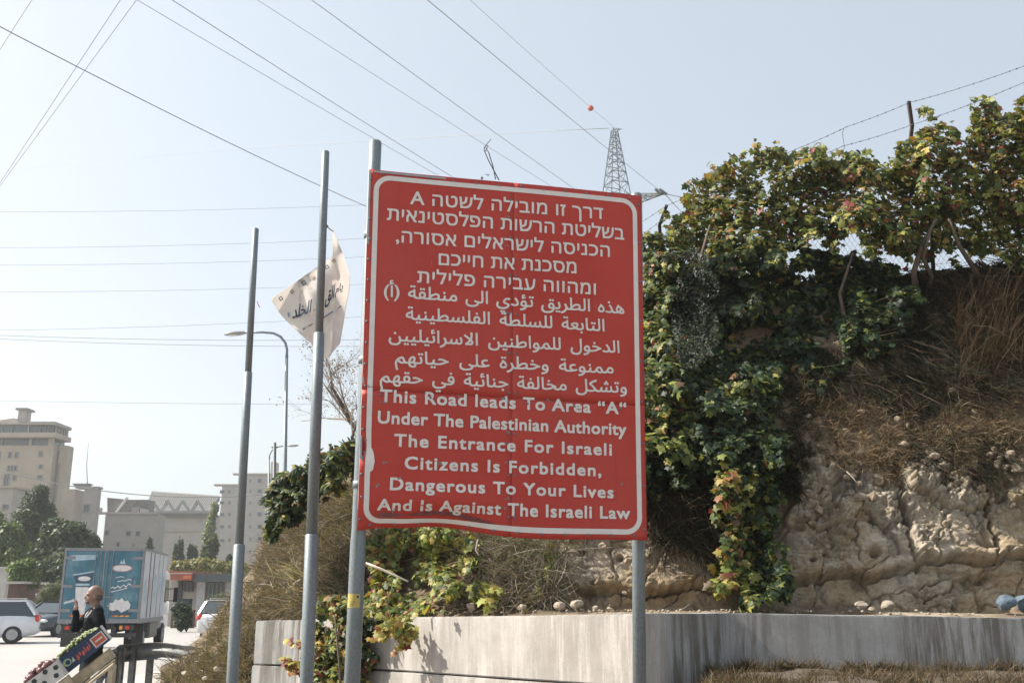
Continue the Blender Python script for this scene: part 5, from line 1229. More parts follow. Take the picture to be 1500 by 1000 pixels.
# awning-fronted shop row
D = 58; t = thing('shop', 'single storey roadside shop row with dark canopy and red fascia behind the truck', 'shop', (at(300, 875, D).x, D, 0))
def zb(px): return 0.0
m = MB(); bbox(m, 245, 372, 850, 915, D + 1.2, 5, 0); m.build('wall', M['lime2'], t, wc=True)
part(t, 'canopy', 'dark_steel', (282, 372, 840, 851.5, D - .4, 6.4)); m = MB(); bbox(m, 243, 281.5, 836, 849, D - .6, 6.6); m.build('fascia', plain('faded_red_board', (.30, .10, .07), .6, 0, 3, .3), t, wc=True)
m = MB(); bbox(m, 244, 281, 838.5, 840.2, D - .66, .04); m.build('fascia_stripe', plain('pale_stripe', (.50, .38, .32), .6), t, wc=True); m = MB(); bbox(m, 268, 280, 842, 847, D - .66, .04); m.build('fascia_panel', plain('orange_panel', (.60, .16, .07), .6), t, wc=True)
for i, (x0, x1, c) in enumerate(((285, 301, (.42, .43, .45)), (327, 340, (.40, .41, .43)), (345, 352, (.40, .41, .43)))): m = MB(); bbox(m, x0, x1, 852, 905, D + .9, .25); m.build('panel', plain('white_panel', c, .5), t, wc=True)
for (x0, x1, y0, y1) in ((303, 314, 853, 905), (315, 326, 853, 905)): win(t, x0, x1, y0, y1, D + 1.1, .06, 0, 'galv')
for (x0, x1, y0, y1) in ((257, 268, 850, 912), (269.5, 283.5, 852, 866)): win(t, x0, x1, y0, y1, D + 1.1, .06, 1, 'dark_steel')
for i, (px, h, w_, c, lab) in enumerate(((262, 1.0, .5, (.10, .06, .05), 'brown crate of goods stacked before the shop doorway'), (272, 1.5, .6, (.03, .04, .045), 'dark vending cabinet before the shop window'), (279, .9, .5, (.16, .06, .05), 'reddish box beside the dark vending cabinet'))):
    p = at(px, 875, D - 1.4); m = MB(); m.box(p.x - w_ / 2, p.x + w_ / 2, D - 1.7, D - 1.1, 0, h); m.box(p.x - w_ / 2 - .03, p.x + w_ / 2 + .03, D - 1.73, D - 1.07, h, h + .05)
    o = m.build('goods_box' if i != 1 else 'cabinet', plain('goods', c, .6), None, .01); tag(o, lab, 'box' if i != 1 else 'cabinet')
# pale boundary wall far left and stepped kerb slabs
t = thing('boundary_wall', 'pale concrete boundary wall at the far left edge behind the white car', 'wall', (at(0, 875, 62).x, 62, 0)); m = MB(); bbox(m, -70, 11, 832, 885, 62, .4, 0); m.build('wall_panel', M['concrete_plain'], t, wc=True); m = MB(); bbox(m, -71, 12, 829.5, 832, 61.9, .6); m.build('coping', M['concrete_plain'], t, wc=True)
t = thing('kiosk', 'low rusty brown kiosk with a pale flat roof behind the parked cars', 'kiosk', (at(22, 875, 56).x, 56, 0)); m = MB(); bbox(m, 10, 33, 855, 885, 56, 2.5, 0); m.build('body', plain('rust_brown', (.09, .05, .04), .8, 0, 2, .4), t, wc=True); m = MB(); bbox(m, 8, 35, 851, 854.5, 55.6, 3.2); m.build('flat_roof', M['concrete_plain'], t, wc=True)

# ------------------------------------------------------------------ far trees
def crown_tree(label, blobs, Y, n, size, pal, trunk, kind='diamond', cat='tree', name='tree', seed=0, depthk=1.0, group=None, mat='leaf'):
    """blobs: (px, py, rx, ry) clumps in photo pixels at depth Y"""
    rs = np.random.RandomState(seed + 900); k = k_at(trunk[0], 850, Y); base = at(trunk[0], trunk[1], Y); root = thing(name, label, cat, tuple(base), 0, group)
    ws = np.array([b[2] * b[3] for b in blobs], float); ids = rs.choice(len(blobs), n, p=ws / ws.sum()); B = np.array(blobs, float)[ids]
    d = rs.normal(0, 1, (n, 3)); d /= np.linalg.norm(d, axis=1, keepdims=True); lump = 1 + .28 * fbm(d[:, 0] * 2.2 + B[:, 0], d[:, 2] * 2.2 + B[:, 1], d[:, 1] * 2.2, 3, seed)
    r = (.62 + .38 * rs.uniform(0, 1, n) ** .6) * lump
    cpos = np.array([tuple(at(b[0], b[1], Y)) for b in blobs])[ids]
    pos = cpos + np.stack([d[:, 0] * r * B[:, 2] * k, d[:, 1] * r * B[:, 2] * k * depthk, d[:, 2] * r * B[:, 3] * k], 1)
    nrm = d + np.array([0, 0, .3]); R = frames(n, nrm, .3, .6, rs)
    me = leaves_mesh('foliage', pos - np.array(base), R, size * rs.uniform(.5, 1.3, n), pick_cols(n, *pal, rs), kind, M[mat]); o = link_mesh('crown', me, root); o['kind'] = 'stuff'
    m = MB(); top = at(blobs[0][0], blobs[0][1], Y) - base; r0 = trunk[2]; m.tube([Vector((0, 0, -1)), top * .45 + Vector((.1, 0, 0)), top], [r0, r0 * .75, r0 * .3], 7)
    for b in blobs[1:]:
        q = at(b[0], b[1], Y) - base; m.tube([top * .35, (top * .35 + q) * .5 + Vector((0, .1, .2)), q], [r0 * .5, r0 * .35, r0 * .15], 5)
    m.build('trunk', M['bark'], root); return root
PT = ([(.030, .055, .035), (.045, .075, .040), (.075, .105, .045)], [4, 4, 2]); PO = ([(.10, .12, .06), (.14, .155, .07), (.07, .09, .045)], [4, 2, 3]); PY_ = ([(.28, .25, .09), (.20, .20, .08), (.12, .14, .06)], [3, 3, 3])
PB = ([(.07, .12, .035), (.10, .16, .05), (.15, .20, .06)], [3, 3, 2]); PP = ([(.16, .20, .10), (.22, .25, .13)], [1, 1])
crown_tree('feathery dark conifer with a pointed leaning top before the tower', [(54, 735, 17, 22), (48, 760, 28, 22), (62, 722, 9, 14), (35, 785, 32, 20), (68, 752, 14, 16)], 78, 9000, .38, PT, (50, 850, .3), 'needle', seed=1)
crown_tree('dark rounded broadleaf tree behind the truck top', [(100, 785, 30, 22), (80, 775, 20, 16), (125, 797, 22, 16), (108, 812, 34, 16), (75, 805, 22, 20)], 72, 9500, .32, PT, (100, 870, .3), 'diamond', seed=2)
crown_tree('mid green loose tree at the left edge below the tower', [(10, 790, 24, 24), (-15, 780, 24, 30), (25, 815, 26, 20), (0, 825, 25, 20)], 74, 8000, .32, PB, (8, 872, .25), 'diamond', seed=3)
crown_tree('dark low hedge tree running behind the white van and the dark saloon', [(60, 838, 30, 16), (90, 845, 24, 22), (30, 845, 20, 10), (85, 865, 20, 14)], 66, 6500, .28, PT, (70, 876, .2), 'diamond', seed=4)
crown_tree('small bright green round tree in front of the dark trees', [(34, 834, 18, 16), (28, 845, 14, 14), (42, 848, 13, 14)], 57, 4500, .20, PB, (35, 874, .12), 'diamond', seed=5)
crown_tree('pale feathery olive bush behind the dark saloon', [(76, 868, 17, 14), (64, 876, 10, 9), (88, 862, 10, 10)], 52, 3600, .20, PO, (76, 888, .06), 'needle', 'bush', 'bush', seed=6)
for i, (px, y0, y1, w_, lab) in enumerate(((258, 796, 822, 3.2, 'slim dark cypress at the left corner of the hall'), (264, 790, 822, 4, 'taller dark cypress next to the slim one before the hall'), (279, 797, 820, 2.8, 'narrow short cypress in the middle of the hall wall'), (285, 800, 820, 2.4, 'thinnest cypress beside the pale green tree'), (219, 788, 812, 3, 'slim cypress seen just above the truck roof'), (336, 812, 832, 3, 'small cypress left of the shorter tall pole'))):
    crown_tree(lab, [(px, (y0 + y1) / 2, w_ * .8, (y1 - y0) / 2), (px, y1 - 7, w_, (y1 - y0) * .3)], 120, 900, .35, PT, (px, y1 + 6, .12), 'diamond', 'cypress', 'cypress_tree', 20 + i, 1, 'cypresses before the hall')
crown_tree('pale green bushy tree between the cypresses', [(308, 805, 9, 13), (312, 795, 7, 12), (303, 812, 8, 10)], 100, 2600, .35, PO, (308, 832, .12), seed=30)
crown_tree('tall thin pale poplar in front of the hall and hotel corner', [(309, 768, 6, 20), (314, 748, 4, 15), (304, 785, 7, 12)], 130, 1400, .40, PP, (309, 832, .12), seed=31)
crown_tree('yellowish dry shrub mass above the shop roof', [(272, 828, 14, 8), (295, 826, 16, 9), (318, 829, 16, 8), (338, 832, 12, 8), (258, 830, 8, 8), (350, 832, 14, 9)], 82, 6500, .26, PY_, (300, 842, .08), 'diamond', 'shrub', 'shrub', 32)
crown_tree('small weedy green bush growing in front of the shop door', [(310, 880, 10, 10), (322, 876, 8, 9), (332, 880, 7, 9), (316, 900, 14, 14)], 50, 1800, .14, PO, (318, 900, .04), 'needle', 'bush', 'bush', 33)
crown_tree('low dark bush beside the truck cab in front of the shop', [(262, 893, 8, 12), (272, 899, 9, 12), (268, 912, 12, 9)], 50, 2400, .16, PT, (266, 908, .05), 'diamond', 'bush', 'bush', 34)
# ------------------------------------------------------------------ vehicles
def pm(name, c, rough=.3, metal=.3):
    m, nt, bs = nodes_mat(name); nz = noise_tex(nt, 4, 5, .6); r = ramp(nt, nz.outputs[0], [(.3, tuple(x * .88 for x in c)), (.7, tuple(min(1, x * 1.08) for x in c))]); nt.links.new(r.outputs[0], bs.inputs['Base Color'])
    bs.inputs['Roughness'].default_value = rough; bs.inputs['Metallic'].default_value = metal; bs.inputs['Coat Weight'].default_value = .5; bs.inputs['Coat Roughness'].default_value = .1; return m
def wheel(root, x, y, r=.32, w=.2, name='wheel'):
    sx = 1 if x > 0 else -1; m = MB(); m.tube([(x - w / 2, y, r), (x - w / 2 + .02, y, r), (x + w / 2 - .02, y, r), (x + w / 2, y, r)], [r * .9, r, r, r * .9], 22); o = m.build(name, M['tyre'], root)
    m = MB(); xx = x + sx * w / 2; m.tube([(xx - sx * .03, y, r), (xx + sx * .006, y, r)], [r * .62, r * .6], 18)
    for k in range(6): a = k * math.pi / 3; m.bar((xx + sx * .012, y, r), (xx + sx * .012, y + math.cos(a) * r * .55, r + math.sin(a) * r * .55), .05, .02, (1, 0, 0))
    m.build('rim', M['rim'], o)
def car(label, loc, rz, paint, L=4.4, Wd=1.76, H=1.46, kind='sedan', group=None):
    root = thing('parked_car', label, 'car', loc, rz, group); hw = Wd / 2
    # stations front(+L/2) to rear: y, half width, z_bottom, z_belt
    f, r_ = L / 2, -L / 2
    st = [(f, .72, .42, .60), (f - .06, .86, .30, .70), (f - .35, .96, .24, .80), (f - .95, 1, .22, .90), (f - 1.25, 1, .22, .95), (0, 1, .22, .97), (r_ + 1.0, 1, .22, 1.0), (r_ + .45, .985, .24, 1.0 if kind != 'sedan' else .99), (r_ + .08, .93, .30, .96), (r_, .84, .38, .86)]
    sec = lambda y, w, zb, zt: [(-w * hw * .9, y, zb), (-w * hw * .99, y, zb + .14), (-w * hw, y, (zb + zt) / 2 + .05), (-w * hw * .955, y, zt - .05), (-w * hw * .88, y, zt), (-w * hw * .4, y, zt + .035), (w * hw * .4, y, zt + .035), (w * hw * .88, y, zt), (w * hw * .955, y, zt - .05), (w * hw, y, (zb + zt) / 2 + .05), (w * hw * .99, y, zb + .14), (w * hw * .9, y, zb)]
    m = MB(); vs = []; [vs.extend(sec(*s)) for s in st]; n = 12; F = [(i * n + k, i * n + (k + 1) % n, (i + 1) * n + (k + 1) % n, (i + 1) * n + k) for i in range(len(st) - 1) for k in range(n)]
    F += [tuple(range(n)), tuple(reversed(range((len(st) - 1) * n, len(st) * n)))]; m.add(vs, F, True); m.build('body', paint, root)
    # cabin
    if kind == 'sedan': cab = [(f - 1.15, .90, .97), (f - 1.85, .74, H - .06), (f - 2.2, .73, H), (-.75, .73, H), (-1.0, .74, H - .05), (r_ + .55, .88, 1.0)]
    else: cab = [(f - 1.05, .90, .97), (f - 1.75, .76, H - .06), (f - 2.1, .75, H), (r_ + .75, .74, H), (r_ + .45, .75, H - .05), (r_ + .12, .88, 1.0)]
    m = MB(); vs = []
    for (y, w, z) in cab:
        vs += [(-hw * .93, y, .95), (-hw * w, y, z - .03 if z > 1.2 else z), (-hw * w * .8, y, z + .015), (hw * w * .8, y, z + .015), (hw * w, y, z - .03 if z > 1.2 else z), (hw * .93, y, .95)]
    n = 6; m.add(vs, [(i * n + k, i * n + k + 1, (i + 1) * n + k + 1, (i + 1) * n + k) for i in range(len(cab) - 1) for k in range(n - 1)], False); m.build('glazing', M['glass'], root)
    m = MB(); z = H + .022; y0, y1 = cab[1][0] + .02, cab[4][0] - .02
    m.box(-hw * .66, hw * .66, y1, y0, H - .02, z); m.build('roof', paint, root, .02)
    m = MB()
    for s in (-1, 1):
        for a, b in ((0, 1), (4, 5)): m.bar((s * hw * .90, cab[a][0], .98), (s * hw * cab[b][1] * .98, cab[b][0], cab[b][2] - .0), .07, .05, (0, 0, 1)) if a == 0 else m.bar((s * hw * cab[a][1] * .98, cab[a][0], cab[a][2]), (s * hw * .89, cab[b][0], .99), .12, .06, (0, 0, 1))
        m.bar((s * hw * .70, y0, H - .01), (s * hw * .70, y1, H - .01), .10, .06); m.bar((s * hw * .92, -.1, .97), (s * hw * .74, -.18, H - .02), .03, .10, (0, 1, 0))
    m.build('pillar', paint, root)
    for s in (-1, 1):
        wheel(root, s * (hw - .10), f - .82); wheel(root, s * (hw - .10), r_ + .82)
        m = MB(); m.ell((s * hw * .68, f - .10, .66), (.20, .14, .075), None, 12, 7); m.build('headlight', M['clear_lens'], root)
        m = MB(); m.ell((s * hw * .80, r_ + .07, .86), (.13, .09, .15), None, 12, 7); m.build('tail_light', M['red_lens'], root)
        m = MB(); m.ell((s * (hw + .07), f - 1.45, 1.02), (.10, .06, .07), None, 10, 6); m.build('mirror', paint, root)
    m = MB(); m.box(-.42, .42, f - .075, f + .012, .44, .60); m.box(-.55, .55, f - .09, f + .004, .33, .40); m.build('grille', M['black'], root, .01)
    m = MB(); m.box(-.26, .26, f + .012, f + .03, .46, .57); m.build('number_plate', plain('plate_white', (.6, .6, .58), .5), root)
    m = MB(); m.box(-.26, .26, r_ - .02, r_ + .02, .62, .73); m.build('number_plate', plain('plate_white', (.6, .6, .58), .5), root)
    m = MB(); m.box(-hw * .8, hw * .8, r_ - .035, r_ + .1, .34, .50); m.build('bumper', paint, root, .03)
    if kind == 'wagon':
        m = MB()
        for s in (-1, 1): m.bar((s * hw * .62, y0 - .1, H + .07), (s * hw * .62, y1 + .1, H + .07), .035, .03); [m.bar((s * hw * .62, y_, H + .0), (s * hw * .62, y_, H + .07), .03, .03, (0, 1, 0)) for y_ in (y0 - .12, 0, y1 + .12)]
        m.build('roof_rail', M['chrome'], root)
    return root
SILV = pm('silver_paint', (.50, .50, .52), .35, .4); WHIT = pm('white_paint', (.62, .64, .68), .3, 0); DARK = pm('dark_blue_paint', (.025, .035, .05), .15, .2); GRYC = pm('grey_paint', (.14, .15, .17), .3, .3)
def gx_(px, Y): return at(px, 880, Y).x
car('white estate car cut by the left edge, seen from its rear side', (gx_(-38, 37.5), 37.5, 0), rad(112), WHIT, 4.5, 1.78, 1.50, 'wagon', 'parked cars')
car('dark saloon with its bonnet to the viewer, between the white car and the truck', (gx_(67, 44), 45.5, 0), rad(172), DARK, 4.5, 1.80, 1.46, 'sedan', 'parked cars')
car('silver estate car seen from behind, right of the truck and half behind the pole', (gx_(331, 40), 42.2, 0), rad(-9), SILV, 4.4, 1.78, 1.50, 'wagon', 'parked cars')
car('pale car roof far behind at the left edge', (gx_(8, 52), 52, 0), rad(80), SILV, 4.3, 1.75, 1.45, 'sedan', 'parked cars')
car('dark parked car far behind, mostly hidden by the white one', (gx_(44, 54), 54, 0), rad(95), GRYC, 4.3, 1.75, 1.45, 'sedan', 'parked cars')

# ---- delivery truck
tr = thing('delivery_truck', 'box delivery truck with blue printed rear doors standing on the road', 'truck', (-11.9, 29.75, 0), rad(10))
bw, z0, z1, BLn = 1.10, .98, 2.98, 4.3
M_frame = plain('dull_frame_aluminium', (.22, .23, .25), .5, .5); M_side = plain('truck_side_white', (.50, .53, .57), .5, 0, 3, .12); M_blue = None
def bluemat():
    m, nt, bs = nodes_mat('printed_blue_door'); a = noise_tex(nt, 1.6, 5, .6); b = noise_tex(nt, 5, 8, .75)
    c = ramp(nt, a.outputs[0], [(.3, (.020, .11, .17)), (.5, (.05, .155, .215)), (.72, (.15, .27, .33))]).outputs[0]
    nt.links.new(mixc(nt, .4, c, ramp(nt, b.outputs[0], [(.4, (.7, .8, .85)), (.7, (1, 1, 1))]).outputs[0], 'MULTIPLY'), bs.inputs['Base Color']); bs.inputs['Roughness'].default_value = .45; return m
M_blue = bluemat(); M_pw = plain('print_white', (.60, .58, .60), .5); M_pink = plain('print_pink', (.50, .30, .32), .5); M_navy = plain('print_navy', (.03, .07, .12), .5); M_pale = plain('print_pale_blue', (.34, .46, .55), .5, 0, 3, .3)
m = MB(); m.box(-bw, bw, .04, BLn, z0, z1); m.build('cargo_box', M_side, tr, .02)
m = MB()
for s in (-1, 1): m.box(s * bw - .05 * (s > 0) - .02 * (s < 0), s * bw + .02 * (s > 0) + .05 * (s < 0), -.01, .10, z0 - .02, z1 + .02)
m.build('corner_post', M_frame, tr, .008)
m = MB(); m.box(-bw - .02, bw + .02, -.015, .10, z1 - .055, z1 + .03); m.build('top_rail', M_frame, tr); m = MB(); m.box(-bw - .02, bw + .02, -.015, .10, z0 - .09, z0 + .03); m.build('sill', M_frame, tr)
for s in (-1, 1):
    x0, x1 = sorted((s * .018, s * (bw - .06))); m = MB(); m.box(x0, x1, -.005, .038, z0 + .035, z1 - .06); dr = m.build('rear_door', M_blue, tr, .004)
    def onp(pts, name, mat, y=-.009):
        m = MB(); m.add([(x * .97, y, .98 + (z - .98) * .91) for x, z in pts], [tuple(range(len(pts)))]); m.build(name, mat, dr)
    # lock rods, hinges
    for q in (.10, .24):
        m = MB(); m.tube([(s * q, -.03, z0 - .04), (s * q, -.03, z1 - .06)], .013, 8); m.build('lock_rod', M['galv'], dr)
    m = MB(); m.box(min(s * .08, s * .34), max(s * .08, s * .34), -.05, -.03, z0 + .62, z0 + .66); m.build('handle', M['galv'], dr)
    for zz in (z0 + .22, z0 + .9, z1 - .30):
        m = MB(); a, b = sorted((s * (bw - .30), s * (bw - .0))); m.box(a, b, -.022, -.006, zz, zz + .09); m.build('hinge', M_frame, dr)
    a, b = sorted((s * .35, s * .82)); 
    for k in range(6): w_ = (b - a) / 6; m = MB(); m.box(a + w_ * k, a + w_ * (k + 1), -.010, -.005, z0 + .09, z0 + .155); m.build('marking', plain('reflective_red', (.50, .06, .03), .4) if k % 2 == 0 else plain('reflective_yellow', (.60, .42, .05), .4), dr)
    el = lambda cx, cz, rx, rz, n=24: [(cx + rx * math.cos(2 * math.pi * i / n), cz + rz * math.sin(2 * math.pi * i / n)) for i in range(n)]
    if s < 0:
        onp([(-.83, 2.36), (-.24, 2.46), (-.30, 2.20), (-.36, 2.0), (-.74, 2.0), (-.78, 2.2)], 'logo', M_navy); onp([(-.85, 2.38), (-.23, 2.50), (-.25, 2.45), (-.84, 2.34)], 'logo', M_pale, -.011); onp(el(-.52, 2.25, .18, .075), 'logo', M_pw, -.012)
        onp([(-.74, 1.99), (-.37, 1.99), (-.42, 1.15), (-.68, 1.15)], 'logo', M_pw, -.010); onp([(-.75, 2.10), (-.35, 2.10), (-.36, 2.03), (-.74, 2.03)], 'logo', M_pale, -.013)
        onp([(-.98, 2.98), (-.2, 3.0), (-.25, 2.85), (-.9, 2.80)], 'logo', M_pale, -.010)
    else:
        onp(el(.52, 2.58, .30, .11), 'logo', M_pink, -.010); onp(el(.52, 2.58, .26, .085), 'logo', M_pw, -.011); onp([(.44, 2.72), (.49, 2.84), (.52, 2.76), (.56, 2.88), (.60, 2.74), (.63, 2.72)], 'logo', M_pale, -.010)
        # cursive script strokes
        for pts, r in (([(.22, 1.92), (.30, 2.0), (.36, 1.95), (.44, 2.03), (.50, 1.97), (.60, 2.06), (.66, 2.0), (.74, 2.10), (.80, 2.06)], .018), ([(.86, 1.98), (.90, 2.20), (.92, 2.0)], .016), ([(.25, 1.84), (.50, 1.90), (.70, 1.97)], .012), ([(.42, 2.16), (.55, 2.2), (.62, 2.18), (.72, 2.24), (.80, 2.22)], .012), ([(.35, 2.28), (.5, 2.32), (.6, 2.30)], .009)):
            m = MB(); V = []
            for i, (x, z) in enumerate(pts): z = .98 + (z - .98) * .91; V += [(x, -.010, z - r), (x, -.010, z + r)]
            m.add(V, [(2 * i, 2 * i + 2, 2 * i + 3, 2 * i + 1) for i in range(len(pts) - 1)]); m.build('lettering', M_pw, dr)
        sp = [(.20, 1.42), (.28, 1.52), (.36, 1.50), (.42, 1.62), (.52, 1.58), (.60, 1.66), (.68, 1.56), (.78, 1.58), (.86, 1.46), (.84, 1.32), (.72, 1.26), (.62, 1.20), (.52, 1.30), (.40, 1.24), (.28, 1.30)]
        onp(sp, 'logo', M_pw); onp([(.30, 1.22), (.50, 1.30), (.62, 1.20), (.80, 1.26), (.95, 1.2), (.9, 1.12), (.3, 1.12)], 'logo', M_navy, -.011)
# side: rub rails, panel joints and door
for y_ in (1.1, 1.75, 2.75, 3.5):
    m = MB(); m.box(bw + .001, bw + .02, y_, y_ + .06, z0 + .05, z1 - .05); m.build('side_rail', M_frame if y_ in (1.1, 1.75) else M_side, tr)
for y_, w_ in ((.25, .7), (1.3, .3), (1.95, .65), (2.95, .45), (3.65, .5)):
    m = MB(); random.seed(int(y_ * 100)); zc = random.uniform(1.6, 2.2); pts = [(bw + .004, y_ + w_ * .5 + w_ * .42 * math.cos(a / 9 * 2 * math.pi) * random.uniform(.7, 1), zc + .45 * math.sin(a / 9 * 2 * math.pi) * random.uniform(.6, 1)) for a in range(9)]
    m.add(pts, [tuple(range(9))]); m.build('logo', M_pale if w_ > .4 else M_pink, tr)
m = MB(); m.box(bw - .01, bw + .03, -.0, BLn, z1 - .02, z1 + .035); m.box(-bw - .03, -bw + .01, 0, BLn, z1 - .02, z1 + .035); m.build('roof_rail', M['galv'], tr)
m = MB(); m.box(bw - .01, bw + .025, -.0, BLn, z0 - .10, z0 + .03); m.build('side_sill', M_frame, tr)
m = MB(); m.box(-.42, -.34, .1, 6.3, .62, .84); m.box(.34, .42, .1, 6.3, .62, .84); [m.box(-.9, .9, y_, y_ + .08, .84, .90) for y_ in (.3, 1.3, 2.3, 3.3, 4.2)]; m.build('chassis', M['black'], tr)
m = MB(); m.box(-1.05, 1.05, -.10, .02, .50, .62); m.box(-.5, -.42, .0, .2, .60, .80); m.box(.42, .5, .0, .2, .6, .8); m.build('under_run_bar', M['black'], tr)
for s in (-1, 1):
    m = MB(); m.box(s * .78 - .20, s * .78 + .20, -.06, .02, .70, .84); tl = m.build('tail_light', M['black'], tr, .01); m = MB(); m.box(s * .82 - .06, s * .82 + .06, -.075, -.058, .72, .82); m.build('lens', M['red_lens'], tl)
    m = MB(); m.box(s * .64 - .04, s * .64 + .04, -.075, -.058, .72, .82); m.build('lens', M['amber_lens'], tl)
    for x_ in (.93, .68): wheel(tr, s * x_, 1.25, .40, .22)
    wheel(tr, s * .93, 4.95, .40, .23)
    m = MB(); m.box(s * .98 - .16, s * .98 + .16, .68, .72, .22, .85); m.build('mud_flap', M['black'], tr)
    m = MB(); V = [(s * (bw - .02), 1.25 + .52 * math.cos(a), .42 + .52 * math.sin(a)) for a in [math.pi * k / 10 for k in range(11)]] ; W2 = [(x - s * .36, y, z) for x, y, z in V]; m.add(V + W2, [(i, i + 1, i + 12, i + 11) for i in range(10)]); m.build('mudguard', M_frame, tr)
m = MB(); m.box(bw - .50, bw - .02, 2.1, 3.5, .40, .90); m.build('side_locker', plain('dusty_locker', (.22, .21, .18), .7), tr, .03)
m = MB(); m.box(-.25, .25, -.03, -.0, .52, .64) if False else m.box(-.24, .24, -.115, -.102, .51, .61); m.build('number_plate', plain('plate_yellow', (.50, .42, .10), .5), tr)
m = MB(); m.prism([(4.55, .60), (6.15, .60), (6.2, 1.25), (5.95, 2.35), (5.6, 2.5), (4.55, 2.5)], -1.0, 1.0, Matrix(((0, 1, 0), (1, 0, 0), (0, 0, 1)))); cb = m.build('cab', pm('cab_white', (.66, .67, .68), .3, 0), tr, .05)
for s in (-1, 1):
    m = MB(); pts = [(s * 1.006, y, z) for y, z in ((5.0, 1.45), (5.95, 1.45), (5.82, 2.2), (5.0, 2.2))]; m.add(pts, [(0, 1, 2, 3)]); m.build('side_window', M['glass'], cb)
    m = MB(); m.box(s * 1.22 - .07, s * 1.22 + .07, 5.95, 6.02, 1.45, 1.95); m.bar((s * 1.0, 5.9, 1.9), (s * 1.22, 5.98, 1.9), .03, .03); m.bar((s * 1.0, 5.9, 1.5), (s * 1.22, 5.98, 1.5), .03, .03); m.build('mirror', M['black'], cb)
m = MB(); m.add([(-.9, 6.19, 1.35), (.9, 6.19, 1.35), (.85, 5.99, 2.28), (-.85, 5.99, 2.28)], [(0, 1, 2, 3)]); m.build('windscreen', M['glass'], cb)
m = MB(); m.box(-.9, .9, 4.45, 4.7, 2.52, 2.95); m.build('cooling_unit', plain('cooling_unit_grey', (.20, .24, .28), .5), tr, .04)

# ---- guard rail: W beam swept along a curve, on flanged posts
rail = thing('guard_rail', 'dented dark steel guard rail curving round towards the viewer beside the fruit crates', 'guard rail', (-6, 15, 0))
RP = [at_z(px, py, .78) for px, py in ((290, 948), (270, 943.5), (240, 941), (212, 940.5), (190, 941), (178, 943), (167, 949), (158, 958), (150, 968), (145, 980), (141, 993), (137, 1012), (130, 1040))]
def resample(P_, n):
    L = [0]; [L.append(L[-1] + (b - a).length) for a, b in zip(P_[:-1], P_[1:])]; out = []
    for i in range(n):
        t = L[-1] * i / (n - 1); k = max(j for j in range(len(L) - 1) if L[j] <= t + 1e-9); out.append(P_[k].lerp(P_[k + 1], (t - L[k]) / (L[k + 1] - L[k])))
    return out
RP = resample(RP, 60)
for _ in range(3): RP = [RP[0]] + [(RP[i - 1] + RP[i] * 2 + RP[i + 1]) / 4 for i in range(1, 59)] + [RP[-1]]
prof = [(0, 0), (.02, -.02), (.075, -.055), (.075, -.095), (.0, -.135), (0, -.175), (.075, -.215), (.075, -.255), (.02, -.29), (0, -.31)]
m = MB(); V = []
for i, p in enumerate(RP):
    t = (RP[min(i + 1, 59)] - RP[max(i - 1, 0)]).normalized(); nn = Vector((t.y, -t.x, 0)); 
    for th_ in (0, .008):
        for o_, z in prof: V.append(p + nn * (o_ - th_) + Vector((0, 0, z + .012 * math.sin(i * .9))))
k = 20
F = [(i * k + j, i * k + j + 1, (i + 1) * k + j + 1, (i + 1) * k + j) for i in range(59) for j in range(9)] + [(i * k + 10 + j, (i + 1) * k + 10 + j, (i + 1) * k + 11 + j, i * k + 11 + j) for i in range(59) for j in range(9)]
F += [(i * k, (i + 1) * k, (i + 1) * k + 10, i * k + 10) for i in range(59)] + [(i * k + 9, i * k + 19, (i + 1) * k + 19, (i + 1) * k + 9) for i in range(59)]
m.add(V, F, True); m.build('rail_beam', plain('weathered_rail_steel', (.12, .125, .125), .55, .4, 6, .45), rail, wc=True)
for px in (251, 217, 193, 173, 163, 156, 288):
    c = min(RP[3:], key=lambda p: abs((750 + FPX * p.x / (p.y * CP + (p.z - 1.6) * SP)) - px)) if px != 288 else RP[1]
    m = MB(); b = Vector((c.x + .04, c.y + .06, 0)); h = c.z - .02
    m.box(b.x - .055, b.x + .055, b.y, b.y + .006, 0, h); m.box(b.x - .055, b.x - .049, b.y, b.y + .09, 0, h); m.box(b.x + .049, b.x + .055, b.y, b.y + .09, 0, h)
    m.build('rail_post', M['dark_steel'], rail, wc=True)
for i in (4, 14, 24, 34, 44): 
    m = MB(); m.ell(RP[i] + Vector((0, -.02, -.155)), (.022, .022, .022), None, 8, 5); m.build('bolt', M['galv'], rail, wc=True)
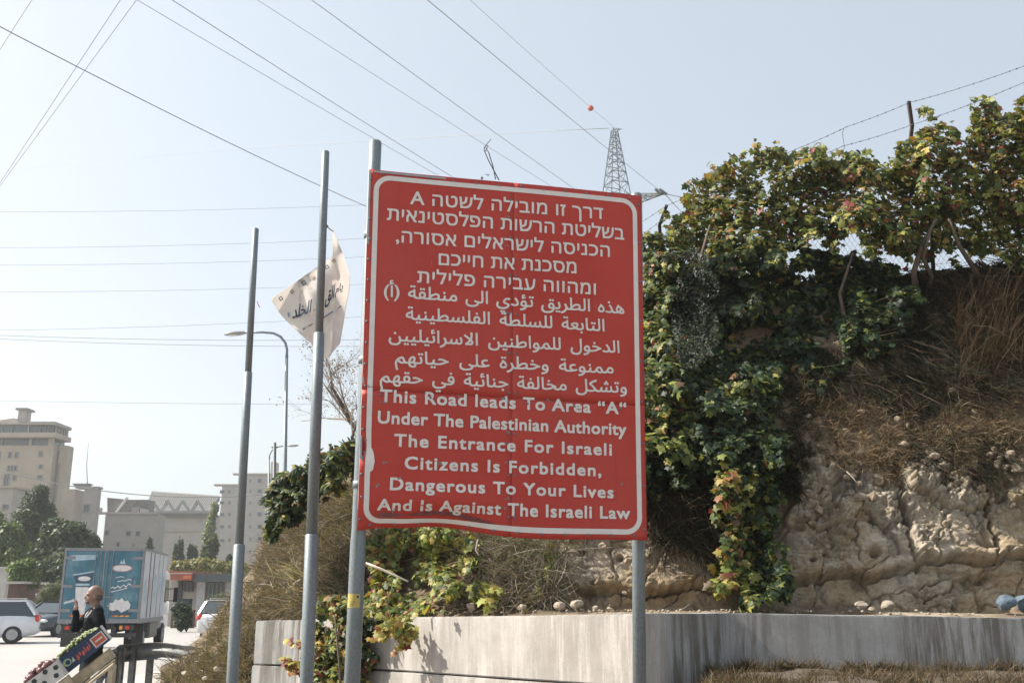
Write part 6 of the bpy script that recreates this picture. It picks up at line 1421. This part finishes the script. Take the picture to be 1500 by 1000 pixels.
# ------------------------------------------------------------------ man with a phone
def organic(name, mb, voxel, mat, parent, smooth=4, disp=0):
    me = bpy.data.meshes.new(name); me.from_pydata(mb.v, [], mb.f)
    bm = bmesh.new(); bm.from_mesh(me); bmesh.ops.recalc_face_normals(bm, faces=bm.faces); bm.to_mesh(me); bm.free()
    o = bpy.data.objects.new('tmp', me); C.objects.link(o); r = o.modifiers.new('r', 'REMESH'); r.mode = 'VOXEL'; r.voxel_size = voxel; r.use_smooth_shade = True
    if smooth: s_ = o.modifiers.new('s', 'SMOOTH'); s_.iterations = smooth; s_.factor = .5
    dg = bpy.context.evaluated_depsgraph_get(); m2 = bpy.data.meshes.new_from_object(o.evaluated_get(dg)); m2.name = name
    bpy.data.objects.remove(o); m2.materials.clear(); m2.materials.append(mat)
    if disp:
        co = np.empty(len(m2.vertices) * 3); m2.vertices.foreach_get('co', co); co = co.reshape(-1, 3); nr = np.empty(len(m2.vertices) * 3); m2.vertices.foreach_get('normal', nr); nr = nr.reshape(-1, 3)
        d = fbm(co[:, 0] * 9 + 3 * co[:, 2], co[:, 2] * 14 + 4 * co[:, 0], co[:, 1] * 9, 3, 5) * disp; m2.vertices.foreach_set('co', (co + nr * d[:, None]).reshape(-1))
    m2.update(); return link_mesh(name, m2, parent)
px0 = at(141, 875, 13.0); man = thing('person', 'bald man in a dark open jacket holding a phone up before his mouth', 'person', (px0.x, 13.0, 0))
F_ = Vector((-.86, -.51, 0)).normalized(); R_ = Vector((F_.y, -F_.x, 0))       # forward, his right
Lf = -R_; U_ = Vector((0, 0, 1))
def q(f, l, z): return F_ * f + Lf * l + Vector((0, 0, z))
FM = Matrix((Lf, F_, U_)).transposed() if False else Matrix((R_, F_, U_)).transposed()
skin = plain('tanned_skin', (.22, .13, .10), .5, 0, 25, .12)
b = MB()
hd = q(.03, 0, 1.625)
b.ell(hd + q(-.01, 0, .03), (.076, .096, .098), FM, 20, 14)       # skull
b.ell(hd + q(.022, 0, -.035), (.060, .070, .072), FM, 16, 10)     # face
b.ell(hd + q(.055, 0, -.085), (.034, .030, .026), FM, 12, 8)      # chin
b.ell(hd + q(.098, 0, -.022), (.013, .016, .022), FM, 10, 7); b.cap(hd + q(.082, 0, .010), hd + q(.098, 0, -.020), .010, .012, 8)   # nose
b.ell(hd + q(.080, 0, .022), (.045, .014, .010), FM, 12, 6)       # brow
b.ell(hd + q(.088, 0, -.058), (.022, .012, .008), FM, 10, 6)      # lips
for s in (-1, 1): b.ell(hd + q(-.005, s * .078, -.015), (.010, .022, .032), FM, 10, 7); b.ell(hd + q(.055, s * .035, -.035), (.020, .022, .020), FM, 10, 7)
b.cap(q(-.02, 0, 1.44), hd + q(-.02, 0, -.07), .060, .056)
# torso
b.ell(q(-.01, 0, 1.28), (.150, .080, .18), FM, 20, 12); b.ell(q(.0, 0, 1.06), (.135, .088, .17), FM, 20, 12); b.ell(q(-.01, 0, .93), (.160, .115, .13), FM, 20, 12)
ShR, ShL = q(-.005, -.185, 1.42), q(-.01, .185, 1.42)
b.cap(q(-.01, -.08, 1.44), ShR, .06, .055); b.cap(q(-.01, .08, 1.44), ShL, .06, .055)
ElR, WrR = Vector((-.20, -.06, 1.235)), Vector((-.185, -.13, 1.455))
ElL, WrL = Vector((.20, -.20, 1.19)), Vector((.165, -.36, 1.105))
def arm(bb, S_, E_, W_2, r): bb.cap(S_, E_, r[0], r[1]); bb.cap(E_, W_2, r[1], r[2])
arm(b, ShR, ElR, WrR, (.050, .040, .027)); arm(b, ShL, ElL, WrL, (.050, .040, .027))
def hand(bb, W_2, d, palm_n, side, curl, sc=1.0):
    """d: direction wrist->fingers, palm_n: palm facing, side: towards the thumb"""
    d, palm_n, side = d.normalized(), palm_n.normalized(), side.normalized()
    Pm = Matrix((side, d, palm_n)).transposed(); bb.ell(W_2 + d * .050 * sc, (.040 * sc, .052 * sc, .017 * sc), Pm, 14, 8); bb.cap(W_2, W_2 + d * .03, .026 * sc, .028 * sc)
    for i, (o_, L) in enumerate(((.029, .070), (.010, .078), (-.010, .072), (-.028, .056))):
        p = W_2 + d * .088 * sc + side * o_ * sc; a = 0; r = .0095 * sc
        for k, f_ in enumerate((.45, .32, .25)):
            a += curl * (1 + .08 * i); dd = (d * math.cos(a) + palm_n * math.sin(a)); n_ = p + dd * L * f_ * sc; bb.cap(p, n_, r, r * .88, 8); p = n_; r *= .9
    p = W_2 + d * .030 * sc + side * .032 * sc; dd = (side * .75 + d * .55 + palm_n * .35).normalized(); n_ = p + dd * .036 * sc; bb.cap(p, n_, .013 * sc, .011 * sc, 8); dd = (side * .15 + d * .85 + palm_n * .6).normalized(); bb.cap(n_, n_ + dd * .032 * sc, .011 * sc, .0085 * sc, 8)
hand(b, WrR, Vector((.02, -.10, .5)), Vector((-.4, -.3, .2)), Vector((.6, -.6, .1)), .85)
hand(b, WrL, Vector((-.25, -.75, -.25)), Vector((-.3, .25, -.9)), Vector((-.9, .3, .1)), .75)
for s in (-1, 1):
    hp, kn, an = q(0, s * .09, .90), q(.03, s * .10, .49), q(-.01, s * .11, .09); b.cap(hp, kn, .085, .058); b.cap(kn, an, .056, .038); b.cap(an, an + F_ * .16 + Vector((0, 0, -.05)), .036, .028)
organic('body', b, .0065, skin, man, 3)
for s in (-1, 1): m = MB(); m.ell(hd + q(.080, s * .030, .004), .0095, None, 10, 7); m.build('eye', plain('dark_eye', (.05, .04, .04), .2), man)
m = MB()
for s in (-1, 1): m.ell(hd + q(-.035, s * .060, -.018), (.018, .046, .030), FM, 14, 9)
m.ell(hd + q(-.075, 0, -.025), (.066, .034, .042), FM, 14, 9); organic('hair', m, .006, plain('short_grey_hair', (.09, .08, .075), .9), man, 3)
m = MB(); m.ell(hd + q(.066, 0, -.078), (.045, .034, .026), FM, 12, 8); organic('beard', m, .006, plain('grey_stubble', (.13, .10, .085), .9), man, 2)
jk = MB(); jk.ell(q(-.018, 0, 1.27), (.205, .122, .205), FM, 20, 12); jk.ell(q(-.012, 0, 1.05), (.200, .128, .19), FM, 20, 12); jk.ell(q(-.018, 0, .92), (.180, .122, .10), FM, 20, 12)
jk.cap(q(-.02, -.08, 1.445), ShR, .070, .070); jk.cap(q(-.02, .08, 1.445), ShL, .070, .070); jk.cap(ShR, ElR, .070, .058); jk.cap(ElR, WrR - (WrR - ElR) * .12, .057, .042); jk.cap(ShL, ElL, .072, .060); jk.cap(ElL, WrL - (WrL - ElL) * .1, .058, .043)
organic('jacket', jk, .011, plain('black_jacket', (.008, .010, .014), .95, 0, 18, .3, 0, .1), man, 4, .012)
m = MB(); m.ell(q(.030, 0, 1.22), (.088, .098, .23), FM, 18, 12); m.ell(q(.040, 0, 1.02), (.098, .104, .17), FM, 18, 12); m.cap(q(.02, 0, 1.42), q(0, 0, 1.455), .062, .060); organic('sweater', m, .010, plain('charcoal_knit', (.035, .033, .036), .95, 0, 60, .4, 0, .1), man, 3, .006)
m = MB(); m.cap(q(.085, -.055, 1.40), q(.128, -.092, 1.20), .014, .010); m.cap(q(.02, .075, 1.475), q(.095, .06, 1.37), .014, .012); m.cap(q(.02, -.075, 1.475), q(.085, -.06, 1.40), .014, .013); organic('collar', m, .006, plain('pale_collar', (.50, .48, .46), .9), man, 2)
m = MB()
for s in (-1, 1): hp, kn, an = q(0, s * .09, .92), q(.03, s * .10, .49), q(-.01, s * .11, .08); m.cap(hp, kn, .102, .078); m.cap(kn, an, .077, .068)
m.ell(q(-.005, 0, .93), (.168, .122, .12), FM, 18, 10); organic('trousers', m, .012, plain('dark_trousers', (.012, .014, .018), .95, 0, 8, .2, 0, .1), man, 4, .008)
m = MB()
for s in (-1, 1): an = q(-.01, s * .11, .045); m.cap(an - F_ * .05, an + F_ * .17, .045, .038)
organic('shoes', m, .01, M['black'], man, 2)
ph = thing('phone', 'pale flat mobile phone held level in front of the bald man\'s mouth', 'phone', tuple(Vector(man.location) + Vector((-.205, -.20, 1.565))))
m = MB(); Mr = (Matrix.Rotation(rad(-14), 3, 'Y') @ Matrix.Rotation(rad(20), 3, 'X')); m.box(-.105, .035, -.036, .036, -.005, .005, Mr); m.build('case', plain('silver_case', (.50, .50, .52), .3, .3), ph, .002); m = MB(); m.box(-.10, .03, -.032, .032, .0052, .0062, Mr); m.build('screen', M['glass'], ph)

# ------------------------------------------------------------------ fruit crates on a sloping stand
def crate_frame(px, py, Y, ang, yaw=0): return Matrix.Translation(at(px, py, Y)) @ Matrix.Rotation(yaw, 4, 'Z') @ Matrix.Rotation(-ang, 4, 'Y')
def crate(label, MT, L, Dp, Hh, cols, group='fruit crates on the sloping stand', lip=.0):
    root = thing('fruit_crate', label, 'crate'); root.matrix_world = MT; root.location = MT.to_translation(); root.rotation_euler = MT.to_euler(); root['group'] = group
    t = .010; outs = []
    for nm, bx_, mt in (('bottom', (0, L, 0, Dp, 0, t), cols[0]), ('side_panel', (0, L, -t, 0, 0, Hh), cols[0]), ('side_panel', (0, L, Dp, Dp + t, 0, Hh), cols[0]), ('end_panel', (-t, 0, -t, Dp + t, 0, Hh + .004), cols[1]), ('end_panel', (L, L + t, -t, Dp + t, 0, Hh + .004), cols[1])):
        m = MB(); m.box(*bx_); outs.append(m.build(nm, mt, root, .002))
    return root, outs
MCB = plain('navy_card', (.018, .035, .085), .6, 0, 12, .2); MCW = plain('white_card', (.50, .49, .47), .6); MCR = plain('orange_red_print', (.42, .085, .05), .5); MCG = plain('pale_green_print', (.30, .42, .25), .5); MWD = plain('pale_crate_wood', (.42, .35, .25), .8, 0, 14, .25)
Yc = 8.8; A0 = rad(40.5)
MT = crate_frame(95, 989, Yc, A0, rad(20)); kk = 1 / k_at(120, 960, Yc)
cr, pn = crate('navy printed fruit crate heaped with green grapes, tilted up beside the man', MT, .435, .30, .145, (MCB, MCW))
def patch(par, pts, mat, y=-.0125, name='logo'):
    m = MB(); m.add([(x, y, z) for x, z in pts], [tuple(range(len(pts)))]); m.build(name, mat, par)
sp_ = pn[1]
patch(sp_, [(.310, .020), (.425, .020), (.425, .115), (.310, .115)], MCW); patch(sp_, [(.322, .030), (.414, .030), (.414, .105), (.322, .105)], MCR, -.0135); patch(sp_, [(.334, .06), (.402, .06), (.402, .075), (.334, .075)], MCW, -.0145)
for k, (x, w_, h0, h1) in enumerate(((.150, .024, .03, .08), (.180, .018, .05, .09), (.202, .024, .035, .08), (.232, .014, .045, .10), (.250, .022, .04, .085), (.278, .010, .05, .11))): patch(sp_, [(x, h0), (x + w_, h0 + .008), (x + w_ * .9, h1), (x + w_ * .2, h1 - .01)], MCR, -.0130, 'lettering')
patch(sp_, [(.075 + .035 * math.cos(a), .075 + .032 * math.sin(a)) for a in [k * math.pi / 8 for k in range(16)]], MCG); patch(sp_, [(.080 + .020 * math.cos(a), .073 + .020 * math.sin(a)) for a in [k * math.pi / 8 for k in range(16)]], MCB, -.0135); patch(sp_, [(.105, .045), (.135, .05), (.13, .09), (.12, .07)], MCW, -.0133)
def pile(label, MT, L, Dp, z0_, n, r, mat, name, cat, seed, hump=.05):
    random.seed(seed); m = MB()
    for k in range(n):
        x = random.uniform(.02, L - .02); y = random.uniform(.02, Dp - .02); z = z0_ + hump * (1 - (2 * x / L - 1) ** 2) * random.uniform(.3, 1) + random.uniform(-.01, .012); m.ell((x, y, z), (r * random.uniform(.85, 1.1),) * 3, None, 7, 5)
    o = m.build(name, mat); o.location = MT.to_translation(); o.rotation_euler = MT.to_euler(); tag(o, label, cat, None, 'stuff'); return o
pile('heap of pale green grapes in the navy crate', MT, .425, .30, .135, 420, .013, plain('green_grape', (.20, .24, .10), .5, 0, 20, .4), 'grapes', 'grapes', 3, .045)
MT2 = crate_frame(104, 1003, Yc + .02, A0, rad(20)); cr2, _ = crate('plain pale wooden crate wedged under the navy crate', MT2 @ Matrix.Translation((0, .02, -.045)), .38, .30, .085, (MWD, MWD))
MT3 = crate_frame(50, 1022, Yc - .35, rad(38), rad(20)); cr3, p3 = crate('white crate with dark round dots on its side at the bottom left corner', MT3, .27, .34, .14, (MCW, MCW))
for (x, z) in ((.07, .11), (.17, .12), (.25, .10), (.12, .05), (.22, .045), (.02, .055)): patch(p3[1], [(x + .020 * math.cos(a), z + .020 * math.sin(a)) for a in [k * math.pi / 6 for k in range(12)]], plain('dark_green_dot', (.02, .035, .03), .6), -.0125, 'dot')
pile('heap of dark red plums in the dotted crate', MT3, .26, .33, .13, 50, .030, plain('plum_red', (.12, .045, .045), .4, 0, 15, .4), 'plums', 'fruit', 5, .05)
MT4 = MT3 @ Matrix.Translation((.0, .01, -.115)); crate('plain pale wooden crate under the dotted crate', MT4, .26, .33, .10, (MWD, MWD))
MS = MT2 @ Matrix.Translation((0, .02, -.045)); std = thing('fruit_stand', 'sloping wooden slatted fruit stand carrying the tilted crates at the roadside', 'stand', tuple(Vector((MS.translation.x, MS.translation.y, 0)))); 
zlow = min((MS.inverted() @ (MT4 @ Vector((x, y, 0)))).z for x in (0, .26) for y in (0, .33))
for k in range(6):
    m2 = MB(); y_ = .28 - k * .13; x0_ = -.50; z_ = -.022; m2.box(x0_, .36, y_, y_ + .08, z_ - .018, z_, MS); m2.build('slat', MWD, std, wc=True)
m2 = MB(); p4 = MS.inverted() @ MT4.translation; m2.box(p4.x + .02, p4.x + .24, p4.y + .02, p4.y + .30, -.021, max(-.0205 + .002, zlow + .0), MS); m2.build('spacer_block', MWD, std, wc=True)
for x_ in (-.46, .30):
    m2 = MB(); m2.box(x_, x_ + .04, -.38, .37, -.080, -.042, MS); m2.build('cross_rail', MWD, std, wc=True)
    for y_ in (-.36, .34): c2 = MS @ Vector((x_ + .02, y_, -.06)); m2 = MB(); m2.bar(Vector((c2.x, c2.y, 0)), c2, .04, .04, (0, 1, 0)); m2.build('leg', MWD, std, wc=True)

# ------------------------------------------------------------------ loose stones and the stick
def stone(px, py, Y, r, label, mat='stone', seed=0, cat='stone', flat_=.7):
    bm = bmesh.new(); bmesh.ops.create_icosphere(bm, subdivisions=3, radius=1); random.seed(seed)
    vs = np.array([tuple(v.co) for v in bm.verts]); pl = np.random.RandomState(seed).normal(0, 1, (7, 3)); pl /= np.linalg.norm(pl, axis=1, keepdims=True); dcut = np.random.RandomState(seed + 1).uniform(.55, .85, 7)
    for n_, d_ in zip(pl, dcut): e = vs @ n_ - d_; vs -= np.clip(e, 0, None)[:, None] * n_
    vs *= (1 + .06 * fbm(vs[:, 0] * 3, vs[:, 1] * 3, vs[:, 2] * 3, 3, seed))[:, None]
    for v, c in zip(bm.verts, vs): v.co = (c[0] * r, c[1] * r * .8, c[2] * r * flat_)
    me = bpy.data.meshes.new('loose_stone'); bm.to_mesh(me); bm.free(); me.materials.append(M[mat]); o = link_mesh('loose_stone', me); c = at(px, py, Y); o.location = (c.x, c.y, c.z + r * flat_ * .75); tag(o, label, cat, 'loose stones on the wall ledge'); return o
SD = [(846, 891, 9.9, .07, 'pale lump of rock on the wall top left of the right sign post'), (872, 893, 9.8, .035, 'small pebble between two pale lumps on the wall top'), (820, 893, 10.0, .065, 'rounded pale rock left of the pale lump under the sign'), (893, 894, 9.7, .03, 'tiny pebble beside the right sign post'), (690, 893, 10.6, .06, 'white stone lying beside the dry twigs'), (765, 893, 10.3, .055, 'grey stone half under the green creeper'),
      (1262, 892, 9.9, .065, 'grey rounded stone, left of the pair on the ledge'), (1277, 895, 9.8, .035, 'small pebble beside the pinkish stone'), (1302, 893, 9.8, .075, 'pinkish stone, right of the pair on the ledge'), (1246, 896, 9.8, .02, 'tiny pebble left of the grey rounded stone'), (1343, 895, 9.9, .02, 'tiny pebble right of the pinkish stone'), (1160, 897, 9.95, .025, 'small pebble below the foot of the vine strand'), (1100, 897, 9.8, .022, 'chip of stone on the ledge below the red leaves')]
for i, (px, py, Y, r, lab) in enumerate(SD): stone(px, py, Y, r, lab, 'stone', 10 + i)
stone(1474, 893, 9.95, .115, 'large blue grey boulder on the ledge at the right edge', 'stone_blue', 50); stone(1500, 893, 10.1, .13, 'second blue grey boulder cut by the right edge', 'stone_blue', 51)
rs_ = np.random.RandomState(5)
for i in range(34): 
    px = rs_.uniform(1040, 1499); r = float(rs_.uniform(.012, .03)); b_ = bpy.data.objects['loose_stone.001'].copy() if False else None
m = MB()
for i in range(420):
    px = rs_.uniform(600, 1600); Y = np.interp(px, [600, 940, 1160, 1600], [11.2, 9.7, 10.1, 9.9]) + rs_.uniform(-.25, .35); r = rs_.uniform(.006, .02); p = at(px, np.interp(px, [600, 940, 1160, 1600], [897, 896, 896, 905]) + rs_.uniform(-3, 2), Y); m.ell(p, (r, r, r * .7), None, 5, 4)
o = m.build('rubble', M['stone']); tag(o, 'fine stone chips and crumbs scattered along the ledge above the wall', 'rubble', None, 'stuff')
m = MB(); m.tube([at(536, 824, 10.6), at(558, 833, 10.6), at(580, 843, 10.6), at(598, 851, 10.6)], [.010, .012, .011, .008], 8); o = m.build('stick', M['wood_pale']); tag(o, 'pale straight dead stick leaning in the low vine beside the left sign post', 'stick')
for i, (pts, lab) in enumerate((([(700, 790, 10.9), (697, 805, 10.8), (705, 818, 10.8), (735, 828, 10.8), (760, 838, 10.9)], 'bent grey branch lying in the dry twigs under the sign'), ([(990, 897, 9.9), (1003, 890, 9.95), (1012, 884, 10.0)], 'short dead twig lying on the ledge right of the sign post'), ([(1240, 690, 10.3), (1250, 700, 10.25), (1256, 708, 10.2)], 'short pale root sticking out of the rock face'))):
    m = MB(); m.tube([at(*p) for p in pts], [.010, .012, .010, .008, .006][:len(pts)] if len(pts) > 3 else .007, 6); o = m.build('dead_branch', M['twig']); tag(o, lab, 'branch', 'dead branches')
for i, (px, py, Y, r, lab) in enumerate(((270, 988, 14.5, .05, 'pale stone at the foot of the scrub slope beside the guard rail'), (288, 972, 15.5, .045, 'small pale stone above the one beside the guard rail'), (300, 995, 13.8, .04, 'reddish stone low in the weeds left of the shorter pole'), (318, 982, 14.2, .05, 'white stone among the weeds left of the shorter pole'), (296, 962, 16.5, .05, 'pale stone under the rear of the silver car'))): stone(px, py, Y, r, lab, 'stone', 70 + i)

m = MB(); rr_ = np.random.RandomState(77); ico = bmesh.new(); bmesh.ops.create_icosphere(ico, subdivisions=2, radius=1); IV = np.array([tuple(v.co) for v in ico.verts]); IF = [tuple(v.index for v in f.verts) for f in ico.faces]; ico.free()
def chunk(mb, px, py, r, sd, sink=.35):
    r0 = np.random.RandomState(sd); vs = IV.copy(); pl = r0.normal(0, 1, (9, 3)); pl /= np.linalg.norm(pl, axis=1, keepdims=True)
    for n_, d_ in zip(pl, r0.uniform(.45, .8, 9)): e = vs @ n_ - d_; vs -= np.clip(e, 0, None)[:, None] * n_
    c = at(px, py, surf(px, py) - .06 - r * sink); vs = vs * np.array([r * r0.uniform(.8, 1.3), r * .8, r * r0.uniform(.7, 1.1)]) + np.array(c); mb.add(vs, IF)
for i in range(45):
    px = rr_.uniform(1165, 1510); top = np.interp(px, [1165, 1300, 1400, 1500], [690, 655, 690, 640]); py = top + abs(rr_.normal(0, 42)); chunk(m, px, py, float(rr_.uniform(.02, .085)), 300 + i, -.15)
for i in range(16): px = rr_.uniform(1180, 1510); chunk(m, px, rr_.uniform(600, 700), float(rr_.uniform(.02, .05)), 700 + i, .1)
for i in range(14): px = rr_.uniform(825, 930); chunk(m, px, rr_.uniform(800, 888), float(rr_.uniform(.02, .05)), 800 + i, -.2)
o = m.build('rubble', M['stone_rub']); tag(o, 'broken angular stones bedded in the crumbling upper part of the rock face', 'rubble', None, 'stuff')
for i, (px, py, r, lab) in enumerate(((1398, 577, .085, 'pale flat stone lying in the dry grass high on the slope'), (1262, 606, .06, 'pale stone low in the straw left of the flat one'), (1325, 655, .08, 'whitish stone at the head of the long vertical crack'), (1370, 672, .075, 'rounded stone in the dark grass above the rock face'), (1482, 668, .07, 'pale lump at the right end of the rubble band'), (1185, 612, .05, 'greyish lump at the left edge of the straw slope'))):
    stone(px, py, surf(px, py) - .10, r * .8, lab, 'stone_rub', 90 + i)
